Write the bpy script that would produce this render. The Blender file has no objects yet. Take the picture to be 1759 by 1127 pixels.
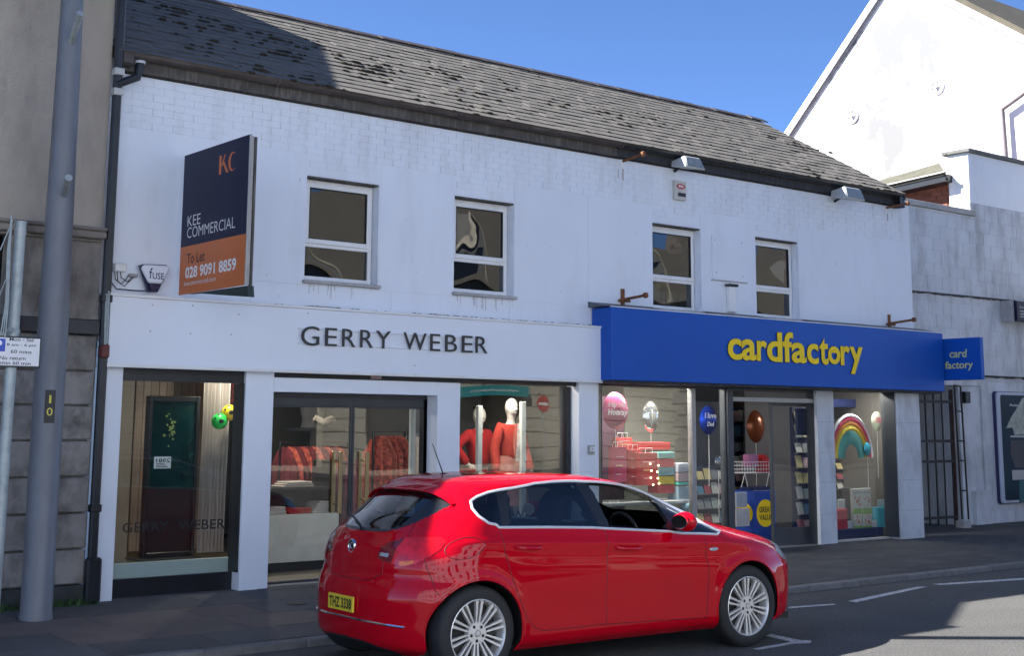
import bpy, bmesh, math, random
import numpy as np
from mathutils import Vector, Matrix
random.seed(7); rng = np.random.default_rng(7)
SC = bpy.context.scene
COL = SC.collection.objects

# ------------------------------------------------------------------ camera, sky, sun, exposure
FPX, CX, CY, PW = 2337.87, 879.5, 355.9, 1759.0
YAW, PITCH, ROLL = math.radians(39.02), math.radians(9.142), math.radians(0.321)
CAM = np.array([0.0, 0.0, 1.77])
_f = np.array([math.sin(YAW)*math.cos(PITCH), math.cos(YAW)*math.cos(PITCH), math.sin(PITCH)])
_r = np.cross(_f, [0, 0, 1]); _r /= np.linalg.norm(_r); _u = np.cross(_r, _f)
_r2 = _r*math.cos(ROLL)+_u*math.sin(ROLL); _u2 = -_r*math.sin(ROLL)+_u*math.cos(ROLL)
cd = bpy.data.cameras.new('camera'); cam = bpy.data.objects.new('camera', cd); COL.link(cam)
cd.sensor_fit = 'HORIZONTAL'; cd.sensor_width = 36.0; cd.lens = FPX/PW*36.0
cd.shift_y = -(563.5-CY)/PW; cd.clip_start = 0.1; cd.clip_end = 1000
mw = Matrix.Identity(4)
for i in range(3):
    mw[i][0] = _r2[i]; mw[i][1] = _u2[i]; mw[i][2] = -_f[i]; mw[i][3] = CAM[i]
cam.matrix_world = mw
SC.camera = cam

SUN = Vector((1.25, -1.0, -1.31)).normalized()      # the way the light travels
W = bpy.data.worlds.new('World'); SC.world = W; W.use_nodes = True
wn = W.node_tree; bg = wn.nodes['Background']
sky = wn.nodes.new('ShaderNodeTexSky'); sky.sky_type = 'NISHITA'; sky.sun_disc = False
sky.sun_elevation = math.asin(-SUN.z); sky.sun_rotation = math.atan2(-SUN.x, -SUN.y)
sky.altitude = 7000; sky.air_density = 1.0; sky.dust_density = 0.0; sky.ozone_density = 6.0
wn.links.new(sky.outputs[0], bg.inputs[0]); bg.inputs[1].default_value = 0.080
sl = bpy.data.lights.new('sun', 'SUN'); sl.energy = 5.0; sl.angle = math.radians(0.5); sl.color = (1.0, 0.965, 0.91)
so = bpy.data.objects.new('sun', sl); COL.link(so); so.rotation_euler = SUN.to_track_quat('-Z', 'Y').to_euler(); so.location = (0, 0, 30)
SC.view_settings.view_transform = 'Standard'; SC.view_settings.look = 'None'
SC.view_settings.exposure = 1.92; SC.view_settings.gamma = 1; SC.view_settings.use_curve_mapping = False
SC.cycles.use_denoising = True
SC.cycles.max_bounces = 10; SC.cycles.transparent_max_bounces = 24

# ------------------------------------------------------------------ measuring: a sight line met with a real plane of the place
def ray(u, v):
    return (u-CX)/FPX*_r2 - (v-CY)/FPX*_u2 + _f
def at(u, v, Y):
    d = ray(u, v); return CAM + d*(Y/d[1])
def onx(u, v, X):
    d = ray(u, v); return CAM + d*(X/d[0])
def onz(u, v, z):
    d = ray(u, v); return CAM + d*((z-CAM[2])/d[2])

# ------------------------------------------------------------------ objects
def tag(o, label=None, cat=None, group=None, kind=None):
    if label: o['label'] = label
    if cat: o['category'] = cat
    if group: o['group'] = group
    if kind: o['kind'] = kind
    return o
def thing(name, loc, label, cat, group=None, rotz=0):
    o = bpy.data.objects.new(name, None); COL.link(o); o.empty_display_size = .1
    o.location = loc; o.rotation_euler = (0, 0, rotz)
    return tag(o, label, cat, group)
def world_of(o):
    m = Matrix.Identity(4)
    chain = []
    while o: chain.append(o); o = o.parent
    for c in reversed(chain):
        m = m @ Matrix.LocRotScale(c.location, c.rotation_euler, c.scale)
    return m
class MB:
    def __init__(s): s.v = []; s.f = []; s.m = []; s.cm = 0
    def add(s, vs, fs):
        b = len(s.v); s.v += [tuple(float(c) for c in p) for p in vs]; s.f += [tuple(b+i for i in f) for f in fs]; s.m += [s.cm]*len(fs); return s
    def box(s, x0, x1, y0, y1, z0, z1):
        if x0 > x1: x0, x1 = x1, x0
        if y0 > y1: y0, y1 = y1, y0
        if z0 > z1: z0, z1 = z1, z0
        return s.add([(x0,y0,z0),(x1,y0,z0),(x1,y1,z0),(x0,y1,z0),(x0,y0,z1),(x1,y0,z1),(x1,y1,z1),(x0,y1,z1)],
              [(0,3,2,1),(4,5,6,7),(0,1,5,4),(1,2,6,5),(2,3,7,6),(3,0,4,7)])
    def hexa(s, p):     # 8 points: bottom 4 (ccw from above), top 4
        return s.add(p, [(0,3,2,1),(4,5,6,7),(0,1,5,4),(1,2,6,5),(2,3,7,6),(3,0,4,7)])
    def tube(s, pts, r, n=10, r1=None, cap=True):
        pts = [Vector(p) for p in pts]; k = len(pts); vs = []; up = None
        for i, p in enumerate(pts):
            t = (pts[min(i+1, k-1)]-pts[max(i-1, 0)]).normalized()
            if up is None: up = Vector((0, 0, 1)) if abs(t.z) < .9 else Vector((1, 0, 0))
            a = t.cross(up).normalized(); b = a.cross(t).normalized(); up = b
            rr = r if r1 is None else r+(r1-r)*i/(k-1)
            for j in range(n):
                an = 2*math.pi*j/n; vs.append(p+(a*math.cos(an)+b*math.sin(an))*rr)
        fs = [(i*n+j, i*n+(j+1) % n, (i+1)*n+(j+1) % n, (i+1)*n+j) for i in range(k-1) for j in range(n)]
        if cap: fs += [tuple(range(n-1, -1, -1)), tuple((k-1)*n+j for j in range(n))]
        return s.add(vs, fs)
    def lathe(s, prof, c, axis='z', n=24):     # prof: (radius, height along axis)
        vs = []; k = len(prof)
        for r, h in prof:
            for j in range(n):
                a = 2*math.pi*j/n; x, y = r*math.cos(a), r*math.sin(a)
                p = {'z': (x, y, h), 'y': (x, h, y), 'x': (h, x, y)}[axis]
                vs.append((c[0]+p[0], c[1]+p[1], c[2]+p[2]))
        return s.add(vs, [(i*n+j, i*n+(j+1) % n, (i+1)*n+(j+1) % n, (i+1)*n+j) for i in range(k-1) for j in range(n)])
    def prism(s, poly, a, b, axis='y'):        # poly in the two other axes, extruded a..b
        n = len(poly); vs = []
        for h in (a, b):
            for p, q in poly: vs.append({'y': (p, h, q), 'x': (h, p, q), 'z': (p, q, h)}[axis])
        return s.add(vs, [tuple(range(n)), tuple(range(2*n-1, n-1, -1))]+[(i, i+n, (i+1) % n+n, (i+1) % n) for i in range(n)])
    def sphere(s, c, r, n=14, m=8, sq=(1, 1, 1)):
        vs = []; 
        for i in range(m+1):
            th = math.pi*i/m
            for j in range(n):
                a = 2*math.pi*j/n
                vs.append((c[0]+r*sq[0]*math.sin(th)*math.cos(a), c[1]+r*sq[1]*math.sin(th)*math.sin(a), c[2]+r*sq[2]*math.cos(th)))
        return s.add(vs, [(i*n+j, (i+1)*n+j, (i+1)*n+(j+1) % n, i*n+(j+1) % n) for i in range(m) for j in range(n)])
    def mesh(s, name, mats, inv=None, bevel=0, smooth=False, fix=True):
        me = bpy.data.meshes.new(name); vs = s.v
        me.from_pydata(vs, [], s.f)
        if inv is not None: me.transform(inv)
        for m in (mats if isinstance(mats, (list, tuple)) else [mats]): me.materials.append(m)
        if any(s.m): me.polygons.foreach_set('material_index', s.m)
        bm = bmesh.new(); bm.from_mesh(me)
        if smooth: bmesh.ops.remove_doubles(bm, verts=bm.verts, dist=1e-5)
        if fix: bmesh.ops.recalc_face_normals(bm, faces=bm.faces)
        if bevel: bmesh.ops.bevel(bm, geom=[e for e in bm.edges if len(e.link_faces) == 2 and e.calc_face_angle(0) > .6], offset=bevel, segments=1, affect='EDGES', clamp_overlap=True)
        if smooth:
            for f in bm.faces: f.smooth = True
            for e in bm.edges:
                if len(e.link_faces) == 2 and e.calc_face_angle(0) > math.radians(40): e.smooth = False
        bm.to_mesh(me); bm.free(); return me
    def build(s, name, mats, parent=None, bevel=0, smooth=False, fix=True):
        inv = world_of(parent).inverted() if parent else None
        o = bpy.data.objects.new(name, s.mesh(name, mats, inv, bevel, smooth, fix)); COL.link(o)
        if parent: o.parent = parent
        return o
def inst(name, me, loc, parent=None, rot=None, scale=None):
    o = bpy.data.objects.new(name, me); COL.link(o)
    p = Vector(loc)
    if parent: o.parent = parent; p = world_of(parent).inverted() @ p
    o.location = p
    if rot: o.rotation_euler = rot
    if scale: o.scale = scale
    return o
def copy_tree(o, parent=None):
    c = o.copy(); COL.link(c); c.parent = parent
    for ch in list(o.children): copy_tree(ch, c)
    return c
def bx(*a): return MB().box(*a)

# ------------------------------------------------------------------ materials
def new_mat(name):
    m = bpy.data.materials.new(name); m.use_nodes = True
    return m, m.node_tree, m.node_tree.nodes['Principled BSDF']
def M(name, col, rough=.6, var=.10, vs=3.0, bump=0.0, bs=60.0, metal=0.0, coat=0.0, objvar=0.0, dirt=None, dscale=(1.5, 1.5, .35), damt=.5, spec=.5, sheen=0, emit=0, fine=0.0, fs=180., dth=(.5, .78)):
    m, nt, b = new_mat(name); N = nt.nodes; L = nt.links
    geo = N.new('ShaderNodeNewGeometry')
    def noise(scale, det=4, vec=None, rgh=.55):
        n = N.new('ShaderNodeTexNoise'); n.inputs['Scale'].default_value = scale; n.inputs['Detail'].default_value = det; n.inputs['Roughness'].default_value = rgh
        L.new(vec or geo.outputs['Position'], n.inputs['Vector']); return n
    def mixc(fac, a, bcol, mode='MIX'):
        x = N.new('ShaderNodeMix'); x.data_type = 'RGBA'; x.blend_type = mode
        if hasattr(fac, 'links'): L.new(fac, x.inputs[0])
        else: x.inputs[0].default_value = fac
        for k, s_ in ((6, a), (7, bcol)):
            if hasattr(s_, 'links'): L.new(s_, x.inputs[k])
            else: x.inputs[k].default_value = (*s_[:3], 1)
        return x.outputs[2]
    cur = tuple(col)
    if var:
        n = noise(vs); lo = tuple(c*(1-var) for c in col); hi = tuple(min(1, c*(1+var)) for c in col)
        r = N.new('ShaderNodeMapRange'); r.inputs[1].default_value = .3; r.inputs[2].default_value = .7; L.new(n.outputs[0], r.inputs[0])
        cur = mixc(r.outputs[0], lo, hi)
    if fine:
        n = noise(fs, 2); r = N.new('ShaderNodeMapRange'); r.inputs[1].default_value = .35; r.inputs[2].default_value = .65; r.inputs[3].default_value = 1-fine; r.inputs[4].default_value = 1+fine
        L.new(n.outputs[0], r.inputs[0]); h = N.new('ShaderNodeVectorMath'); h.operation = 'SCALE'
        if hasattr(cur, 'links'): L.new(cur, h.inputs[0])
        else: h.inputs[0].default_value = cur
        L.new(r.outputs[0], h.inputs['Scale']); cur = h.outputs[0]
    if objvar:
        oi = N.new('ShaderNodeObjectInfo'); r = N.new('ShaderNodeMapRange'); r.inputs[3].default_value = 1-objvar; r.inputs[4].default_value = 1+objvar
        L.new(oi.outputs['Random'], r.inputs[0]); h = N.new('ShaderNodeVectorMath'); h.operation = 'SCALE'
        if hasattr(cur, 'links'): L.new(cur, h.inputs[0])
        else: h.inputs[0].default_value = cur
        L.new(r.outputs[0], h.inputs['Scale']); cur = h.outputs[0]
    if dirt:
        mp = N.new('ShaderNodeMapping'); mp.inputs['Scale'].default_value = dscale; L.new(geo.outputs['Position'], mp.inputs[0])
        n = noise(3.0, 7, mp.outputs[0], .65); r = N.new('ShaderNodeMapRange'); r.inputs[1].default_value = dth[0]; r.inputs[2].default_value = dth[1]; r.inputs[4].default_value = damt
        L.new(n.outputs[0], r.inputs[0]); cur = mixc(r.outputs[0], cur, dirt)
    if hasattr(cur, 'links'): L.new(cur, b.inputs['Base Color'])
    else: b.inputs['Base Color'].default_value = (*cur, 1)
    b.inputs['Roughness'].default_value = rough; b.inputs['Metallic'].default_value = metal
    b.inputs['Coat Weight'].default_value = coat; b.inputs['Coat Roughness'].default_value = .04
    b.inputs['Specular IOR Level'].default_value = spec; b.inputs['Sheen Weight'].default_value = sheen
    if emit:
        b.inputs['Emission Color'].default_value = (*col, 1); b.inputs['Emission Strength'].default_value = emit
    if bump:
        n = noise(bs, 5); bp = N.new('ShaderNodeBump'); bp.inputs['Strength'].default_value = bump; bp.inputs['Distance'].default_value = .02
        L.new(n.outputs[0], bp.inputs['Height']); L.new(bp.outputs[0], b.inputs['Normal'])
    return m
def glass(name, tint=(.9, .93, .92), boost=1.0, wave=0.0, ws=1.2, rough=0.0, base=0.0):
    m = bpy.data.materials.new(name); m.use_nodes = True; nt = m.node_tree; N = nt.nodes; L = nt.links; N.clear()
    out = N.new('ShaderNodeOutputMaterial'); tr = N.new('ShaderNodeBsdfTransparent'); gl = N.new('ShaderNodeBsdfGlossy'); mx = N.new('ShaderNodeMixShader')
    tr.inputs[0].default_value = (*tint, 1); gl.inputs['Roughness'].default_value = rough; gl.inputs['Color'].default_value = (1, 1, 1, 1)
    geo0 = N.new('ShaderNodeNewGeometry'); dt = N.new('ShaderNodeVectorMath'); dt.operation = 'DOT_PRODUCT'
    L.new(geo0.outputs['Normal'], dt.inputs[0]); L.new(geo0.outputs['Incoming'], dt.inputs[1])
    def mth(op, a, b=None, clamp=False):
        x = N.new('ShaderNodeMath'); x.operation = op; x.use_clamp = clamp
        for k, v in ((0, a), (1, b)):
            if v is None: continue
            if hasattr(v, 'links'): L.new(v, x.inputs[k])
            else: x.inputs[k].default_value = v
        return x
    c_ = mth('ABSOLUTE', dt.outputs['Value']); q_ = mth('SUBTRACT', 1.0, c_.outputs[0]); p5 = mth('POWER', q_.outputs[0], 5.0)
    fr = mth('MULTIPLY_ADD', p5.outputs[0], .96); fr.inputs[2].default_value = .04      # Schlick, the same from both faces of a thin pane
    mt = mth('MULTIPLY_ADD', fr.outputs[0], boost, True); mt.inputs[2].default_value = base
    L.new(mt.outputs[0], mx.inputs[0]); L.new(tr.outputs[0], mx.inputs[1]); L.new(gl.outputs[0], mx.inputs[2]); L.new(mx.outputs[0], out.inputs[0])
    if wave:
        geo = N.new('ShaderNodeNewGeometry'); n = N.new('ShaderNodeTexNoise'); n.inputs['Scale'].default_value = ws; n.inputs['Detail'].default_value = 1
        L.new(geo.outputs['Position'], n.inputs['Vector']); bp = N.new('ShaderNodeBump'); bp.inputs['Strength'].default_value = wave; bp.inputs['Distance'].default_value = .1
        L.new(n.outputs[0], bp.inputs['Height']); L.new(bp.outputs[0], gl.inputs['Normal'])
    return m
mt_white = M('white_masonry_paint', (.77, .805, .86), .62, .04, 1.2, .25, 90, dirt=(.42, .40, .36), damt=.35)  # cool cast of the shade is mixed into this white
mt_render = M('white_render_panel', (.77, .805, .865), .55, .03, .8, .10, 60, dirt=(.5, .49, .47), dscale=(1.2, 1.2, .25), damt=.22)  # bluish too, carrying the tint of the shade
mt_fascia = M('white_fascia_sheet', (.79, .83, .90), .32, .02, .7, dirt=(.55, .54, .5), dscale=(.8, .8, .5), damt=.12)  # white plus the blue that the shade gives it
mt_pvc = M('white_pvc', (.80, .80, .79), .35, .03, 4, dirt=(.45, .42, .36), damt=.3)
mt_sill = M('concrete_sill', (.42, .41, .40), .8, .15, 8, .3, 80, dirt=(.15, .14, .13))
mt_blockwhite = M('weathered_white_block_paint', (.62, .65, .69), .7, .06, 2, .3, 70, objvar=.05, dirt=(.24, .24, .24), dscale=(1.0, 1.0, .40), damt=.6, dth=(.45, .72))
mt_gablewhite = M('white_rendered_gable', (.70, .71, .72), .7, .03, .8, .2, 40, dirt=(.175, .18, .182), dscale=(.22, .22, .16), damt=1.0, dth=(.49, .58))
mt_black = M('black_gloss_paint', (.012, .014, .018), .35, .2, 6)
mt_blackmatt = M('black_weathered_board', (.022, .022, .024), .7, .3, 5, dirt=(.14, .13, .12), dscale=(6, 6, 1.2), damt=.5)
mt_brownboard = M('weathered_brown_board', (.075, .066, .058), .75, .3, 5, .2, 50, dirt=(.24, .22, .19), dscale=(7, 7, 1), damt=.7)
mt_gutter = M('brown_plastic_gutter', (.055, .042, .038), .5, .2, 4, dirt=(.2, .18, .16), dscale=(1, 6, 3), damt=.4)
mt_slate = M('grey_slate', (.122, .112, .096), .7, .10, 2.0, .25, 60, objvar=.07, dirt=(.06, .055, .045), dscale=(3, 3, 3), damt=.4)
mt_slate_far = M('grey_slate_far', (.122, .112, .096), .7, .12, 4.5, .25, 60, dirt=(.06, .055, .045), dscale=(3, 3, 3), damt=.4)
mt_moss = M('dark_moss', (.035, .028, .014), .95, .5, 40, .8, 120)
mt_beige = M('beige_render', (.40, .35, .29), .8, .05, .9, .35, 120, dirt=(.20, .175, .15), dscale=(1.1, 1.1, .35), damt=.6, dth=(.45, .75))
mt_stone = M('grey_stone_band', (.24, .215, .19), .8, .15, 2.2, .3, 70, dirt=(.06, .054, .048), dscale=(1.2, 1.2, .6), damt=.9, dth=(.42, .68))
mt_block = M('grey_stone_block', (.27, .25, .23), .8, .1, 3, .35, 80, objvar=.1, dirt=(.075, .066, .058), dscale=(1.5, 1.5, 1.2), damt=.85, dth=(.42, .68))
mt_darkbase = M('dark_plinth', (.03, .032, .034), .7, .4, 6, .3, 60, dirt=(.06, .09, .04), dscale=(3, 3, 3), damt=.5)
mt_navyband = M('black_stone_band', (.03, .03, .034), .5, .3, 3)
mt_asphalt = M('road_asphalt', (.095, .093, .088), .9, .16, .7, .8, 200, fine=.55, fs=60, dirt=(.06, .06, .06), dscale=(.6, .6, .6), damt=.5)
mt_footway = M('footway_asphalt', (.052, .052, .055), .88, .18, 1.6, .5, 300, fine=.35, fs=70, dirt=(.10, .10, .10), dscale=(.6, 1.6, .8), damt=.7, dth=(.48, .70))
mt_slab = M('paving_slab', (.083, .082, .084), .85, .12, 4, .3, 150, objvar=.16, dirt=(.05, .05, .052), dscale=(1.5, 1.5, 1.5), damt=.5)
mt_slabpink = M('pinkish_paving_slab', (.125, .098, .088), .85, .12, 4, .3, 150, objvar=.1, dirt=(.06, .055, .052), dscale=(1.5, 1.5, 1.5), damt=.5)
mt_kerb = M('granite_kerb', (.17, .165, .16), .8, .15, 9, .4, 200, objvar=.12, dirt=(.07, .07, .068), dscale=(2, 2, 2), damt=.6)
mt_line = M('road_paint', (.60, .60, .58), .75, .1, 8, .3, 200, dirt=(.12, .12, .12), dscale=(9, 9, 9), damt=.8, dth=(.48, .62))
mt_lamp = M('grey_painted_steel', (.145, .155, .175), .45, .08, 3, dirt=(.09, .085, .08), dscale=(6, 6, 1), damt=.5)
mt_galv = M('galvanised_steel', (.33, .37, .37), .5, .2, 12, metal=.3, dirt=(.5, .5, .48), dscale=(10, 10, 3), damt=.5)
mt_rust = M('rusty_steel', (.19, .075, .03), .85, .5, 30, .5, 80)
mt_cffascia = M('royal_blue_sheet', (.006, .085, .43), .45, .05, .8, spec=.3)
mt_yellow = M('yellow_sign_face', (.98, .68, .02), .5, .03, 3, spec=.2)
mt_letter = M('dark_bronze_letter', (.03, .028, .026), .4, .1, 5)
mt_navy = M('board_navy', (.010, .013, .045), .5, .05, 3, spec=.3)
mt_orange = M('board_orange', (.62, .15, .03), .4, .05, 2)
mt_whitep = M('print_white', (.85, .85, .85), .5, 0)
mt_blackp = M('print_black', (.01, .01, .012), .5, 0)
mt_alu = M('aluminium_frame', (.35, .35, .34), .4, .1, 5, metal=.5)
mt_greyframe = M('dark_grey_door_frame', (.045, .05, .058), .4, .15, 4)
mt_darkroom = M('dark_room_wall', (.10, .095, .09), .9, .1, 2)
mt_brick = M('red_brick', (.17, .060, .035), .85, .15, 6, .3, 80, objvar=.2)
mt_gl_shop = glass('shop_window_glass', (.93, .95, .94), 1.1, .04, .7)
mt_gl_upper = glass('upper_window_glass', (.45, .47, .48), 1.9, .13, 1.1)
mt_gl_car = glass('car_window_glass', (.22, .27, .28), 1.9)

# ------------------------------------------------------------------ lettering
_glyph = {}
def glyph(ch, off):
    k = (ch, off)
    if k not in _glyph:
        c = bpy.data.curves.new('glyph', 'FONT'); c.body = ch; c.size = 1; c.offset = off; c.resolution_u = 4; c.fill_mode = 'FRONT'
        o = bpy.data.objects.new('glyph', c); COL.link(o)
        me = bpy.data.meshes.new_from_object(o)
        v = np.array([p.co[:2] for p in me.vertices]) if len(me.vertices) else np.zeros((0, 2))
        f = [tuple(p.vertices) for p in me.polygons]
        # outline edges for the side walls
        cnt = {}
        for fc in f:
            for i in range(len(fc)):
                e = (fc[i], fc[(i+1) % len(fc)]); cnt[e] = cnt.get(e, 0)+1
        rim = [e for e in cnt if (e[1], e[0]) not in cnt]
        bpy.data.objects.remove(o); bpy.data.curves.remove(c); bpy.data.meshes.remove(me)
        _glyph[k] = (v, f, rim)
    return _glyph[k]
def put_glyph(mb, g, org, xd, up, x0, x1, z0, z1, depth, box=None, slant=0):
    v, f, rim = g
    if not len(v): return
    if box is None: box = (v[:, 0].min(), v[:, 0].max(), v[:, 1].min(), v[:, 1].max())
    n = xd.cross(up); vs = []
    for h in (depth, 0.0):
        for p in v:
            a = x0+(x1-x0)*(p[0]-box[0])/(box[1]-box[0]); b = z0+(z1-z0)*(p[1]-box[2])/(box[3]-box[2])
            vs.append(org+xd*(a+slant*(b-z0))+up*b+n*h)
    k = len(v); fs = list(f)
    if depth > 0: fs += [(e[1], e[0], e[0]+k, e[1]+k) for e in rim]
    else: vs = vs[:k]
    mb.add(vs, fs)
def text_layout(body, off):
    """list of (glyph, dx) and the box of the whole line"""
    c = bpy.data.curves.new('line', 'FONT'); c.size = 1; c.offset = off; c.fill_mode = 'FRONT'; c.resolution_u = 3; c.body = body
    o = bpy.data.objects.new('line', c); COL.link(o); me = bpy.data.meshes.new_from_object(o)
    v = np.array([p.co[:2] for p in me.vertices]); f = [tuple(p.vertices) for p in me.polygons]
    cnt = set()
    for fc in f:
        for i in range(len(fc)): cnt.add((fc[i], fc[(i+1) % len(fc)]))
    rim = [e for e in cnt if (e[1], e[0]) not in cnt]
    bpy.data.objects.remove(o); bpy.data.curves.remove(c); bpy.data.meshes.remove(me)
    return v, f, rim
def line(mb, body, org, xd, up, w, h=None, depth=0.0, off=0.0, mirror=False, slant=0):
    """one line of lettering, its lower left corner at org, w metres wide"""
    g = text_layout(body, off); v = g[0]; b = (v[:, 0].min(), v[:, 0].max(), v[:, 1].min(), v[:, 1].max())
    if h is None: h = w*(b[3]-b[2])/(b[1]-b[0])
    xd = Vector(xd); up = Vector(up); org = Vector(org)
    put_glyph(mb, g, org, xd, up, (w if mirror else 0), (0 if mirror else w), 0, h, depth, b, slant)
XD, UP, XS = (1, 0, 0), (0, 0, 1), (0, -1, 0)
# ------------------------------------------------------------------ planes of the street (metres; Y away from the camera)
YW, YP, YF, YG, YCF, YK = 12.62, 12.54, 12.44, 12.72, 12.24, 9.86
def zpav(Y): return .06+.08*min(max((Y-YK)/2.64, 0), 1)
XL = 5.12
# ------------------------------------------------------------------ ground, road, kerb, pavement
g = bx(-90, 150, -90, 120, -.6, -.02).build('ground', mt_asphalt); tag(g, kind='structure')
mb = MB(); mb.box(-40, 90, -12.0, 9.86, -.3, 0); road = tag(mb.build('road', mt_asphalt), kind='structure')
mb = MB()   # footway, falling to the kerb
xs = (9.6, 90)
mb.hexa([(xs[0], 10.0, -.2), (xs[1], 10.0, -.2), (xs[1], 13.6, -.2), (xs[0], 13.6, -.2), (xs[0], 10.0, zpav(10.0)), (xs[1], 10.0, zpav(10.0)), (xs[1], 13.6, .14+.0), (xs[0], 13.6, .14)])
mb = MB()
mb.add([(9.6, 10.0, zpav(10)), (90, 10.0, zpav(10)), (90, 12.5, .14), (9.6, 12.5, .14), (9.6, 19, .14), (90, 19, .14)], [(0, 1, 2, 3), (3, 2, 5, 4)])
mb.add([(-30, 10.0, zpav(10)-.012), (9.6, 10.0, zpav(10)-.012), (9.6, 12.5, .128), (-30, 12.5, .128), (-30, 19, .128), (9.6, 19, .128)], [(0, 1, 2, 3), (3, 2, 5, 4)])
pave = tag(mb.build('pavement', mt_footway), kind='structure')
# kerb stones
sy = MB().box(0, .898, 0, .14, -.25, 0).mesh('kerb_stone', mt_kerb, bevel=.012)
kerb = tag(bx(-30, 90, YK+.01, YK+.13, -.3, .045).build('kerb', mt_kerb), kind='structure')
for i in range(-2, 30):
    inst('kerb_stone', sy, (-.4+i*.9, YK, .062+random.uniform(-.003, .003)), kerb)
# paving slabs on the left half
rows = [(10.0, .55), (10.55, .62), (11.17, .62), (11.79, .60), (12.39, .40)]
slab_me = {}
for ri, (y0, dy) in enumerate(rows):
    x = 1.2+(ri % 2)*.37; k = 0
    while x < 9.55:
        w = random.choice((.6, .75, .9, .9))
        if x+w > 9.6: w = 9.6-x
        pink = (ri in (1, 2)) and (4.3 < x+w/2 < 6.3)
        mbs = MB(); za, zb = zpav(y0), zpav(y0+dy)
        e = .004; mbs.hexa([(0, e, -.05), (w-.008, e, -.05), (w-.008, dy-e, -.05), (0, dy-e, -.05), (0, e, 0), (w-.008, e, 0), (w-.008, dy-e, zb-za), (0, dy-e, zb-za)])
        o = inst('paving_slab', mbs.mesh('paving_slab', mt_slabpink if pink else mt_slab), (x, y0, za+random.uniform(-.0015, .0025)), pave)
        x += w
# inspection cover
t = mb = MB(); mb.lathe([(0, .006), (.09, .006), (.10, 0)], (6.75, 11.5, zpav(11.5)+.003), n=20)
tag(mb.build('stop_tap_cover', mt_blackmatt), 'small dark round stop tap cover set in the pink paving slab', 'cover')
# painted road lines
def px5(a, b): return (1340+a*.2382, 880+b*.2382)
def px3(a, b): return (1200+a/4.755, 890+b/4.755)
lines = [[px5(60, 685), px5(385, 662), px5(405, 670), px5(60, 696)], [px5(488, 643), px5(985, 540), px5(1058, 540), px5(550, 652)],
         [px5(1100, 520), px5(2300, 440), px5(2300, 455), px5(1150, 528)],
         [px3(545, 965), px3(590, 950), px3(830, 1000), px3(920, 1005), px3(915, 1025), px3(780, 1030), px3(490, 1080), px3(440, 1070), px3(760, 1015)]]
labs = ['short white bay line running out from under the red car towards the kerb', 'thick slanting white road line between the two thin bay lines', 'long thin white bay line beside the kerb towards the right', 'white arrow shaped bay mark on the road by the front wheel of the red car']
for q, lab in zip(lines, labs):
    mb = MB(); vs = [onz(u, v, .005) for u, v in q]; mb.add(vs, [tuple(range(len(vs)))])
    tag(mb.build('road_marking', mt_line, fix=False), kind='structure')
for o in [o for o in bpy.data.objects if o.name.startswith('road_marking')]: o.data.flip_normals() if o.data.polygons[0].normal.z < 0 else None
# ------------------------------------------------------------------ the white two storey building
XR = at(1561, 345, YW)[0]
main = thing('shop_building', (XL, YW, 0.14), 'white painted two storey building with slate roof over two shops', 'building')
ZP = at(300, 229, YW)[2]
ZE = at(640, 194.7, 12.56)[2]                      # underside of the eaves board
def span(l0, l1, r0, r1, Y):
    a = [at(*q, Y) for q in (l0, l1)]; b = [at(*q, Y) for q in (r0, r1)]
    return (a[0][0]+a[1][0])/2, (b[0][0]+b[1][0])/2, (a[1][2]+b[1][2])/2, (a[0][2]+b[0][2])/2
wins = [span((528, 300), (523, 480), (649, 317), (651, 492), YW), span((782, 337), (779, 502), (882, 349), (884, 509), YW),
        span((1121, 382), (1122, 530), (1203, 393), (1206, 541), YW), span((1297, 405), (1301, 548), (1370, 416), (1374, 555), YW)]
ztop = sum(w[3] for w in wins)/4; zbot = sum(w[2] for w in wins[:2])/2
wins = [(a, b, zbot, ztop) for a, b, c, d in wins]
def wall_cols(mb, x0, x1, z0, z1, y0, y1, ops):
    xs = sorted({x0, x1, *[o[0] for o in ops], *[o[1] for o in ops]})
    for a, b in zip(xs[:-1], xs[1:]):
        zs = [z0]
        for o in sorted(ops, key=lambda o: o[2]):
            if o[0] <= a+1e-6 and o[1] >= b-1e-6: zs += [o[2], o[3]]
        zs.append(z1)
        for i in range(0, len(zs), 2):
            if zs[i+1]-zs[i] > 1e-4: mb.box(a, b, y0, y1, zs[i], zs[i+1])
mb = MB(); wall_cols(mb, XL, XR, 2.55, ZE+.12, YW+.0055, YW+.30, wins)
mb.box(XL, XL+.2, YW+.31, 17, .14, ZE+.1); mb.box(XR-.2, XR, YW+.31, 18.4, .14, ZE+.1)
mb.build('wall', mt_white, main)
# smooth panels below ZP between the windows, standing flush with the brick faces above
xsP = [XL+.03]+[q for w in wins for q in (w[0], w[1])]+[XR-.02]
seamx = [(XL+.03, wins[0][0]-.004), (wins[0][1]+.02, wins[1][0]-.004), (wins[1][1]+.004, wins[2][0]-1.15), (wins[2][0]-1.142, wins[2][0]-.003), (wins[2][1]+.003, wins[3][0]-.003), (wins[3][1]+.003, XR-.01)]
for a, b in seamx:
    bx(a, b, YW, YW+.005, wins[0][2]-.05, ZP-.009).build('render_panel', mt_render, main)
x = XL+.03
zlow = at(640, 512, YW)[2]-.35
for wd in (1.6, 1.75, 1.7, 1.6, 1.75, 1.3, 1.1, 1.4, 9):
    x1 = min(x+wd, XR-.01)
    if x1-x > .1: bx(x, x1-.008, YW, YW+.005, zlow, wins[0][2]-.056).build('render_panel', mt_render, main)
    x = x1
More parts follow.
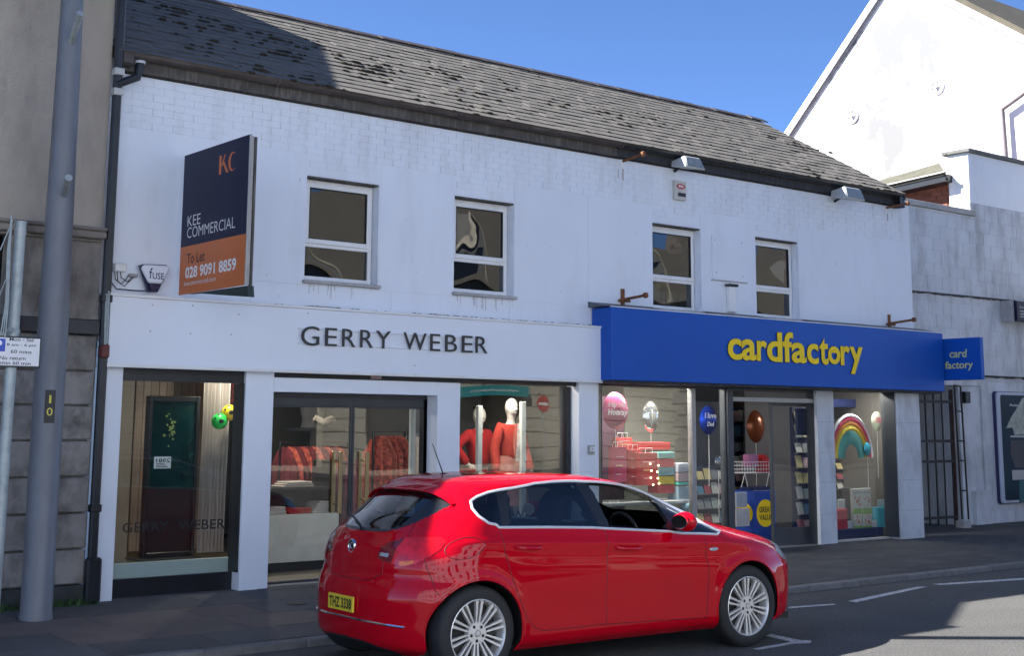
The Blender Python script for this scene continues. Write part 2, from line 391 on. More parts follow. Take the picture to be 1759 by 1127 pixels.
# painted bricks: the band over the windows; the nearest 300 singly, the rest joined
bme = MB().box(0, .2195, 0, .014, 0, .0705).mesh('painted_brick', mt_white)
course = .0735; nz = int((ZE-.005-ZP)/course); pos = []
for r in range(nz+1):
    z = ZP+r*course; x = XL+.02-(.11 if r % 2 else 0)
    while x < XR-.02:
        if x > XL and x+.214 < XR: pos.append((x, z))
        x += .223
for w in wins:      # bricks between panel top and window head
    r = 1
    while ZP-r*course > w[3]+.03:
        x = w[0]-(.05 if r % 2 else 0)+.03
        while x+.2 < w[1]-.03: pos.append((x, ZP-r*course)); x += .223
        r += 1
pos.sort(key=lambda p: p[0])
for x, z in pos[:300]: inst('painted_brick', bme, (x, YW+random.uniform(-.0012, .001), z), main)
mb = MB()
for x, z in pos[300:]: d = random.uniform(-.0012, .001); mb.box(x, x+.2195, YW+d, YW+.014, z, z+.0705)
o = mb.build('painted_brickwork', mt_white, main, fix=False); o['kind'] = 'stuff'
# windows
def upper_window(k, w):
    x0, x1, z0, z1 = w; Y = YW+.12; t = .055
    mb = MB(); mb.box(x0+.01, x0+t, Y, Y+.06, z0+.02, z1-.02); mb.box(x1-t, x1-.01, Y, Y+.06, z0+.02, z1-.02)
    zt = z0+(z1-z0)*.36
    mb.box(x0+t, x1-t, Y, Y+.06, z1-.02-.045, z1-.02); mb.box(x0+t, x1-t, Y, Y+.06, z0+.02, z0+.06); mb.box(x0+t, x1-t, Y, Y+.06, zt-.03, zt+.012)
    f = mb.build('window', mt_pvc, main, bevel=.004)
    mb = MB(); s = .052; a, b, c, d = x0+t-.012, x1-t+.012, zt+.006, z1-.055      # opening light, standing proud
    mb.box(a, a+s, Y-.022, Y+.02, c, d); mb.box(b-s, b, Y-.022, Y+.02, c, d); mb.box(a+s, b-s, Y-.022, Y+.02, d-s, d); mb.box(a+s, b-s, Y-.022, Y+.02, c, c+s)
    mb.build('sash', mt_pvc, f, bevel=.004)
    mb = MB()
    for (p, q, r, e) in ((a+s, a+s+.008, c+s, d-s), (b-s-.008, b-s, c+s, d-s)): mb.box(p, q, Y-.024, Y+.0, r, e)
    mb.box(a+s+.008, b-s-.008, Y-.024, Y, d-s-.008, d-s); mb.box(a+s+.008, b-s-.008, Y-.024, Y, c+s, c+s+.008)
    mb.build('gasket', mt_blackp, f)
    bx(a+s+.004, b-s-.004, Y-.006, Y, c+s, d-s).build('pane', mt_gl_upper, f)
    bx(x0+t+.001, x1-t-.001, Y+.02, Y+.028, z0+.061, zt-.031).build('pane', mt_gl_upper, f)
    bx(x0, x1, YW+.0125, YW+.118, z1-.018, z1-.001).build('head_trim', mt_brownboard, f)
    bx(x0-.03, x1+.02, YW-.055, YW+.118, z0-.035, z0-.0005).build('window_sill', mt_sill, f, bevel=.006)
for k, w in enumerate(wins): upper_window(k, w)
# upstairs room behind the windows
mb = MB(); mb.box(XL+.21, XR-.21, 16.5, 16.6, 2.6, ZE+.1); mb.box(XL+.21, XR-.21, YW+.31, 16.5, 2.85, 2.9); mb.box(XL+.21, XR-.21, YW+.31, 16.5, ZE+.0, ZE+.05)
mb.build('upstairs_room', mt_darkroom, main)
# eaves: brown weathered board on the left, black on the right; gutter in front
xmid = at(1066, 270, 12.5)[0]; xsE = XL+.1; XE = at(1560, 333, 12.38)[0]
bx(xsE, xmid-.004, 12.555, 12.61, ZE, ZE+.165).build('eaves_board', mt_brownboard, main)
bx(xmid, XE-.02, 12.555, 12.61, ZE, ZE+.165).build('eaves_board', mt_blackmatt, main)
bx(xsE, XE-.02, 12.611, YW+.02, ZE-.02, ZE+.16).build('soffit', mt_blackmatt, main)
def half_gutter(x0, x1, m):
    mb = MB(); n = 9; vs = []
    for x in (x0, x1):
        for r in (.056, .050):
            for i in range(n):
                a = math.pi+math.pi*i/(n-1); vs.append((x, 12.49+r*math.cos(a), ZE+.165+r*math.sin(a)*1.05))
    fs = []
    for i in range(n-1):
        fs += [(i, i+1, 2*n+i+1, 2*n+i), (n+i, 3*n+i, 3*n+i+1, n+i+1), (i, n+i, n+i+1, i+1), (2*n+i, 2*n+i+1, 3*n+i+1, 3*n+i)]
    fs += [(0, 2*n, 3*n, n), (n-1, 2*n-1, 4*n-1, 3*n-1)]
    return mb.add(vs, fs).build('gutter', m, main, smooth=True)
xg = [xsE-.05, 6.9, 9.3, xmid, 14.6, XE-.03]
for i in range(5): half_gutter(xg[i], xg[i+1]-.006, mt_gutter if i < 3 else mt_black)
mb = MB()
for x in xg[1:-1]: mb.tube([(x, 12.49+.06*math.cos(a), ZE+.165+.062*math.sin(a)) for a in np.linspace(math.pi, 2*math.pi, 9)], .012, 6)
mb.build('gutter_joint', mt_gutter, main)
bx(xsE-.06, xsE+.08, 12.43, 12.57, ZE+.03, ZE+.16).build('gutter_end', mt_gutter, main, bevel=.02)
# roof
ZS = at(640, 166, 12.42)[2]; YS = 12.42             # lower edge of the slates
dverge = onx(1300, 206, XE); YR, ZR = dverge[1], dverge[2]
sl = Vector((0, YR-YS, ZR-ZS)); LEN = sl.length; sl.normalize(); nrm = Vector((0, -sl.z, sl.y)); PITCHR = math.atan2(sl.z, sl.y)
mb = MB(); dn = nrm*-.03
P0 = Vector((0, YS+.05, ZS))+dn+sl*.05; P1 = Vector((0, YR, ZR))+dn
mb.hexa([(XL, P0.y, P0.z-.04), (XE-.03, P0.y, P0.z-.04), (XE-.03, P1.y, P1.z-.04), (XL, P1.y, P1.z-.04), (XL, P0.y, P0.z), (XE-.03, P0.y, P0.z), (XE-.03, P1.y, P1.z), (XL, P1.y, P1.z)])
yb = 2*YR-P0.y
mb.hexa([(XL, P1.y+.002, P1.z-.04), (XE-.03, P1.y+.002, P1.z-.04), (XE-.03, yb, P0.z-.04), (XL, yb, P0.z-.04), (XL, P1.y+.002, P1.z), (XE-.03, P1.y+.002, P1.z), (XE-.03, yb, P0.z), (XL, yb, P0.z)])
roof = mb.build('roof', mt_slate_far, main)
mb = MB(); mb.prism([(YW+.1, ZE+.13), (yb, ZE+.13), (YR, ZR-.12)], XR-.2, XR-.02, 'x'); mb.build('gable_wall', mt_white, main)
NC = 18; ex = LEN/NC; SWd = .262
sm = MB().box(0, SWd-.0025, 0, ex*1.9, 0, .006).mesh('roof_slate', mt_slate)
cells = []
for r in range(NC):
    x = XL+(.13 if r % 2 else 0)
    while x < XE-.02:
        cells.append((x, r)); x += SWd
cells.sort(key=lambda c: c[0]+.12*c[1])
tilt = PITCHR-math.atan2(.009, ex*1.0)
mbS = MB()
for k, (x, r) in enumerate(cells):
    wd = min(SWd, XE-x)-.0025
    p = Vector((x, YS, ZS))+sl*(r*ex)+nrm*(.012+random.uniform(-.002, .004)); rz = random.uniform(-.004, .004)
    if k < 300:
        inst('slate', sm, p, roof, rot=(tilt+random.uniform(-.002, .002), 0, rz))
    elif random.random() > .004:
        m_ = Matrix.Translation(p) @ Matrix.Rotation(tilt+random.uniform(-.002, .002), 4, 'X') @ Matrix.Rotation(rz, 4, 'Z')
        lg = min(ex*1.9, LEN-r*ex)
        pts = [m_ @ Vector(q) for q in ((0, 0, 0), (wd, 0, 0), (wd, lg, 0), (0, lg, 0), (0, 0, .006), (wd, 0, .006), (wd, lg, .006), (0, lg, .006))]
        mbS.hexa(pts)
o = mbS.build('slate_courses', mt_slate_far, roof, fix=False); o['kind'] = 'stuff'
# moss cushions along the slate edges
mbm = MB()
def moss(x, s, r):
    p = Vector((x, YS, ZS))+sl*s+nrm*.022
    k = len(mbm.v); mbm.sphere((0, 0, 0), 1, 7, 4)
    q = [random.uniform(.7, 1.3) for _ in range(3)]
    for i in range(k, len(mbm.v)):
        a = Vector(mbm.v[i]); a = Vector((a.x*r*1.7*q[0], a.y*r*.8*q[1], a.z*r*.42*q[2]))*(1+random.uniform(-.2, .2))
        a = Matrix.Rotation(PITCHR, 3, 'X') @ a; mbm.v[i] = tuple(p+a)
for c in range(46):
    cx = random.uniform(XL+.2, XE-.2); cs = LEN*(random.random()**1.7)*.85
    if c < 22: cx = random.uniform(XL+.6, XL+5.2); cs = random.uniform(.05, LEN*.6)
    for _ in range(random.randint(2, 11)):
        r_ = round((cs+random.gauss(0, .12))/ex); moss(cx+random.gauss(0, .22), max(.01, r_*ex-.01), random.uniform(.014, .036))
for c in range(110): moss(random.uniform(XL, XE-.1), round(random.random()**1.4*(NC-1))*ex-.005, random.uniform(.008, .02))
o = mbm.build('moss', mt_moss, roof, smooth=True); o['kind'] = 'stuff'
# ridge tiles
x = XL; rt = MB().prism([(-.13, -.075), (0, 0), (.13, -.075), (.12, -.09), (0, -.018), (-.12, -.09)], 0, .44, 'x').mesh('ridge_tile', mt_gutter)
while x < XE-.55: inst('ridge_tile', rt, (x, YR, ZR+.045+random.uniform(-.004, .004)), roof); x += .45
inst('ridge_tile', rt, (x, YR, ZR+.055), roof, rot=(0, .02, .03))
# verge strip at the right gable
mb = MB(); a = Vector((0, YS, ZS))+nrm*-.02; b = Vector((0, YR, ZR))+nrm*-.02
mb.hexa([(XE-.028, a.y, a.z-.06), (XE+.0, a.y, a.z-.06), (XE, b.y, b.z-.06), (XE-.028, b.y, b.z-.06), (XE-.028, a.y, a.z+.02), (XE, a.y, a.z+.02), (XE, b.y, b.z+.02), (XE-.028, b.y, b.z+.02)])
mb.build('verge_strip', mt_blackmatt, main)
# lead flashing streaks against the gutter end, and the angled outlet
bx(XE-.12, XE-.0, 12.44, 12.6, ZE-.05, ZE+.13).build('eaves_end', mt_black, main, bevel=.01)
# downpipe between the two buildings
dpx = at(199, 200, 12.45)[0]
dp = thing('downpipe', (dpx, 12.46, .14), 'black downpipe with pale collars at the left end of the white building', 'drainpipe')
bx(dpx-.04, dpx+.04, 12.42, 12.49, .45, 6.2).build('pipe', mt_black, dp, bevel=.015)
for v in (122, 157): z = at(199, v, 12.44)[2]; bx(dpx-.05, dpx+.05, 12.405, 12.5, z-.035, z+.035).build('collar', M('pale_collar', (.5, .5, .48), .6), dp, bevel=.006)
for z in (2.95, 1.0): bx(dpx-.05, dpx+.05, 12.41, 12.5, z-.04, z+.03).build('bracket', mt_black, dp, bevel=.006)
q0, q1, q2 = at(241, 108, 12.45), at(236, 132, 12.45), at(207, 142, 12.45)
MB().tube([q0, (q0+q1)/2, q1, q2, q2+np.array([-.04, 0, -.02])], .042, 10).build('elbow', mt_black, dp, smooth=True)
MB().tube([q0+np.array([0, 0, -.005]), q0+np.array([0, 0, .02])], .05, 12).build('outlet_ring', M('pale_ring', (.6, .6, .6), .6), dp)
bx(dpx-.06, dpx+.08, 12.4, 12.5, .14, .55).build('shoe', mt_black, dp, bevel=.02)
# ------------------------------------------------------------------ ground floor: fascias, piers, frames
def vx(u, v, u2, v2, Y): return (at(u, v, Y)[0]+at(u2, v2, Y)[0])/2
fx0, fx1 = at(181, 560, YF)[0], at(1047, 600, YF)[0]
fz0, fz1 = at(600, 642, YF)[2], at(600, 531, YF)[2]
GZ = .135
def pier(x0, x1, y0, z1, m=mt_fascia, name='pier', y1=YG+.05):
    return bx(x0, x1, y0, y1, GZ-.02, z1).build(name, m, main, bevel=.004)
p1 = (vx(179, 640, 160, 1030, YP), vx(212, 653, 191.5, 1030, YP))
p2 = (vx(425.7, 648, 407.5, 1014, YP), vx(470.5, 650, 460, 1005, YP))
p3 = (at(751.8, 700, YP)[0], at(790.5, 700, YP)[0])
p4 = (at(994.5, 700, YP)[0], at(1030, 700, YP)[0])
for a, b in (p1, p2): pier(a, b, YP, fz0-.001)
pier(p3[0], p3[1], YP, fz0-.06); pier(p4[0], p4[1]-.03, YP, fz0-.001)
bx(p4[1]-.027, p4[1]+.0, YP+.02, YG+.2, GZ, fz0).build('cover_strip', mt_pvc, main)
hz = at(470, 673, YP)[2]
bx(p2[1]+.001, p3[0]-.001, YP, YG+.1, hz, fz0-.06).build('door_head', mt_fascia, main)
bx(p1[1]+.001, p4[0]-.001, YP+.045, YG-.05, fz0-.055, fz0-.0005).build('black_head', mt_black, main)
bx(p1[1]+.001, p2[0]-.001, YP+.05, YG-.05, fz0-.13, fz0-.056).build('black_head', mt_black, main)
# fascia box over the left shop
sg = thing('shop_fascia', (fx0, YF, fz0), 'long white fascia board with dark raised letters over the clothes shop', 'shop sign')
bx(fx0, fx1, YF, YW-.002, fz0, fz1-.028).build('board', mt_fascia, sg, bevel=.004)
bx(fx0-.012, fx1+.004, YF-.016, YW-.002, fz1-.0275, fz1).build('top_trim', mt_pvc, sg, bevel=.003)
bx(fx0-.006, fx1+.002, YF-.010, YF+.02, fz0-.012, fz0+.022).build('bottom_trim', mt_pvc, sg, bevel=.003)
z5 = lambda a, b: (440+a*.35247, 560+b*.35247)
GW = [('G', 212, 300), ('E', 329, 386), ('R', 412, 476), ('R', 500, 562), ('Y', 577, 648), ('W', 711, 822), ('E', 841, 889), ('B', 914, 971), ('E', 995, 1047), ('R', 1062, 1119)]
za = at(*z5(440, 102), YF)[2]; zb = at(*z5(440, 13), YF)[2]
zt2, zb2 = at(*z5(1090, 55), YF)[2], at(*z5(1090, 134), YF)[2]; zb = (zb+zt2)/2; za = (za+zb2)/2
for ch, a, b in GW:
    x0 = at(*z5(a, 60), YF)[0]; x1 = at(*z5(b, 60), YF)[0]; mb = MB()
    put_glyph(mb, glyph(ch, -.004), Vector((0, YF-.027, 0)), Vector(XD), Vector(UP), x0, x1, za-(.006 if ch == 'G' else 0), zb+(.006 if ch == 'G' else 0), .010)
    mb.build('letter', mt_letter, sg, fix=False)
    for q in ((x0+x1)/2-.02, (x0+x1)/2+.02): pass
xa, xb = at(*z5(205, 60), YF)[0], at(*z5(1122, 60), YF)[0]
mb = MB(); mb.box(xa, xb, YF-.022, YF-.001, za+.012, za+.022); mb.box(xa, xb, YF-.022, YF-.001, zb-.024, zb-.014); mb.build('letter_rail', mt_fascia, sg)
for u, v in ((262, 524), (331, 525), (410, 540), (258, 569), (327, 573), (397, 575), (529, 538), (712, 628)):
    p = at(u, v, YF); MB().lathe([(.0, -.006), (.008, -.005), (.008, 0)], (p[0], YF, p[2]), 'y', 8).build('screw_cap', mt_sill, sg)
p = at(648, 648, YP); bx(p[0]-.07, p[0]+.07, YP+.02, YP+.044, p[2]-.02, p[2]+.015).build('closer_box', M('pinkish_plate', (.4, .28, .26), .6), main)
# leaf litter and dirt on top of the fascia
mb = MB()
for i in range(170):
    x = random.choice([random.uniform(fx0+2.2, fx0+2.6), random.uniform(fx0+3.6, fx1-.2), random.uniform(fx0+1.5, fx1)]); mb.sphere((x, YF+random.uniform(.01, .12), fz1+.004), random.uniform(.008, .022), 5, 3, (1.6, 1, .5))
tag(mb.build('roof_litter', mt_moss), kind='stuff')
# blue fascia box over the right shop
cx0 = at(1051, 600, YCF)[0]; cx1 = at(1621, 620, YCF)[0]
cz1, cz0 = (at(1052, 527, YCF)[2]+at(1621, 573, YCF)[2])/2, (at(1052, 655, YCF)[2]+at(1621, 671, YCF)[2])/2
sb = thing('shop_fascia', (cx0, YCF, cz0), 'long blue fascia box with yellow lower case letters over the card shop', 'shop sign')
bx(cx0, cx1, YCF, YW-.02, cz0, cz1).build('blue_box', mt_cffascia, sb, bevel=.006)
bx(cx0-.001, cx1+.001, YCF-.004, YCF+.03, cz1+.0005, cz1+.012).build('top_edge', mt_pvc, sb)
lead = M('lead_flashing', (.10, .11, .125), .6, .2, 4)
for a, b in ((cx0-.05, wins[2][0]-.05), (wins[2][1]+.02, wins[3][0]-.03), (wins[3][1]+.02, cx1+.0)):
    mb = MB(); mb.prism([(YCF+.04, cz1+.0125), (YW-.003, cz1+.0125), (YW-.003, cz1+.085)], a, b, 'x'); mb.build('lead_flashing', lead, sb)
bx(cx0+.02, cx1-.02, YCF+.03, YG, cz0-.035, cz0-.001).build('soffit_board', mt_blackmatt, sb)
z7 = lambda a, b: (1240+a*.14781, 570+b*.14781)
CF = [('c', 62, 222, 80, 328), ('a', 222, 392, 88, 335), ('r', 400, 516, 105, 340), ('d', 518, 694, 5, 350), ('f', 702, 822, 5, 355), ('a', 803, 975, 128, 366), ('c', 983, 1115, 140, 376), ('t', 1130, 1230, 80, 384), ('o', 1228, 1368, 170, 378), ('r', 1374, 1480, 168, 392), ('y', 1484, 1634, 178, 494)]
for ch, a, b, t_, bo in CF:
    m_ = (a+b)/2; mb = MB(); x0 = at(*z7(a, bo), YCF)[0]; x1 = at(*z7(b, bo), YCF)[0]
    zt_, zb_ = at(*z7(m_, t_), YCF)[2], at(*z7(m_, bo), YCF)[2]
    put_glyph(mb, glyph(ch, .024), Vector((0, YCF-.014, 0)), Vector(XD), Vector(UP), x0, x1, zb_, zt_, .006)
    lt_ = mb.build('letter', mt_yellow, sb, fix=False); mb = MB(); put_glyph(mb, glyph(ch, .034), Vector((0, YCF-.008, 0)), Vector(XD), Vector(UP), x0-.004, x1+.005, zb_-.005, zt_+.004, .006); mb.build('letter_back', mt_letter, lt_, fix=False)
    if ch == 'o':
        w_, h_ = x1-x0, zt_-zb_
        MB().prism([(x0+w_*.24, zb_+h_*.64), (x0+w_*.78, zb_+h_*.62), (x0+w_*.78, zb_+h_*.78), (x0+w_*.24, zb_+h_*.80)], YCF-.0195, YCF-.003).build('letter_bar', mt_yellow, sb)
# projecting double sided sign at the right end
px_ = cx1+.06
sp = thing('projecting_sign', (px_, YCF, cz0), 'small square blue sign sticking out at right angles past the end of the blue fascia', 'sign')
A, B = onx(1683, 579, px_), onx(1685, 652, px_)
bx(px_, px_+.09, A[1], YCF+.3, B[2], A[2]).build('sign_box', mt_cffascia, sp, bevel=.008)
mb = MB(); c0 = onx(1631, 616, px_); c1 = onx(1660, 616, px_)
q = lambda u, v: onx(u, v, px_)
line(mb, 'card', q(1631, 615)-np.array([.002, 0, 0]), XS, UP, abs(q(1660, 612)[1]-q(1631, 615)[1]), abs(q(1645, 601)[2]-q(1645, 615)[2]), .003, .02, slant=.12)
line(mb, 'factory', q(1623, 638)-np.array([.002, 0, 0]), XS, UP, abs(q(1671, 636)[1]-q(1623, 638)[1]), abs(q(1645, 619)[2]-q(1645, 636)[2]), .003, .02, slant=.12)
mb.build('lettering', M('pale_yellow_letter', (.62, .62, .25), .4, 0), sp, fix=False)
# ------------------------------------------------------------------ glazing of the left shop
def pane(name, x0, x1, z0, z1, y, par, m=None): return bx(x0, x1, y, y+.010, z0, z1).build(name, m or mt_gl_shop, par)
def frame(x0, x1, z0, z1, y, par, m, t=.05, d=.06, name='frame', sides='lrtb'):
    mb = MB()
    if 'l' in sides: mb.box(x0, x0+t, y, y+d, z0, z1)
    if 'r' in sides: mb.box(x1-t, x1, y, y+d, z0, z1)
    if 't' in sides: mb.box(x0+t, x1-t, y, y+d, z1-t, z1)
    if 'b' in sides: mb.box(x0+t, x1-t, y, y+d, z0, z0+t)
    return mb.build(name, m, par, bevel=.003)
xb1 = vx(413, 660, 396, 1000, YG)
sz = (at(195, 995, YG)[2]+at(395, 983, YG)[2])/2
sw = bx(p1[1]+.001, p2[0]-.001, YG-.03, YG+.06, GZ, sz).build('stall_riser', mt_black, main, bevel=.004)
fr = bx(p2[0]-.014, p2[0]-.001, YP+.03, YG+.055, sz+.001, fz0-.131).build('window_frame', mt_black, main); xb1 = p2[0]-.015
pane('pane', p1[1]-.05, xb1, sz+.001, fz0-.131, YG, fr)
bx(p1[1]+.0, p1[1]+.012, YG-.02, YG+.03, sz+.001, fz0-.131).build('window_frame', mt_black, main)
# third bay (mannequin window)
xb3 = at(970, 700, YG)[0]; xb3b = at(982, 700, YG)[0]
bx(p3[1], p4[0], YG-.03, YG+.06, GZ, sz).build('stall_riser', mt_black, main)
fr = bx(xb3, xb3b, YG-.03, YG+.08, sz+.001, fz0-.06).build('window_frame', mt_black, main)
bx(xb3b+.001, p4[0]+.0, YG-.02, YG+.1, sz, fz0-.06).build('reveal', mt_fascia, main)
pane('pane', p3[1]-.05, xb3, sz+.001, fz0-.056, YG, fr)
def vinyl(x0, w, z, lab):
    o = thing('window_lettering', (x0, YG-.002, z), lab, 'window lettering')
    for word, a, b in (('GERRY', 0, .44), ('WEBER', .53, 1.0)): mb = MB(); line(mb, word, (x0+w*a, YG-.002, z), XD, UP, w*(b-a), .095, 0, .006); mb.build('word', mt_blackp, o, fix=False)
vinyl(at(210, 915, YG)[0], at(386, 905, YG)[0]-at(210, 912, YG)[0], at(300, 912, YG)[2], 'dark shop name lettering stuck low on the glass of the leftmost shop window')
vinyl(at(800, 893, YG)[0], at(945, 890, YG)[0]-at(800, 893, YG)[0], at(870, 893, YG)[2], 'dark shop name lettering on the mannequin window, seen through the car')
# door bay
YD = YG+.02
dx0, dx1 = p2[1]+.001, p3[0]-.001
dr = frame(dx0, dx1, GZ+.0, hz-.001, YD, main, mt_greyframe, .045, .09, 'door_frame', 'lrt')
mt_bronze = M('bronze_handle', (.36, .27, .14), .35, .1, 5, metal=.7)
xr2 = at(738, 740, YD)[0]
bx(xr2, dx1-.046, YD, YD+.08, GZ+.01, hz-.046).build('frame_post', mt_black, main)
bx(dx0+.046, xr2-.001, YD+.01, YD+.08, hz-.13, hz-.047).build('door_track', mt_greyframe, main)
xm = at(607, 760, YD)[0]; zd = hz-.131
for k, (a, b) in enumerate(((dx0+.046, xm-.004), (xm+.004, xr2-.001))):
    lf = frame(a, b, GZ+.012, zd, YD+.02, main, mt_greyframe, .022, .04, 'glass_door', 'lrtb')
    pane('pane', a+.022, b-.022, GZ+.034, zd-.022, YD+.035, lf)
hu = ((578, 590, 776, 880), (624, 636, 776, 872))
for k, (a, b, t_, bo) in enumerate(hu):
    mbh = MB(); X_, Z1_, Z0_ = at((a+b)/2, 800, YD-.04)[0], at(a, t_, YD-.04)[2], at(a, bo+3, YD-.04)[2]
    for yy in (YD-.05, YD+.085): mbh.box(X_-.022, X_+.022, yy-.012, yy+.012, Z0_, Z1_)
    for zz in (Z0_+.1, Z1_-.1): mbh.tube([(X_, YD-.05, zz), (X_, YD+.085, zz)], .012, 8)
    mbh.build('pull_handle', mt_bronze, main, bevel=.003)
bx(dx0, dx1, YD-.1, YD+.2, GZ-.02, GZ+.01).build('door_sill', mt_alu, main)
# small key switch on the pier by the card shop
a = at(1009, 765, YP); b = at(1019, 781, YP)
ks = thing('key_switch', (a[0], YP, b[2]), 'small grey shutter key switch on the white pier between the shops', 'switch')
bx(a[0], b[0], YP-.03, YP-.001, b[2], a[2]).build('case', mt_alu, ks, bevel=.004); bx(a[0]+.015, b[0]-.01, YP-.034, YP-.0305, b[2]+.04, a[2]-.02).build('face', mt_whitep, ks)
MB().lathe([(0, -.040), (.008, -.039), (.009, -.0345)], ((a[0]+b[0])/2, YP, (a[2]+b[2])/2+.01), 'y', 8).build('keyhole', mt_blackp, ks)
# ------------------------------------------------------------------ card shop front
YC5, YC6 = 12.56, 12.44; YGC = 12.66
c5 = (vx(1405, 680, 1408, 930, YC5), vx(1430, 680, 1441, 930, YC5)); c6 = (vx(1538, 673, 1550, 925, YC6), vx(1577, 672, 1590, 924, YC6))
bx(c5[0], c5[1], YC5, YGC+.05, GZ, cz0-.036).build('pier', mt_blockwhite, main, bevel=.005)
bx(c6[0], c6[1], YC6, YGC+.05, GZ-.01, cz0-.036).build('pier', mt_blockwhite, main, bevel=.005)
mb = MB()
for (a, b), y in ((c5, YC5), (c6, YC6)):
    for z in (.55, 1.0, 1.42, 1.85): mb.box(a-.0, b+.0, y-.0012, y+.001, z, z+.006)
mb.build('mortar_joint', mt_sill, main)
xa = at(1030.5, 700, YGC)[0]; xd0 = at(1246, 750, YGC)[0]; xd1 = at(1256, 750, YGC)[0]; xd2 = at(1402, 750, YGC)[0]
ctop = cz0-.036; csill = GZ+.09
bx(xa, xd0, YGC-.03, YGC+.08, GZ-.01, csill).build('stall_riser', mt_greyframe, main)
fr = frame(xa, xd0, csill+.001, ctop, YGC-.02, main, mt_greyframe, .022, .06, 'window_frame', 'lrt')
xm1 = at(1186, 740, YGC)[0]; xm2 = at(1193, 740, YGC)[0]
bx(xm1, xm2, YGC-.03, YGC+.05, csill+.001, ctop-.023).build('mullion', mt_alu, fr, bevel=.003)
pane('pane', xa+.022, xm1, csill+.002, ctop-.023, YGC, fr); pane('pane', xm2, xd0-.022, csill+.002, ctop-.023, YGC, fr)
bx(xd0+.001, xd1, YGC-.05, YGC+.10, GZ, ctop).build('door_post', mt_greyframe, main, bevel=.004)
bx(xd2, c5[0]-.001, YGC-.05, YGC+.10, GZ, ctop).build('door_post', mt_greyframe, main, bevel=.004)
zh = at(1325, 691, YGC)[2]; zh2 = at(1325, 684, YGC)[2]
bx(xd1+.001, xd2-.001, YGC-.04, YGC+.08, zh, zh2).build('transom_bar', mt_alu, main)
hd = bx(xd1+.001, xd2-.001, YGC-.02, YGC+.06, ctop-.03, ctop).build('door_head', mt_greyframe, main)
pane('transom_pane', xd1+.002, xd2-.002, zh2+.001, ctop-.031, YGC, hd)
xl0 = at(1324, 760, YGC+.1)[0]
lf = frame(xl0, xd2-.002, GZ+.01, zh-.012, YGC+.09, main, mt_greyframe, .035, .045, 'sliding_door', 'lrt')
bx(xl0+.036, xd2-.038, YGC+.09, YGC+.13, GZ+.01, at(1360, 908, YGC)[2]).build('kick_rail', mt_greyframe, lf)
pane('pane', xl0+.035, xd2-.037, at(1360, 908, YGC)[2], zh-.047, YGC+.105, lf)
bx(xd1, xd2, YGC-.12, YGC+.3, GZ-.02, GZ+.006).build('door_sill', mt_alu, main)
# right hand window of the card shop
xw1 = at(1526, 800, YGC)[0]; csz = at(1480, 926, YGC)[2]
bx(c5[1], c6[0], YGC-.04, YGC+.06, GZ-.01, csz).build('stall_riser', mt_sill, main)
fr = bx(c6[0]-.014, c6[0]-.001, YC6+.03, YGC+.055, csz+.001, ctop).build('window_frame', mt_greyframe, main); xw1 = c6[0]-.015
pane('pane', c5[1]-.03, xw1, csz+.001, ctop, YGC, fr)
# ------------------------------------------------------------------ rooms behind the glass
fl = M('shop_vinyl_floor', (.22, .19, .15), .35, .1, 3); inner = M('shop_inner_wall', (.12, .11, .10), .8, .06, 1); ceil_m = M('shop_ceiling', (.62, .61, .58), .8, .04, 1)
xs_ = (p1[0]+.02, p4[1]-.1)
mb = MB(); mb.box(xs_[0], xs_[1], YG+.1, 19.5, GZ-.06, GZ+.004); mb.build('shop_floor', fl, main)
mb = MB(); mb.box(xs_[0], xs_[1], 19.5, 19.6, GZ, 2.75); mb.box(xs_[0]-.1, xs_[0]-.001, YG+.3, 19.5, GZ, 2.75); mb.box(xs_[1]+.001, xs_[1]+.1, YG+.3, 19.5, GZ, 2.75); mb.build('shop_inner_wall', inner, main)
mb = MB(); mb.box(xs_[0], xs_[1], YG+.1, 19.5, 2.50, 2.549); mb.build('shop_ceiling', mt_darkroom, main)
xt = (p4[1]-.0, c6[1]-.03)
bx(xt[0], xt[1], YGC+.1, 19.5, GZ-.06, GZ+.004).build('shop_floor', M('card_shop_floor', (.12, .12, .13), .4, .1, 3), main)
mb = MB(); mb.box(xt[0], xt[1], 17.5, 17.6, GZ, 2.75); mb.box(xt[1]+.001, xt[1]+.03, YG+.4, 17.5, GZ, 2.75); mb.build('shop_inner_wall', inner, main)
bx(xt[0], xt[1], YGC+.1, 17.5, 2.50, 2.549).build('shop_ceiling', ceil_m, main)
# lit ceiling spots and tubes (seen glowing through the glass)
lampm = M('lit_lamp_face', (1.0, .93, .80), .5, 0, emit=9)
def lamp(x, y, z, r, label, e):
    o = thing('ceiling_spot', (x, y, z), label, 'ceiling light', 'lit spots in the shop ceilings')
    MB().lathe([(r*.8, 0), (r, -.02), (r, -.03), (0, -.03)], (x, y, z), 'z', 16).build('rim', mt_pvc, o)
    MB().lathe([(0, -.034), (r*.8, -.034), (r*.8, -.031)], (x, y, z), 'z', 16).build('lens', lampm, o)
    l = bpy.data.lights.new('spot_glow', 'AREA'); l.shape = 'DISK'; l.size = r*1.5; l.energy = e; l.color = (1, .9, .76)
    lo = bpy.data.objects.new('spot_glow', l); COL.link(lo); lo.parent = o; lo.location = (0, 0, -.045)
p = at(403, 664, 13.0); lamp(p[0]-.1, 13.0, 2.5, .06, 'small lit spot in the ceiling behind the leftmost shop window', 3)
p = at(862, 684, 12.95); lamp(p[0], 12.95, 2.5, .05, 'small lit spot in the ceiling over the mannequins', 6)
lamp(7.9, 14.2, 2.5, .06, 'small lit spot in the ceiling inside the glass doors', 8)
lamp(11.6, 15.4, 2.5, .06, 'small lit spot in the ceiling deep inside the clothes shop', 8)
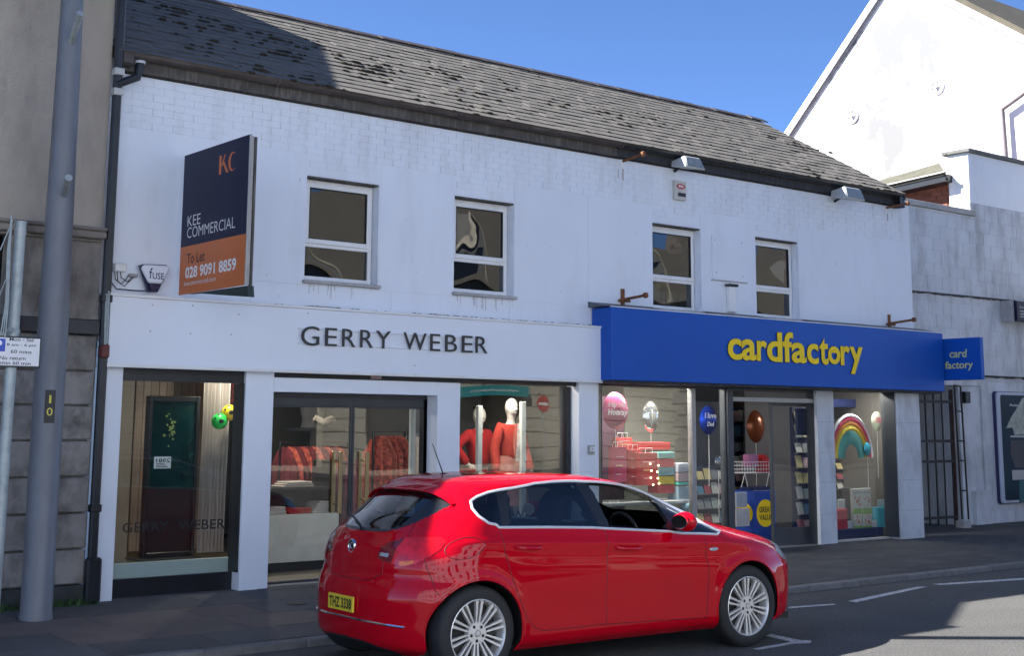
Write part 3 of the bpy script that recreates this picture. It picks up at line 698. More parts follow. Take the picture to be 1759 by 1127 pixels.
for k, (u, v, Y) in enumerate(((1075, 672, 12.98), (1160, 677, 12.98), (1480, 690, 12.95))):
    x = at(u, v, Y)[0]
    o = thing('tube_light', (x, Y, 2.49), ('lit white ceiling tube behind the left end of the card shop window', 'lit white ceiling tube beside the blue balloon', 'lit white ceiling tube at the top of the rainbow balloon window')[k], 'ceiling light', 'tube lights in the card shop')
    bx(x-.3, x+.3, Y-.04, Y+.04, 2.455, 2.497).build('batten', mt_pvc, o, bevel=.004)
    bx(x-.28, x+.28, Y-.015, Y+.015, 2.43, 2.4545).build('tube', lampm, o)
    l = bpy.data.lights.new('tube_glow', 'AREA'); l.shape = 'RECTANGLE'; l.size = .56; l.size_y = .03; l.energy = 10; l.color = (1, .95, .88)
    lo = bpy.data.objects.new('tube_glow', l); COL.link(lo); lo.parent = o; lo.location = (0, 0, -.075)
# ------------------------------------------------------------------ things fixed to the white wall
# estate agent's board, standing out from the wall
XB = at(318, 267, YW-.1)[0]
q = lambda u, v: onx(u, v, XB)
bt = thing('to_let_board', (XB, YW-.1, 3.0), 'tall navy and orange To Let board standing out from the white wall', 'board')
a0, a1, b1, b0 = q(318, 267), q(425, 232), q(424, 489), q(306, 507)
ya, yb_ = (a0[1]+b0[1])/2, (a1[1]+b1[1])/2; zt, zb = (a0[2]+a1[2])/2, (b0[2]+b1[2])/2
zs = (q(313, 426)[2]+q(416, 401)[2])/2; th = .05
fr = mt_sill
MB().box(XB, XB+.012, yb_, ya, zs, zt).build('navy_panel', mt_navy, bt); MB().box(XB, XB+.012, yb_, ya, zb, zs-.0005).build('orange_panel', mt_orange, bt)
bx(XB+.013, XB+th, yb_+.004, ya, zb+.01, zt-.01).build('core', mt_sill, bt); bx(XB-.002, XB+.02, yb_-.012, yb_-.0005, zb, zt).build('edge_strip', mt_alu, bt)
bx(XB+.051, XB+.07, yb_-.02, yb_+.02, zb-.05, zt-.02).build('rail', mt_brownboard, bt)
MB().prism([(q(*p_)[1], q(*p_)[2]) for p_ in ((334, 503.5), (425, 510), (424, 490.5), (322, 505))], XB+.005, XB+.07, 'x').build('bracket', M('dark_green_bracket', (.02, .035, .03), .6), bt)
zf = lambda u, v: (300+u*.26616, 220+v*.26616)
def bline(body, u0, v0, u1, v1, h0, m, off, asp=None, sl_=0):
    A = q(*zf(u0, v0)); B = q(*zf(u1, v1)); zz = (A[2]+B[2])/2; mb = MB(); H = abs(q(*zf(u0, v0-h0))[2]-A[2])
    line(mb, body, (XB-.0015, A[1], zz), XS, UP, abs(A[1]-B[1]), H, 0, off, slant=sl_); mb.build('lettering', m, bt, fix=False)
bline('KEE', 83, 640, 166, 612, 66, mt_whitep, -.008); bline('COMMERCIAL', 80, 715, 390, 640, 68, mt_whitep, -.008)
bline('To Let', 78, 880, 194, 855, 66, mt_blackp, .008); bline('028 9091 8859', 68, 975, 396, 915, 75, mt_whitep, .025)
bline('keecommercial.com', 62, 1022, 264, 984, 30, mt_whitep, -.004)
mb = MB(); A = q(*zf(286, 300)); B = q(*zf(400, 268)); H = abs(q(*zf(286, 180))[2]-A[2]); wk = abs(A[1]-B[1]); o_ = Vector((XB-.0015, A[1], (A[2]+B[2])/2)); u_ = Vector(XS)
def qd(pts): mb.add([o_+u_*(p*wk)+Vector(UP)*(r*H) for p, r in pts], [tuple(range(len(pts)))])
qd([(0, 0), (.13, 0), (.13, 1), (0, 1)]); qd([(.13, .45), (.30, 1), (.36, 1), (.20, .42)]); qd([(.19, .62), (.42, 0), (.56, 0), (.28, .66)])
n = 18; arc = [(.76+.25*math.cos(t_)*(.95), .5+.5*math.sin(t_)) for t_ in np.linspace(math.radians(50), math.radians(310), n)]; ari = [(.80+.19*math.cos(t_)*.8, .5+.44*math.sin(t_)) for t_ in np.linspace(math.radians(50), math.radians(310), n)]
for i in range(n-1): qd([arc[i], arc[i+1], ari[i+1], ari[i]])
mb.build('logo', mt_orange, bt, fix=False)
# alarm bell box and junction boxes with cables
zg = lambda a, b: (180+a*.21603, 430+b*.21595)
def wallp(u, v, Y=YW): return at(u, v, Y)
pts = [(293, 120), (320, 112), (510, 122), (522, 150), (440, 262), (430, 325), (360, 325), (330, 240)]
al = thing('alarm_box', tuple(wallp(267, 480, YW-.12)), 'white and dark blue shield shaped alarm box low on the wall left of the board', 'alarm box')
top = [(298, 128), (322, 114), (500, 120), (519, 140), (512, 165), (455, 265), (355, 258), (300, 150)]
MB().prism([(wallp(*zg(*p_), YW-.12)[0], wallp(*zg(*p_), YW-.12)[2]) for p_ in top], YW-.115, YW-.075).build('cover', mt_fascia, al, bevel=.012)
lo_ = [(353, 259), (457, 266), (432, 322), (365, 322)]
MB().prism([(wallp(*zg(*p_), YW-.12)[0], wallp(*zg(*p_), YW-.12)[2]) for p_ in lo_], YW-.113, YW-.075).build('strobe', M('dark_blue_lens', (.01, .015, .06), .2, coat=.5), al, bevel=.006)
bk = [(288, 118), (318, 106), (504, 112), (528, 142), (436, 330), (358, 330)]
MB().prism([(wallp(*zg(*p_), YW-.12)[0], wallp(*zg(*p_), YW-.12)[2]) for p_ in bk], YW-.074, YW-.055).build('back_plate', M('dark_blue_plastic', (.015, .02, .07), .4), al)
A_, B_ = wallp(*zg(330, 240), YW-.06), wallp(*zg(480, 130), YW-.06); bx(A_[0], B_[0], YW-.054, YW-.001, A_[2], B_[2]).build('mount', mt_sill, al)
mb = MB(); A = wallp(*zg(355, 222), YW-.12); B = wallp(*zg(472, 228), YW-.12); H = wallp(*zg(375, 140), YW-.12)[2]-A[2]
w_ = B[0]-A[0]; line(mb, 'f', (A[0], YW-.1165, A[2]), XD, UP, w_*.2, H, 0, .01); line(mb, 'USE', (A[0]+w_*.22, YW-.1165, A[2]-.003), XD, UP, w_*.78, H*.62, 0, .01)
mb.build('lettering', M('navy_print', (.01, .02, .10), .5, 0), al, fix=False)
jb = thing('junction_box', tuple(wallp(202, 462)), 'small weathered white junction box with hanging cables beside the downpipe', 'junction box')
A, B = wallp(193, 452), wallp(213, 468); bx(A[0], B[0], YW-.07, YW-.001, B[2], A[2]).build('case', mt_pvc, jb, bevel=.008)
A, B = wallp(219, 470), wallp(234, 477); bx(A[0], B[0], YW-.05, YW-.001, B[2], A[2]).build('clip', mt_sill, jb, bevel=.008)
mb = MB()
for k_, (u0, u1, dv) in enumerate(((197, 219, 18), (201, 226, 22), (207, 231, 14))):
    mb.tube([wallp(u0, 467, YW-.04), wallp(u0+1, 467+dv*.7, YW-.04), wallp((u0+u1)/2, 470+dv, YW-.04), wallp(u1-1, 467+dv*.6, YW-.03), wallp(u1, 474, YW-.03)], .005, 5)
mb.tube([wallp(192, 486, YW-.02), wallp(200, 496, YW-.03), wallp(230, 499, YW-.03), wallp(258, 500, YW-.04)], .006, 5)
mb.build('cable', mt_blackp, jb, smooth=True)
# intruder alarm with red oval emblem
A, B = at(1160, 309, YW-.06), at(1180, 345, YW-.06); 
ab = thing('alarm_box', (A[0], YW-.06, B[2]), 'upright pale alarm box with a red oval emblem under the eaves by the flood light', 'alarm box')
bx(A[0], B[0], YW-.055, YW-.001, B[2], A[2]).build('case', M('cream_plastic', (.55, .52, .46), .45, .1, 6, dirt=(.3, .27, .22), damt=.4), ab, bevel=.006)
cxm, czm = (A[0]+B[0])/2, A[2]-.075; wdt = B[0]-A[0]
MB().prism([(cxm+wdt*.38*math.cos(t_), czm+.036*math.sin(t_)) for t_ in np.linspace(0, 2*math.pi, 20, endpoint=False)], YW-.0585, YW-.0555).build('emblem', M('emblem_red', (.45, .03, .03), .4, 0), ab)
mb = MB(); line(mb, 'm', (cxm-wdt*.2, YW-.0592, czm-.014), XD, UP, wdt*.4, .03, 0, .04); mb.build('emblem_letter', mt_whitep, ab, fix=False)
bx(A[0]+wdt*.25, B[0]-wdt*.08, YW-.058, YW-.0555, B[2]+.05, B[2]+.10).build('sounder', mt_blackp, ab)
# flood lights under the eaves
def flood(u0, v0, u1, v1, lab):
    A, B = at(u0+8, v0, YW-.35), at(u1, v1, YW-.35); x0, x1, z0, z1 = A[0], B[0], B[2], A[2]; y0 = YW-.42; y1 = YW-.06
    t_ = thing('flood_light', (x0, YW-.3, z0), lab, 'flood light', 'flood lights under the eaves')
    MB().hexa([(x0-.03, y0+.02, z0), (x1+.03, y0+.02, z0), (x1-.05, y1, z0+.06), (x0+.05, y1, z0+.06), (x0+.02, y0+.08, z1), (x1-.02, y0+.08, z1), (x1-.06, y1, z1-.03), (x0+.06, y1, z1-.03)]).build('housing', M('pale_grey_housing', (.55, .56, .54), .5, .1, 6, dirt=(.3, .3, .27), damt=.5), t_, bevel=.01)
    MB().hexa([(x0+.0, y0+.013, z0+.02), (x1-.0, y0+.013, z0+.02), (x1, y0+.03, z0+.022), (x0, y0+.03, z0+.022), (x0+.03, y0+.057, z1-.02), (x1-.03, y0+.057, z1-.02), (x1-.03, y0+.08, z1-.018), (x0+.03, y0+.08, z1-.018)]).build('lens', M('dull_lens', (.25, .27, .26), .15, .2, 8, coat=.6), t_)
    MB().tube([((x0+x1)/2, y1-.05, z0+.06), ((x0+x1)/2, YW-.01, z0+.02)], .02, 8).build('bracket', mt_black, t_)
flood(1167, 266, 1205, 293, 'pale flood light under the eaves above the alarm box')
flood(1442, 319, 1480, 346, 'pale flood light under the eaves near the right end of the roof')
# rusty sign brackets
def rusty(u0, v0, u1, v1, lab, post=0):
    a = at(u0, v0, YW); L = .52; b = onx(u1, v1, a[0]+.06)
    if not (YW-1.0 < b[1] < YW-.1): b = np.array([a[0]+.10, YW-L, a[2]+.05])
    t_ = thing('rusty_bracket', tuple(a), lab, 'bracket', 'rusty sign brackets on the white wall')
    MB().tube([a, b], .018, 8).build('arm', mt_rust, t_, smooth=True)
    e = b-(b-a)/np.linalg.norm(b-a)*.03; MB().tube([e, b+(b-a)*.03], .036, 10).build('end_disc', mt_rust, t_)
    bx(a[0]-.03, a[0]+.03, YW-.014, YW-.001, a[2]-.10, a[2]+(.02 if not post else .14)).build('wall_plate', mt_rust if post else mt_pvc, t_)
    if post: bx(a[0]-.09, a[0]+.10, YW-.05, YW-.015, a[2]-.03, a[2]+.0).build('foot', mt_rust, t_)
rusty(1069, 277, 1106, 264, 'rusty bracket under the eaves left of the flood lights'); rusty(1521, 357, 1560, 349, 'rusty bracket at the right hand end of the eaves')
rusty(1069, 515, 1110, 507, 'rusty bracket on top of the left end of the blue fascia', 1); rusty(1527, 556, 1571, 549, 'rusty bracket on top of the right end of the blue fascia', 1)
# rust runs below the upper brackets, chips and scuffs in the paint
rs = M('rust_run', (.42, .36, .32), .8, .2, 20)
for u, v, w_, h_ in ((1070, 284, .012, .20), (1524, 362, .014, .16), (1062, 290, .006, .12), (1532, 365, .006, .10)):
    p = at(u, v, YW); bx(p[0]-w_, p[0]+w_, YW-.0016, YW-.0003, p[2]-h_, p[2]).build('rust_run', rs, main)
mb = MB()
for u, v in [(1048, 392), (1030, 330), (1062, 436), (1029, 486), (1060, 250), (516, 311), (720, 470), (700, 380), (905, 420), (948, 428), (960, 500), (1120, 350), (1245, 350), (1330, 340), (1420, 366), (1470, 420), (1435, 460), (1508, 430), (1490, 500), (560, 235), (870, 262), (760, 262), (460, 470), (480, 510), (300, 190), (250, 205), (1090, 400), (1210, 440)]:
    p = at(u+random.uniform(-4, 4), v+random.uniform(-4, 4), YW); w_ = random.uniform(.004, .010); h_ = random.choice((.01, .02, .05)); d_ = random.uniform(-.01, .01)
    mb.add([(p[0], YW-.0016, p[2]), (p[0]+w_, YW-.0016, p[2]+.002), (p[0]+w_+d_, YW-.0016, p[2]+h_), (p[0]+d_, YW-.0016, p[2]+h_-.003)], [(0, 1, 2, 3)])
mb.build('paint_chips', mt_sill, main)['kind'] = 'stuff'
mb = MB()
for w in wins[:2]:      # grime runs under the sills
    for k in range(14): x = random.uniform(w[0], w[1]); h_ = random.uniform(.03, .16); mb.box(x, x+random.uniform(.003, .012), YW-.0014, YW-.0002, w[2]-.036-h_, w[2]-.036)
mb.build('sill_grime', M('pale_grime', (.50, .50, .50), .8, .1, 9), main)['kind'] = 'stuff'
# blank plate and stub pipe between the two right windows
A, B = at(1222, 404, YW), at(1280, 486, YW)
bp_ = thing('blank_plate', (A[0], YW, B[2]), 'square white blanking plate screwed to the wall between the two right hand windows', 'plate')
zz0, zz1 = (at(1222, 479, YW)[2]+B[2])/2, (A[2]+at(1280, 411, YW)[2])/2
bx(A[0], B[0], YW-.012, YW-.001, zz0, zz1).build('plate', mt_render, bp_, bevel=.003); bx(A[0]-.02, B[0]+.03, YW-.02, YW-.001, zz0-.014, zz0-.001).build('ledge', mt_sill, bp_)
mb = MB()
for a, b in ((A[0]+.05, zz1-.06), (B[0]-.07, zz1-.06), (A[0]+.07, zz0+.1), (B[0]-.06, zz0+.08)): mb.lathe([(0, -.018), (.009, -.017), (.01, -.0121)], (a, YW, b), 'y', 8)
mb.build('screw', mt_sill, bp_)
A, B = at(1247, 490, YW), at(1259, 531, YW)
vp = thing('vent_pipe', (A[0], YW, B[2]), 'short white boxed pipe with a dark mouth below the blanking plate', 'pipe')
bx(A[0], B[0], YW-.07, YW-.001, B[2]-.05, A[2]-.02).build('casing', mt_pvc, vp, bevel=.008); bx(A[0]-.025, B[0]+.025, YW-.09, YW-.001, A[2]-.019, A[2]+.015).build('mouth', mt_blackmatt, vp, bevel=.004)
# clutter seen in the lower pane of the third window
for (u0, v0, u1, v1, cc, nm, lab, Y) in ((1124, 488, 1134, 520, (.55, .50, .36), 'cardboard_file', 'cream file box at the left of the low pane of the third upstairs window', 12.86), (1141, 500, 1163, 520, (.30, .38, .36), 'plastic_crate', 'grey green crate in the low pane of the third upstairs window', 12.95), (1168, 505, 1184, 526, (.45, .42, .33), 'cardboard_box', 'buff cardboard box in the low pane of the third upstairs window', 12.90), (1128, 515, 1160, 530, (.5, .35, .38), 'paper_bundle', 'pink bundle of papers on the sill of the third upstairs window', 12.84)):
    A, B = at(u0, v0, Y), at(u1, v1, Y); o = bx(A[0], B[0], Y, Y+.15, min(B[2], A[2]-.05), A[2]).build(nm, M(nm, cc, .8, .2, 12), None, bevel=.008); tag(o, lab, nm.split('_')[-1])
# ------------------------------------------------------------------ left neighbour: tall rendered building over stone blocks
YL = 12.52; XLE = at(187, 260, YL)[0]-.02; XLW = -6
lb = thing('stone_building', (XLE-1, YL, .14), 'tall beige rendered building with soot stained stone blocks at street level', 'building')
zc1 = (at(20, 383, YL-.1)[2]+at(165, 391, YL-.1)[2])/2
zL = lambda v, d=0: (at(90, v, YL-d)[2])
ZLE = 6.40
bx(XLW, XLE, YL, 17, zL(386), ZLE).build('upper_wall', mt_beige, lb)
KG = .77; YPk, ZPk = 16.9, ZLE+(16.9-YL)*KG
MB().prism([(YL+.001, ZLE+.001), (YPk, ZPk), (2*YPk-YL, ZLE+.001)], XLE-.3, XLE-.001, 'x').build('gable', mt_beige, lb)
mb = MB(); 
for s_, (y0, y1) in enumerate(((YL-.32, YPk), (2*YPk-YL+.3, YPk+.002))):
    z0 = ZLE-.25; z1_ = ZPk+.03
    mb.hexa([(XLW, min(y0, y1), z0 if y0 < y1 else z1_), (XLE+.08, min(y0, y1), z0 if y0 < y1 else z1_), (XLE+.08, max(y0, y1), z1_ if y0 < y1 else z0), (XLW, max(y0, y1), z1_ if y0 < y1 else z0)]+
            [(XLW, min(y0, y1), (z0 if y0 < y1 else z1_)+.12), (XLE+.08, min(y0, y1), (z0 if y0 < y1 else z1_)+.12), (XLE+.08, max(y0, y1), (z1_ if y0 < y1 else z0)+.12), (XLW, max(y0, y1), (z1_ if y0 < y1 else z0)+.12)])
mb.build('roof', mt_slate_far, lb)
mb = MB(); mb.tube([(XLW, YL-.36, ZLE-.18), (XLE+.1, YL-.36, ZLE-.18)], .07, 10); mb.build('gutter', mt_black, lb)
z_a, z_b, z_c = zL(392), zL(405), zL(410)
bx(XLW, XLE+.0, YL-.12, YL+.2, z_b, z_a).build('cornice', mt_stone, lb, bevel=.012); bx(XLW, XLE-.005, YL-.15, YL+.2, z_a+.001, zL(386)-.001).build('cornice', mt_stone, lb, bevel=.012)
bx(XLW, XLE-.01, YL-.06, YL+.2, z_c, z_b-.001).build('cornice', mt_stone, lb, bevel=.008)
zbt, zbb = zL(546), zL(573)
xwn = at(8, 500, YL)[0]
bx(xwn, XLE-.01, YL-.02, YL+.2, zbt, z_c-.001).build('stone_band', mt_stone, lb); bx(XLW, xwn-.001, YL+.12, YL+.2, zbt, z_c-.001).build('shop_glass', glass('dark_glass', (.1, .12, .12), 1.5), lb)
bx(XLW, XLE-.0, YL-.075, YL+.2, zbb, zbt-.001).build('black_band', mt_navyband, lb, bevel=.01)
bx(XLW, XLE-.03, YL+.03, YL+.2, .3, zbb-.001).build('backing', mt_stone, lb)
zj = [zbb, at(150, 638, YL)[2], at(148, 697, YL)[2], at(146, 757, YL)[2], at(143, 819, YL)[2], at(140, 881, YL)[2], at(137, 943, YL)[2], at(135, 1004, YL)[2]]
for i in range(7):
    x = XLE-.012
    for wd in ((1.7, 1.3, 1.3), (1.25, 1.7, 1.3))[i % 2]:
        bx(x-wd+.008, x, YL-.035+random.uniform(-.004, .004), YL+.029, zj[i+1]+.007, zj[i]-.007).build('stone_block', mt_block, lb, bevel=.012); x -= wd
bx(XLW, XLE-.02, YL-.05, YL+.2, .05, zj[7]-.003).build('plinth', mt_darkbase, lb, bevel=.01)
# cable conduit and rusty bell push at the corner
mb = MB(); mb.tube([at(183, 505, YL-.1), at(180, 600, YL-.1)], .014, 6); mb.tube([at(187, 500, YL-.11), at(184, 590, YL-.11)], .010, 6)
tag(mb.build('cable_conduit', mt_galv, smooth=True), 'thin grey cable conduits beside the left end of the white fascia', 'conduit')
A, B = at(173, 592, YL-.1), at(180, 615, YL-.1); o = bx(A[0], B[0]+.03, YL-.14, YL-.03, B[2], A[2]).build('red_box', M('faded_red_plastic', (.13, .03, .025), .6, .2, 8), None, bevel=.01); tag(o, 'small faded red box at the left end of the white fascia', 'box')
# weeds at the foot
mb = MB()
for i in range(260):
    x = random.uniform(XLE-.85, XLE+.1); y = YL-.05-random.random()**2*.12; h = random.uniform(.02, .09); a = random.uniform(0, 6.3); d = .012
    mb.add([(x-d*math.cos(a), y-d*math.sin(a), .13), (x+d*math.cos(a), y+d*math.sin(a), .13), (x+random.uniform(-.03, .03), y+random.uniform(-.03, .02), .13+h)], [(0, 1, 2)])
tag(mb.build('weeds', M('green_weed', (.04, .09, .02), .8, .4, 30), fix=False), kind='stuff')
# ------------------------------------------------------------------ lamp post
lp0 = onz(61.5, 1060, .14); LX, LY = lp0[0], lp0[1]; ltop = at(125, 0, LY)
lpst = thing('lamp_post', (LX, LY, .12), 'thick grey steel lamp post with a black number plate and two stub pegs', 'lamp post')
MB().lathe([(.142, .10), (.142, .16), (.133, .18), (.131, 2.6), (.098, 5.75), (.075, 8.6), (.06, 9.2), (0, 9.2)], (LX, LY, 0), 'z', 28).build('column', mt_lamp, lpst, smooth=True)
mb = MB(); mb.tube([(LX, LY, 9.1), (LX, LY-.5, 9.5), (LX, LY-1.4, 9.65)], .04, 10); mb.build('arm', mt_lamp, lpst, smooth=True)
MB().sphere((LX, LY-1.7, 9.62), .3, 14, 8, (.45, 1, .22)).build('lamp_head', mt_lamp, lpst, smooth=True)
def num(body, u, v, h):
    a = at(u, v, LY-.145)
# number plate, wrapped to the face turned to the road corner
nd = Vector((math.sin(math.radians(-20)), -math.cos(math.radians(-20)), 0)); nd = Vector((-.25, -.97, 0)).normalized(); tx = Vector((.97, -.25, 0)).normalized()
pc = at(86, 698, LY-.13); za_, zb_ = at(86, 670, LY-.13)[2], at(86, 727, LY-.13)[2]; cN = Vector((LX, LY, 0))+nd*.134
mb = MB(); hw_ = .043
mb.add([cN-tx*hw_+Vector((0, 0, zb_)), cN+tx*hw_+Vector((0, 0, zb_)), cN+tx*hw_+Vector((0, 0, za_)), cN-tx*hw_+Vector((0, 0, za_))]+[cN-tx*hw_*1.02+Vector((0, 0, zb_))-nd*.02, cN+tx*hw_*1.02+Vector((0, 0, zb_))-nd*.02, cN+tx*hw_*1.02+Vector((0, 0, za_))-nd*.02, cN-tx*hw_*1.02+Vector((0, 0, za_))-nd*.02], [(0, 1, 2, 3), (0, 4, 5, 1), (1, 5, 6, 2), (2, 6, 7, 3), (3, 7, 4, 0)])
mb.build('number_plate', mt_blackp, lpst)
hh = (za_-zb_); mb = MB()
line(mb, '1', cN+nd*.002-tx*.010+Vector((0, 0, zb_+hh*.60)), tx, UP, .018, hh*.24, 0, .0); line(mb, '0', cN+nd*.002-tx*.024+Vector((0, 0, zb_+hh*.22)), tx, UP, .048, hh*.24, 0, .0)
mb.build('digit', M('yellow_digit', (.65, .55, .08), .5, 0), lpst, fix=False)
for (ua, va, ub, vb) in ((122, 72, 138, 22), (109, 335, 118, 305)):
    a = at(ua, va, LY-.09); b = at(ub, vb, LY-.42)
    pg = MB().tube([a, b], .032, 14).build('peg', mt_galv, lpst, smooth=True)
# ------------------------------------------------------------------ sign post with the parking plate
SX, SY = at(36, 381, 10.9)[0], 10.9
spo = thing('sign_post', (SX, SY, .1), 'thin galvanised sign post cut off by the left edge, with cables tied to it', 'sign post')
zt_ = at(36, 383, SY)[2]
MB().tube([(SX-.02, SY, .08), (SX, SY, zt_)], .044, 18).build('tube', mt_galv, spo, smooth=True)
MB().tube([(SX, SY, zt_-.01), (SX, SY, zt_+.012)], .047, 18).build('cap', mt_galv, spo)
MB().tube([(SX, SY, zt_-.09), (SX, SY, zt_-.065)], .049, 18).build('clip', mt_alu, spo); MB().tube([(SX, SY, at(26, 571, SY)[2]-.01), (SX, SY, at(26, 571, SY)[2]+.02)], .048, 18).build('clip', mt_galv, spo)
mb = MB()
for k in range(3):
    u_ = [(20, 370), (17-k*2, 430), (14-k*2, 520), (10-k*4, 570), (3-k*3, 600)]
    mb.tube([at(a_, b_, SY-.06+k*.01) for a_, b_ in u_], .006, 5)
mb.tube([at(22, 378, SY-.06), at(0, 430, SY-.06)], .005, 5); mb.tube([at(10, 480, SY-.05), at(-2, 510, SY-.05)], .005, 5)
for k in range(5): mb.tube([at(9+k*2, 565+(k % 2)*5, SY-.06), at(14+k*2, 562+((k+1) % 2)*7, SY-.07), at(22+k, 566, SY-.06)], .004, 5)
mb.build('cable', mt_galv, spo, smooth=True)
YPs = SY-.055
A, B = at(-48, 573, YPs), at(68, 632, YPs); zs1, zs0 = (at(10, 577, YPs)[2]+at(68, 580, YPs)[2])/2, (at(10, 630, YPs)[2]+at(66, 633, YPs)[2])/2
ps = thing('parking_plate', (A[0], YPs, zs0), 'white parking plate with blue P and black times fixed to the sign post', 'sign')
bx(A[0], B[0], YPs-.008, YPs, zs0, zs1).build('rim', mt_blackp, ps, bevel=.003); bx(A[0]+.012, B[0]-.012, YPs-.0095, YPs-.0082, zs0+.012, zs1-.012).build('face', M('sign_white', (.72, .72, .74), .4, 0), ps)
A2, B2 = at(-14, 581, YPs), at(7.5, 604, YPs); bx(A2[0], B2[0], YPs-.0105, YPs-.0096, B2[2], A2[2]).build('blue_square', M('sign_blue', (.01, .05, .45), .4, 0), ps)
mb = MB(); line(mb, 'P', (A2[0]+.025, YPs-.0110, B2[2]+.015), XD, UP, (B2[0]-A2[0])*.52, (A2[2]-B2[2])*.72, 0, .03); mb.build('letter', mt_whitep, ps, fix=False)
mb = MB(); z4 = lambda a, b: (a*.17742, 540+b*.17746)
for body, u0, v0, u1, v1 in (('Mon - Sat', 86, 228, 325, 263), ('8 am - 6 pm', 60, 284, 345, 318), ('60 mins', 98, 346, 300, 380), ('No return', -12, 406, 243, 442), ('within 60 min', -70, 456, 292, 489)):
    p0, p1_ = at(*z4(u0, v1), YPs), at(*z4(u1, v1), YPs); zu = at(*z4((u0+u1)/2, v0), YPs)[2]; zd_ = at(*z4((u0+u1)/2, v1), YPs)[2]
    line(mb, body, (p0[0], YPs-.0100, zd_), XD, UP, p1_[0]-p0[0], zu-zd_, 0, .012)
mb.build('lettering', mt_blackp, ps, fix=False)
# ------------------------------------------------------------------ right neighbours
YR_ = 13.55
rb = thing('block_building', (20, YR_, .14), 'weathered white painted block building to the right of the iron gate', 'building')
xe = at(1685, 660, YR_)[0]; xj = XR+.001
xc = at(1664, 300, YR_)[0]
zcp0 = (at(1566, 352, YR_)[2]+at(1672, 372, YR_)[2])/2; zcp1 = (at(1566, 342, YR_)[2]+at(1672, 363, YR_)[2])/2
ztp = at(1664, 262, YR_)[2]
zlow = at(1640, 662, YR_)[2]
xpL = at(1655, 800, YR_)[0]      # left end of the pier face beside the gate
zg0 = at(1690, 555, YR_)[2]
# backing
bx(xj, xc-.001, YR_+.006, YR_+.3, zlow, zcp0-.001).build('low_wall', mt_blockwhite, rb)
bx(xc, 60, YR_+.006, YR_+.3, zlow, ztp-.001).build('tall_wall', mt_blockwhite, rb)
bx(xe, 60, YR_+.006, YR_+.3, .0, zlow-.001).build('ground_wall', mt_blockwhite, rb)
# smooth rendered top of the tall part
zsm = at(1690, 352, YR_)[2]
bx(xc, 60, YR_, YR_+.0055, zsm, ztp-.002).build('render_panel', mt_render, rb)
# blocks
BH, BW = .222, .448; bm_ = MB().box(0, BW-.006, 0, .0055, 0, BH-.006).mesh('wall_block', mt_blockwhite, bevel=.002)
r = 0; z = .15; bl = []
while z < zsm-.01 or z < zcp0:
    x = xj+(BW/2 if r % 2 else 0)
    if z+BH*.5 < zlow: x = xe
    while x < 31:
        lim = zcp0 if x < xc-.01 else zsm
        x1 = x+BW
        h = min(BH, lim-z)
        if h > .05:
            if x < xc < x1 and z+BH > zcp0: x1 = xc
            bl.append((x, x1, z, h))
        x = x1
    r += 1; z += BH
bl.sort(key=lambda b: b[0]); k = 0; mb = MB()
for x, x1, z, h in bl:
    d = random.uniform(-.001, .0015)
    if k < 300 and x < 25:
        inst('wall_block', bm_, (x, YR_+d, z), rb, scale=((x1-x-.006)/(BW-.006), 1, (h-.006)/(BH-.006))); k += 1
    else: mb.box(x, x1-.004, YR_+d, YR_+.0055, z, z+h-.004)
o = mb.build('wall_blocks', mt_blockwhite, rb, fix=False); o['kind'] = 'stuff'
# rough projecting cracks
for v0, v1, v2 in ((500, 517, 519), (None, None, None)):
    if v0: 
        mb = MB(); A, B = at(1565, v0, YR_), at(1741, v1, YR_); n = 40
        for i in range(n):
            x = A[0]+(B[0]-A[0])*i/n; z = A[2]+(B[2]-A[2])*i/n; mb.box(x, x+(B[0]-A[0])/n*.97, YR_-.03-random.uniform(0, .012), YR_-.001, z-random.uniform(.006, .03), z+.012)
        mb.build('drip_ledge', mt_blackmatt, rb)
A = at(1687, 646, YR_); mb = MB(); n = 70
for i in range(n):
    x = A[0]+i*.1; mb.box(x, x+.097, YR_-.028-random.uniform(0, .01), YR_-.001, A[2]-random.uniform(.006, .03), A[2]+.012)
mb.build('drip_ledge', mt_blackmatt, rb)
# recess line: lower wall beside the pale return
bx(xc, xc+.3, YR_+.301, onx(1630, 320, xc)[1], zcp0-1.0, ztp-.002).build('return_wall', mt_gablewhite, rb)
# copings
cop = M('grey_coping', (.13, .135, .125), .8, .2, 5, .3, 60, dirt=(.05, .05, .04), dscale=(4, 4, 4), damt=.6)
bx(xj, xc+.1, YR_-.05, YR_+.34, zcp0, zcp1).build('coping', mt_sill, rb, bevel=.01)
zq = ztp+.07
bx(xc-.06, 60, YR_-.07, YR_+.4, ztp, zq).build('coping', cop, rb, bevel=.01); bx(xc-.06, xc+.36, YR_+.401, onx(1620, 280, xc)[1], ztp, zq).build('coping', cop, rb, bevel=.01)
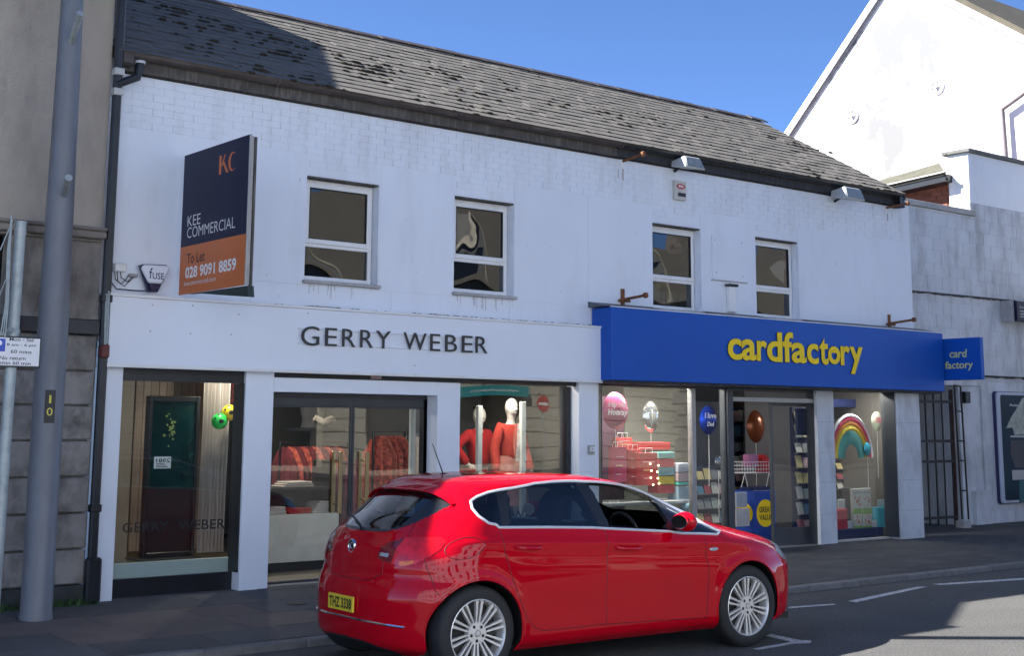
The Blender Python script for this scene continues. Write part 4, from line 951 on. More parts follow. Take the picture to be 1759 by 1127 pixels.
# side yard behind the low wall: brick end with gutter and small mossy roof
ex_ = thing('brick_outhouse', (22, 15.5, .14), 'red brick outhouse with black gutter and mossy slate roof behind the white walls', 'outhouse')
XO = xc+.08
PA, PB = onx(1500, 324, XO-.32), onx(1622, 296, XO-.32); TA, TB = onx(1500, 314, XO+1.2), onx(1614, 281, XO+1.2)
yn = onx(1630, 320, xc)[1]; SLZ = (PB[2]-PA[2])/(PB[1]-PA[1])
zat = lambda y: PB[2]+(y-PB[1])*SLZ
MB().prism([(yn, 0), (22, 0), (22, zat(22)-.02), (yn, zat(yn)-.02)], XO+.02, 26, 'x').build('wall_core', mt_brick, ex_)
bm2 = MB().box(0, .012, 0, .215, 0, .065).mesh('brick', mt_brick); k = 0; z = zat(yn)-.12
while z > zat(yn)-1.6:
    y = yn+(.11 if k % 2 else 0)
    while y < yn+3.2: inst('brick', bm2, (XO+.008, y, z-.065), ex_); y += .225
    z -= .075; k += 1
dA, dB = PA, PB
for k, dz in enumerate((0, -.055, -.11)): MB().tube([dA+np.array([.05*k, 0, dz]), dB+np.array([.05*k, -.02, dz])], .03, 8).build('gutter', mt_black, ex_, smooth=True)
MB().hexa([(XO-.30, PB[1], PB[2]-.16), (XO+.015, PB[1], PB[2]-.16), (XO+.015, PA[1], PA[2]-.16), (XO-.30, PA[1], PA[2]-.16), (XO-.30, PB[1], PB[2]-.02), (XO+.015, PB[1], PB[2]-.02), (XO+.015, PA[1], PA[2]-.02), (XO-.30, PA[1], PA[2]-.02)]).build('fascia_board', mt_black, ex_)
t3 = np.array([0, 0, -.05])
MB().hexa([PB+t3, TB+t3, TA+t3, PA+t3, PB-t3*.4, TB-t3*.4, TA-t3*.4, PA-t3*.4]).build('roof', M('mossy_slate', (.085, .083, .06), .85, .3, 5, .5, 60, dirt=(.11, .10, .03), dscale=(2, 2, 2), damt=.8), ex_)
# the big white gable
gb = thing('gable_house', (28, 19, .14), 'large white rendered gable end rising behind the shops on the right', 'building')
XG = 27.0
apL = onx(1350, 230, XG); apM = onx(1500, 0, XG); r0, r1_ = onx(1640, 0, XG), onx(1759, 60, XG)
# apex: cross of the two verge lines
d1 = apM-apL; d2 = r1_-r0
tt = np.linalg.solve(np.array([[d1[1], -d2[1]], [d1[2], -d2[2]]]), np.array([r0[1]-apL[1], r0[2]-apL[2]])); ap = apL+d1*tt[0]
def onL(z): return apL+d1*((z-apL[2])/d1[2])
def onR(z): return r0+d2*((z-r0[2])/d2[2])
zl = 2.0; zr = 6.5; EL, ER = onL(zl), onR(zr)
MB().prism([(EL[1], 0), (EL[1], zl), (ap[1], ap[2]), (ER[1], ER[2]), (ER[1], 0)], XG, XG+9, 'x').build('wall', mt_gablewhite, gb)
brg = M('white_bargeboard', (.78, .78, .78), .5, .03, 3)
def rake(p0, p1_, w, dx, m, name, t_=.03, off=0):
    d = Vector((0, p1_[1]-p0[1], p1_[2]-p0[2])).normalized(); nn = Vector((0, -d.z, d.y)); nn = nn if nn.z > 0 else -nn
    a = Vector((0, p0[1], p0[2]))+nn*off; b = Vector((0, p1_[1], p1_[2]))+nn*off
    q_ = [a-nn*w, b-nn*w, b, a]
    MB().prism([(p_.y, p_.z) for p_ in q_], XG-dx, XG-dx+t_, 'x').build(name, m, gb)
rake(EL, ap, .16, .10, brg, 'bargeboard', .04); rake(EL, ap, .22, .045, M('grey_shadow_board', (.25, .25, .26), .6), 'shadow_board', .03)
rake(ap, ER, .16, .10, brg, 'bargeboard', .04)
rake(ap, ER, .5, -9.1, mt_slate_far, 'far_verge', .03)
for (p0, p1_, nm, tk) in ((ap, ER, 'roof', .12), (EL, ap, 'roof', .02)):
    d = Vector((0, p1_[1]-p0[1], p1_[2]-p0[2])).normalized(); nn = Vector((0, -d.z, d.y)); nn = nn if nn.z > 0 else -nn
    a = Vector((0, p0[1], p0[2])); b = Vector((0, p1_[1], p1_[2]))
    MB().prism([(a.y, a.z), (b.y, b.z), ((b+nn*tk).y, (b+nn*tk).z), ((a+nn*tk).y, (a+nn*tk).z)], XG-.06 if tk > .1 else XG+.1, XG+9.3, 'x').build(nm, M('olive_brown_slate', (.07, .06, .04), .8, .3, 3, .4, 40), gb)
d = (ER-ap)/np.linalg.norm(ER-ap); nn = np.array([0, -d[2], d[1]]); nn = nn if nn[2] > 0 else -nn; mb = MB()
for i in range(24):      # slate courses on the street slope
    p = ER-d*(i*.25); mb.prism([(p[1]+nn[1]*.121, p[2]+nn[2]*.121), (p[1]-d[1]*.25+nn[1]*.121, p[2]-d[2]*.25+nn[2]*.121), (p[1]+nn[1]*.15, p[2]+nn[2]*.15)], XG-.08, XG+9.3, 'x')
o = mb.build('slate_courses', M('olive_slate', (.075, .065, .042), .8, .3, 3, .4, 40), gb)
# round pattress plates
for u, v in ((1464, 199), (1609, 149)):
    p = onx(u, v, XG); mb = MB()
    mb.lathe([(.13, -.02), (.17, -.035), (.20, -.03), (.205, -.001)], (XG, p[1], p[2]), 'x', 24)
    mb.lathe([(0, -.07), (.04, -.06), (.045, -.001)], (XG, p[1], p[2]), 'x', 12)
    mb.box(XG-.03, XG-.001, p[1]-.015, p[1]+.015, p[2]-.18, p[2]+.18); mb.box(XG-.03, XG-.001, p[1]-.18, p[1]+.18, p[2]-.015, p[2]+.015)
    mb.build('pattress_plate', mt_gablewhite, gb, smooth=True)
# drainpipe on the gable
pp = [onx(1800, 130, XG-.15), onx(1722, 187, XG-.15), onx(1728, 270, XG-.15), onx(1729, 330, XG-.15)]
MB().tube(pp, .055, 12).build('drainpipe', M('grey_drainpipe', (.16, .14, .15), .5), gb, smooth=True)
# ------------------------------------------------------------------ gate passage
xg0 = c6[1]+.005; xg1 = at(1637, 780, 13.35)[0]
YGt = 13.35
pw_ = thing('gate_passage', (xg0, YGt+.4, .14), 'dark passage with boarded brown back behind the iron gate', 'passage')
bx(xg0, xg0+.05, YG+.2, 17.4, .1, 2.6).build('side_wall', mt_brick, pw_)
bx(at(1655, 800, YR_)[0]-.12, at(1655, 800, YR_)[0]-.06, YR_+.3, 17.4, .1, 2.6).build('side_wall', mt_blockwhite, pw_)
for i in range(12): x = xg0+.06+i*.155; bx(x, x+.148, 14.6+random.uniform(-.006, .006), 14.65, .14, 1.45).build('board', M('brown_board', (.07, .045, .03), .8, .3, 5, objvar=.25) if i == 0 else bpy.data.materials['brown_board'], pw_)
bx(xg0+.051, xg0+2, 17.3, 17.4, .1, 2.6).build('back_wall', mt_darkroom, pw_); bx(xg0+.051, xe, YR_+.31, 17.4, 2.45, 2.5).build('ceiling', mt_darkroom, pw_)
# pier beside the gate
bx(xpL, xe-.003, YR_+.03, YR_+.35, 0, zlow-.001).build('pier', mt_blockwhite, rb, bevel=.006)
x45 = at(1672, 845, YR_)[0]; zst = at(1680, 843, YR_)[2]
bx(x45, xe+.08, YR_-.05, YR_+.029, .05, zst).build('pier_foot', mt_blockwhite, rb, bevel=.006)
A, B = at(1651, 673, YR_), at(1660, 693, YR_); o = bx(A[0], B[0], YR_-.09, YR_+.028, B[2], A[2]).build('bell_box', mt_black, None, bevel=.006); tag(o, 'small black box on the white pier above the iron gate', 'box')
# iron gate
gt = thing('iron_gate', (xg0, YGt, .14), 'tall dark iron bar gate closing the passage beside the card shop', 'gate')
iron = M('dark_iron', (.018, .017, .018), .6, .3, 10, dirt=(.08, .04, .02), dscale=(8, 8, 4), damt=.5)
zgt = 2.42; nb = 10
for i in range(nb):
    x = xg0+.07+(xg1-xg0-.1)*i/(nb-1); bx(x-.011, x+.011, YGt-.011, YGt+.011, .2, zgt).build('gate_bar', iron, gt)
for z in (at(1610, 890, YGt)[2], at(1610, 793, YGt)[2], at(1610, 758, YGt)[2], at(1610, 690, YGt)[2]):
    bx(xg0+.03, xg1+.0, YGt-.030, YGt-.012, z-.022, z+.022).build('gate_rail', iron, gt)
bx(xg1-.0, xg1+.03, YGt-.03, YGt+.03, .14, zgt).build('gate_post', M('rusty_brown_post', (.07, .03, .02), .8, .3, 9), gt)
# half folded leaf seen edge on
g2 = thing('gate_leaf', (xg1+.1, YGt-.1, .14), 'narrow black ladder like gate leaf leaning beside the iron gate', 'gate leaf')
L0, L1 = (at(1639, 662, YGt-.1), at(1653, 893, YGt-.1)), (at(1650, 664, YGt-.1), at(1664, 893, YGt-.1))
for a, b in (L0, L1): MB().tube([a, b], .016, 8).build('stile', iron, g2)
for v in (664, 708, 759, 793, 844): 
    t_ = (v-664)/229; a = L0[0]+(L0[1]-L0[0])*t_; b = L1[0]+(L1[1]-L1[0])*t_; MB().tube([a, b], .014, 8).build('rung', iron, g2)
A = at(1657, 897, YGt-.1); bx(A[0]-.12, A[0]+.1, YGt-.16, YGt+.0, .12, .26).build('foot_block', mt_sill, g2, bevel=.01)
# poster case on the right wall
A, B = at(1716, 674, YR_-.09), at(1726, 866, YR_-.09); x0 = (A[0]+at(1731, 866, YR_-.09)[0])/2-.12; zt1, zb1 = at(1730, 674, YR_-.09)[2], at(1735, 865, YR_-.09)[2]
pcx = thing('poster_case', (x0, YR_, zb1), 'large poster case with a pale rounded frame and dark teal poster on the right wall', 'poster case')
def rr(x0, x1, z0, z1, r, n=5):
    o_ = []
    for cx_, cz_, a0 in ((x1-r, z1-r, 0), (x0+r, z1-r, 90), (x0+r, z0+r, 180), (x1-r, z0+r, 270)):
        for i in range(n+1): t_ = math.radians(a0+90*i/n); o_.append((cx_+r*math.cos(t_), cz_+r*math.sin(t_)))
    return o_
MB().prism(rr(x0, x0+2.0, zb1, zt1, .07), YR_-.09, YR_-.002).build('frame', M('pale_blue_grey_frame', (.45, .50, .60), .4, .03), pcx, bevel=.012)
MB().prism(rr(x0-.012, x0+2.0, zb1-.01, zt1+.012, .07), YR_-.06, YR_-.0015).build('case', M('navy_case', (.03, .03, .10), .5), pcx)
MB().prism(rr(x0+.1, x0+1.9, zb1+.05, zt1-.05, .05), YR_-.094, YR_-.0901).build('poster', M('dark_teal_poster', (.006, .028, .05), .35, .3, 2, spec=.3), pcx)
pm = [M('poster_pale', (.35, .38, .33), .4, .3, 10), M('poster_silver', (.45, .45, .43), .4, .1), M('poster_grey', (.06, .065, .075), .4, .1), M('poster_teal', (.03, .12, .14), .4, .1)]
qq = lambda u, v: (lambda p_: (p_[0], p_[2]))(at(1700+u*.1863, 660+v*.1863, YR_-.094))
for k, (poly, m_) in enumerate((([(150, 410), (200, 300), (240, 240), (300, 130), (420, 110), (420, 460), (230, 470), (210, 400)], 0), ([(190, 476), (420, 470), (420, 494), (190, 492)], 1), ([(190, 520), (420, 510), (420, 770), (230, 772), (190, 640)], 2), ([(205, 795), (420, 790), (420, 880), (210, 885)], 1), ([(270, 890), (420, 885), (420, 1090), (275, 1092)], 3))):
    MB().prism([qq(*p_) for p_ in poly], YR_-.0965-k*.0008, YR_-.0945).build('poster_shape', pm[m_], pcx)
mb = MB(); a = qq(180, 205); line(mb, 'Auto', (a[0], YR_-.1005, a[1]), XD, UP, .28, .05, 0, 0); mb.build('poster_word', mt_whitep, pcx, fix=False)
# small dark sign at the right edge
A, B = at(1741, 517, YR_-.2), at(1741, 551, YR_-.2)
sg2 = thing('small_shop_sign', (A[0], YR_-.2, B[2]), 'small dark blue sign with faint pale text at the right edge of the photo', 'sign')
bx(A[0], A[0]+1.2, YR_-.26, YR_-.14, B[2], A[2]).build('panel', mt_navy, sg2, bevel=.004); bx(A[0]-.10, A[0]-.002, YR_-.20, YR_-.001, B[2]-.02, A[2]+.01).build('side_return', mt_sill, sg2)
mb = MB(); line(mb, 'Auto', (A[0]+.08, YR_-.2615, B[2]+.23), XD, UP, .22, .045, 0, 0)
for k in range(3): mb.add([(A[0]+.1, YR_-.2615, B[2]+.17-k*.05), (A[0]+.34, YR_-.2615, B[2]+.17-k*.05), (A[0]+.34, YR_-.2615, B[2]+.19-k*.05), (A[0]+.1, YR_-.2615, B[2]+.19-k*.05)], [(0, 1, 2, 3)])
mb.build('lettering', M('pale_print', (.3, .4, .42), .5, 0), sg2, fix=False)
# ------------------------------------------------------------------ the other side of the street (seen in the glass), then the added bounce terrace
YO = -15.0
mt_cream = M('cream_stone', (.44, .41, .33), .8, .06, 1.5, dirt=(.3, .27, .22), damt=.3); mt_ograss = M('dark_window_glass', (.02, .025, .03), .1, 0)
ob = thing('cream_building', (30, YO, 0), 'long cream coursed stone building across the street, seen only as reflections', 'building')
ops = [(18.3, 24.7, .3, 3.3), (26.4, 33.3, .3, 2.9), (35.2, 36.9, .2, 3.2)]+[(x, x+1.3, 4.4, 6.0) for x in np.arange(15, 60, 3.4)]
ops += [(44.5, 50, .3, 3.2)]
mb = MB(); gops = [o_ for o_ in ops if o_[2] < 1]; uops = [o_ for o_ in ops if o_[2] > 1]
wall_cols(mb, 12, 42.3, 0, 3.8, YO-.4, YO, gops[:3]); mb.build('wall', mt_cream, ob); bx(42.301, 66, YO-.4, YO, 0, 3.8).build('dark_wall', M('dark_shopfront', (.035, .035, .04), .6), ob); mb = MB(); wall_cols(mb, 12, 66, 3.801, 6.8, YO-.4, YO, uops); mb.build('upper_wall', M('grey_upper_render', (.19, .19, .185), .8, .15, 1.5), ob)
bx(12, 66, YO-.6, YO-.41, 0, 6.6).build('dark_interior', mt_ograss, ob)
mb = MB()
z = .45
while z < 6.8: mb.box(12, 18.29, YO, YO+.004, z, z+.03); mb.box(24.71, 26.39, YO, YO+.004, z, z+.03); mb.box(33.31, 35.19, YO, YO+.004, z, z+.03); mb.box(36.91, 44.4, YO, YO+.004, z, z+.03); z += .5
mb.build('course_joint', mt_blackmatt, ob)
for k in range(12):      # quoins
    w_ = .9 if k % 2 else .6; bx(42.2-w_, 42.2, YO+.0045, YO+.05, .3+k*.5, .3+k*.5+.44).build('quoin', M('grey_quoin', (.33, .31, .27), .8) if k == 0 else bpy.data.materials['grey_quoin'], ob)
MB().prism([(YO+.3, 6.81), (YO-9.2, 6.81), (YO-4.5, 11.3)], 12, 36, 'x').build('roof', mt_slate_far, ob)
MB().prism([(YO+.3, 6.81), (YO-9.2, 6.81), (YO-4.5, 10.6)], 36.01, 66, 'x').build('roof', mt_slate_far, ob)
for x in (16, 23, 30.5, 40, 52): MB().prism([(x-1.6, 6.82), (x+1.6, 6.82), (x, 9.6)], YO-3.5, YO+.05).build('gable', bpy.data.materials['grey_upper_render'], ob); MB().tube([(x-1.75, YO+.1, 6.8), (x, YO+.1, 9.75), (x+1.75, YO+.1, 6.8)], .09, 6).build('gable_trim', mt_cream, ob); bx(x-.5, x+.5, YO+.051, YO+.08, 7.1, 8.3).build('attic_window', mt_ograss, ob)
for x in (20, 35.5, 47): bx(x, x+1.1, YO-5.1, YO-4.0, 10.2, 12.4).build('chimney', mt_stone, ob)
o2 = thing('bounce_terrace', (0, -3.6, 0), 'unseen pale blue terrace added behind the camera to bounce light at the shops', 'building')  # unseen, added to bounce sunlight onto the shaded shopfronts
mt_pale = M('bounce_terrace_render', (.62, .69, .79), .8, .05, 1)  # blue in this render cools the bounced light
mb = MB(); wall_cols(mb, -34, 11.2, 0, 9.5, -4.0, -3.6, [(x, x+1.1, a, a+1.6) for x in np.arange(-32, 10, 3.4) for a in (1.0, 4.2, 7.1)]); mb.build('wall', mt_pale, o2)
bx(-34, 11.0, -4.4, -4.01, 0, 9.4).build('dark_interior', mt_ograss, o2); bx(10.9, 11.2, -13, -4.01, 0, 9.5).build('end_wall', mt_stone, o2); MB().prism([(-3.3, 9.51), (-13, 9.51), (-8, 12.5)], -34, 11.3, 'x').build('roof', mt_slate_far, o2)
tag(bx(-40, 11.4, -3.59, -1.4, -.2, .12).build('near_pavement', M('pale_concrete', (.36, .35, .33), .85, .1, 2)), kind='structure')
tag(bx(-40, 90, YO+.01, -12.0, -.3, .12).build('far_pavement', mt_footway), kind='structure')
# no entry sign across the street
def mirror_point(u, v, Y, Yg=YG):       # where a thing must stand across the street to be seen in the shop glass here
    d = ray(u, v); t = (Yg-0)/d[1]; hit = CAM+d*t; d2 = d*np.array([1, -1, 1]); return hit+d2*((Yg-Y)/d[1]), hit
pn, _ = mirror_point(931, 695, -12.6)
ne = thing('no_entry_sign', (pn[0], -12.6, .12), 'round red no entry sign on a grey pole, mirrored in the mannequin window', 'road sign')
MB().tube([(pn[0], -12.66, .1), (pn[0], -12.66, pn[2]+.3)], .035, 10).build('pole', mt_galv, ne)
MB().lathe([(0, .02), (.33, .02), (.335, .01), (.335, 0), (0, 0)], (pn[0], -12.6, pn[2]), 'y', 32).build('disc', M('sign_red', (.50, .02, .03), .4, 0), ne)
bx(pn[0]-.26, pn[0]+.26, -12.579, -12.575, pn[2]-.055, pn[2]+.055).build('white_bar', mt_whitep, ne)
# teal charity shop fascia across the street, its lettering mirrored in the glass
ta, _ = mirror_point(792, 662, YO+.3); tb_, _ = mirror_point(906, 683, YO+.3)
tf = thing('teal_fascia', (ta[0], YO+.3, tb_[2]), 'teal shop fascia with white web address across the street, mirrored in the glass', 'shop sign')
x0, x1 = min(ta[0], tb_[0]), max(ta[0], tb_[0]); zz1, zz0 = (ta[2]), (tb_[2])
bx(x0, x1, YO+.05, YO+.3, zz0, zz1).build('board', M('teal_board', (.01, .30, .32), .4, 0), tf)
mb = MB(); wl = (x1-x0)*.72; line(mb, 'www.cancerfocusni.org', (x0+(x1-x0)*.85, YO+.302, zz0+(zz1-zz0)*.32), (-1, 0, 0), UP, wl, (zz1-zz0)*.36, 0, .015); mb.build('lettering', mt_whitep, tf, fix=False)
# z, xr, xf, w, Lr, nr, Lf, nf
CAR_T=np.array([
[.17,-.48,3.56,.800,.45,2.4,.75,2.3],
[.22,-.56,3.62,.862,.52,2.4,.85,2.2],
[.30,-.59,3.65,.884,.56,2.35,.90,2.2],
[.42,-.60,3.67,.897,.58,2.3,.92,2.2],
[.55,-.60,3.67,.906,.58,2.3,.92,2.2],
[.63,-.585,3.65,.908,.58,2.3,.92,2.2],
[.70,-.555,3.60,.905,.57,2.3,.92,2.2],
[.78,-.55,3.50,.902,.57,2.3,.92,2.3],
[.85,-.54,3.30,.897,.58,2.3,.95,2.4],
[.91,-.525,3.02,.885,.60,2.25,.95,2.6],
[.96,-.49,2.76,.869,.60,2.2,.90,2.9],
[1.00,-.465,2.58,.852,.60,2.15,.80,3.0],
[1.04,-.415,2.45,.834,.58,2.1,.62,2.6],
[1.12,-.315,2.25,.800,.55,2.1,.58,2.5],
[1.20,-.205,2.06,.765,.50,2.1,.56,2.5],
[1.28,-.095,1.86,.727,.45,2.2,.55,2.5],
[1.335,-.03,1.70,.690,.45,2.3,.55,2.5],
[1.36,.01,1.56,.640,.45,2.3,.55,2.4],
[1.382,.08,1.40,.565,.45,2.2,.50,2.3],
[1.397,.22,1.22,.45,.42,2.1,.45,2.2],
[1.405,.40,1.02,.28,.28,2,.28,2],
[1.408,.60,.84,.06,.1,2,.1,2]])
NR,NS,NF=30,150,34
NU=NR+NS+NF
NZ=96
def _interp(z):
    # smooth cubic (Catmull) in index space, z given -> params
    T=CAR_T; k=np.clip(np.searchsorted(T[:,0],z)-1,0,len(T)-2)
    t=(z-T[k,0])/(T[k+1,0]-T[k,0])
    h=(T[k+1,0]-T[k,0])
    def slope(i):
        i0=np.clip(i-1,0,len(T)-1);i1=np.clip(i+1,0,len(T)-1)
        return (T[i1]-T[i0])/(T[i1,0]-T[i0,0])[...,None]
    m0=slope(k)*h[...,None];m1=slope(k+1)*h[...,None];t=t[...,None]
    return (2*t**3-3*t**2+1)*T[k]+(t**3-2*t**2+t)*m0+(-2*t**3+3*t**2)*T[k+1]+(t**3-t**2)*m1
# z levels: denser near top
ZL=np.concatenate([np.linspace(.17,1.30,78),np.linspace(1.31,1.408,NZ-78)])
def car_pt(iu,jz):
    """iu in [0,NU], jz in [0,NZ-1] -> x,y(>=0),z"""
    iu=np.asarray(iu,float);jz=np.asarray(jz,float)
    z=np.interp(jz,np.arange(NZ),ZL)
    P=_interp(z);xr,xf,w,Lr,nr,Lf,nf=[P[...,i] for i in range(1,8)]
    th=np.clip(iu/NR,0,1)*np.pi/2
    s=np.sin(th);c=np.cos(th)
    xa=xr+Lr*(1-np.maximum(c,0)**(2/nr)); ya=w*np.maximum(s,0)**(2/nr)
    t=np.clip((iu-NR)/NS,0,1)
    xb=(xr+Lr)+t*((xf-Lf)-(xr+Lr)); yb=w
    ph=np.clip((iu-NR-NS)/NF,0,1)*np.pi/2
    xc=(xf-Lf)+Lf*np.maximum(np.sin(ph),0)**(2/nf); yc=w*np.maximum(np.cos(ph),0)**(2/nf)
    x=np.where(iu<=NR,xa,np.where(iu<=NR+NS,xb,xc));y=np.where(iu<=NR,ya,np.where(iu<=NR+NS,yb,yc))
    side=np.clip(y/np.maximum(w,1e-3),0,1)**6
    # plan barrel
    y=y*(1-.022*((x-1.35)/2.0)**2*np.clip((z-.2)/.3,0,1))
    # flares, sculpting
    g=lambda a,b:np.exp(-(a/b)**2)
    for hx in(0,2.685):
        r=np.hypot(x-hx,z-.325); y=y+side*.020*g(r-.375,.06)*(z<.95)
    zl=.955-.045*(x+.2)
    y=y+side*(.014*g(z-zl,.035)-.010*g(z-zl+.09,.05)*np.clip((x-.1)/.5,0,1))*np.clip((x+.45)/.5,0,1)*np.clip((2.9-x)/.6,0,1)
    zb=.44+.05*np.clip(x,0,2)/2
    y=y-side*.014*g(z-zb,.10)*np.clip((x-.45)/.2,0,1)*np.clip((2.25-x)/.2,0,1)
    y=y+side*.006*g(z-.27,.04)
    return x,y,z
def iu_of_x(x,jz,front=False):
    z=np.interp(jz,np.arange(NZ),ZL);P=_interp(np.array(z))
    xr,xf,w,Lr,nr,Lf,nf=P[1:8]
    if x<xr+Lr:
        c=1-(x-xr)/Lr; c=min(max(c,0),1)**(nr/2); return math.acos(c)/(math.pi/2)*NR
    if x<=xf-Lf: return NR+NS*(x-(xr+Lr))/((xf-Lf)-(xr+Lr))
    s=min(max((x-(xf-Lf))/Lf,0),1)**(nf/2);return NR+NS+NF*math.asin(s)/(math.pi/2)
def jz_of_z(z): return float(np.interp(z,ZL,np.arange(NZ)))
# ------------------------------------------------------------------ the red car
mt_paint = M('red_car_paint', (.46, .001, .010), .6, .03, 3, coat=.75, spec=.0)
_nt = mt_paint.node_tree; _b = _nt.nodes['Principled BSDF']; _o = _nt.nodes['Material Output']; _g = _nt.nodes.new('ShaderNodeNewGeometry'); _d = _nt.nodes.new('ShaderNodeBsdfDiffuse'); _m = _nt.nodes.new('ShaderNodeMixShader')
_d.inputs[0].default_value = (.02, .02, .022, 1); _nt.links.new(_g.outputs['Backfacing'], _m.inputs[0]); _nt.links.new(_b.outputs[0], _m.inputs[1]); _nt.links.new(_d.outputs[0], _m.inputs[2]); _nt.links.new(_m.outputs[0], _o.inputs[0])      # the inner face of the panels is dark trim
mt_trim = M('satin_bright_trim', (.72, .75, .80), .35, 0, metal=.35); mt_chrome = M('chrome_x', (.7, .7, .7)) if 0 else M('chrome', (.75, .77, .80), .12, 0, metal=1.0); mt_tyre = M('tyre_rubber', (.018, .018, .019), .75, .2, 30, .2, 90)
mt_alloy = M('silver_alloy', (.72, .71, .69), .38, .04, 20, metal=.6); mt_cabin = M('dark_cabin_trim', (.022, .023, .026), .8, .2, 10)
mt_plast = M('black_plastic', (.012, .012, .013), .5, .2, 8); mt_taill = M('red_lamp_lens', (.62, .003, .010), .18, .30, 14, coat=.5)
mt_tailin = M('smoked_red_lens', (.16, .004, .012), .15, .4, 30, coat=.6); mt_amber = M('amber_lamp_lens', (.80, .16, .005), .25, .3, 40, coat=.3); mt_headl = M('clear_lamp_lens', (.50, .55, .60), .08, .3, 25, metal=.4, coat=1.0)
car = thing('parked_car', (6.125, 8.73, 0), 'shiny red five door hatchback parked at the kerb in front of the shops', 'car', rotz=math.radians(-3.0))
def L(o, par): o.parent = par; return o
def bL(mb, name, m, par=car, **k): return L(mb.build(name, m, None, **k), par)
SG = 2
Ig, Jg = np.meshgrid(np.arange(NU*SG+1.)/SG, np.arange((NZ-1)*SG+1.)/SG, indexing='ij'); Ig = Ig.copy(); Jg = Jg.copy(); locked = np.zeros(Ig.shape, bool)
zz_ = lambda z: jz_of_z(z)
def PZ(pts): return [(i_, zz_(z)) for i_, z in pts]
def PX(pts):
    o_ = []
    for (x0_, z0_), (x1_, z1_) in zip(pts, pts[1:]+pts[:1]):
        for k in range(8): x, z = x0_+(x1_-x0_)*k/8, z0_+(z1_-z0_)*k/8; o_.append((iu_of_x(x, zz_(z)), zz_(z)))
    return o_
def PXL(pts): return PX(pts)[:-7]
def circ(hx, R=.372): return [(iu_of_x(hx+R*math.cos(t), zz_(.325+R*math.sin(t))), zz_(.325+R*math.sin(t))) for t in np.linspace(math.radians(-25), math.radians(205), 60)]+[(iu_of_x(hx-R*.9, 0), -2), (iu_of_x(hx+R*.9, 0), -2)]
def mirror0(pts): return pts      # centre line closes at iu=0
DLO = PZ([(20.5, 1.227), (22, 1.175), (24.5, 1.125), (28, 1.075), (34, 1.043), (54, 1.036), (74, 1.029), (115, 1.010), (146, .984), (175.5, .955), (182, .925), (184.5, .908), (187.5, .926), (190, .985), (194, 1.051), (196.5, 1.124), (197.3, 1.197), (196, 1.249), (192, 1.293), (188, 1.322), (183, 1.342), (176, 1.350), (155, 1.352), (120, 1.350), (73.5, 1.340), (29.5, 1.31), (24, 1.285), (21.5, 1.256)])
def strip(x0, z0, x1, z1, w0, w1): return PX([(x0-w0, z0), (x0+w0, z0), (x1+w1, z1), (x1-w1, z1)])
REG = [('arch', circ(0)), ('arch', circ(2.685)),
 ('tail_amber', PZ([(11.5, .815), (15.3, .828), (14.5, .80), (12, .785)])),
 ('reverse_lens', PZ([(7.0, .845), (9.0, .838), (9.2, .862), (7.2, .868)])),
 ('tail_inner', PZ([(6.5, .83), (8, .815), (9.9, .80), (10.6, .90), (11.5, .968), (8.5, .94), (7, .90)])),
 ('tail_light', PZ([(6.5, .83), (7, .90), (8.5, .94), (12, .977), (19, .984), (20.3, .955), (20, .904), (18.5, .867), (15, .80), (12, .779), (10, .80), (8, .815)])),
 ('rear_window', PZ([(-2, 1.018), (7, 1.022), (8.7, 1.05), (9.6, 1.14), (10.5, 1.235), (6, 1.268), (-2, 1.278)])),
 ('window_border', PZ([(-2, .998), (6, 1.003), (9, 1.029), (11.5, 1.073), (16.5, 1.205), (12, 1.25), (6, 1.29), (-2, 1.296)])),
 ('pillar_strip', strip(1.195, .99, 1.075, 1.37, .05, .066)),
 ('pillar_strip', PX([(.235, 1.02), (.30, 1.02), (.37, 1.33), (.265, 1.32)])),
 ('pillar_strip', PX([(1.845, .93), (1.92, .93), (1.905, 1.25), (1.80, 1.25)])),
 ('DLO', DLO),
 ('headlight', PZ([(194, .80), (197.5, .83), (203, .76), (203, .68), (198, .63), (192.5, .665), (190.5, .735)])),
 ('lamp_slot', PZ([(199.5, .44), (206, .44), (206, .51), (200, .50)])),
 ('grille', PZ([(207.5, .40), (216, .38), (216, .66), (208.5, .66)])),
 ('windscreen', PZ([(203, 1.045), (216, 1.05), (216, 1.345), (206, 1.345), (201.5, 1.20)])),
 ('rear_door', PX([(.22, 1.037), (1.186, 1.0), (1.17, .30), (.58, .30), (.5, .324), (.40, .41), (.30, .62), (.215, .90)])),
 ('front_door', PX([(1.186, 1.0), (2.25, .895), (2.19, .87), (2.225, .64), (2.21, .27), (1.17, .30)])),
 ('tailgate', PZ([(-2, .665), (5, .668), (8, .72), (9.3, .80), (10, .90), (12.4, .975), (11.5, 1.073), (9, 1.029), (6, 1.003), (-2, .998)])),
 ('lower_valance', PZ([(-2, .10), (12, .10), (9, .215), (5, .245), (-2, .26)])),
 ('rear_bumper', PZ([(-2, .1), (19, .1), (21.5, .5), (21, .61), (17, .80), (15, .795), (12, .775), (9.5, .80), (8, .72), (5, .668), (-2, .665)])),
 ('bonnet', PZ([(201.5, .985), (200.5, .92), (197.5, .83), (203, .77), (216, .74), (216, 1.02), (204, 1.02)])),
 ('front_bumper', PZ([(188, .1), (216, .1), (216, .66), (203, .68), (198, .63), (192.5, .665), (189, .60)]))]
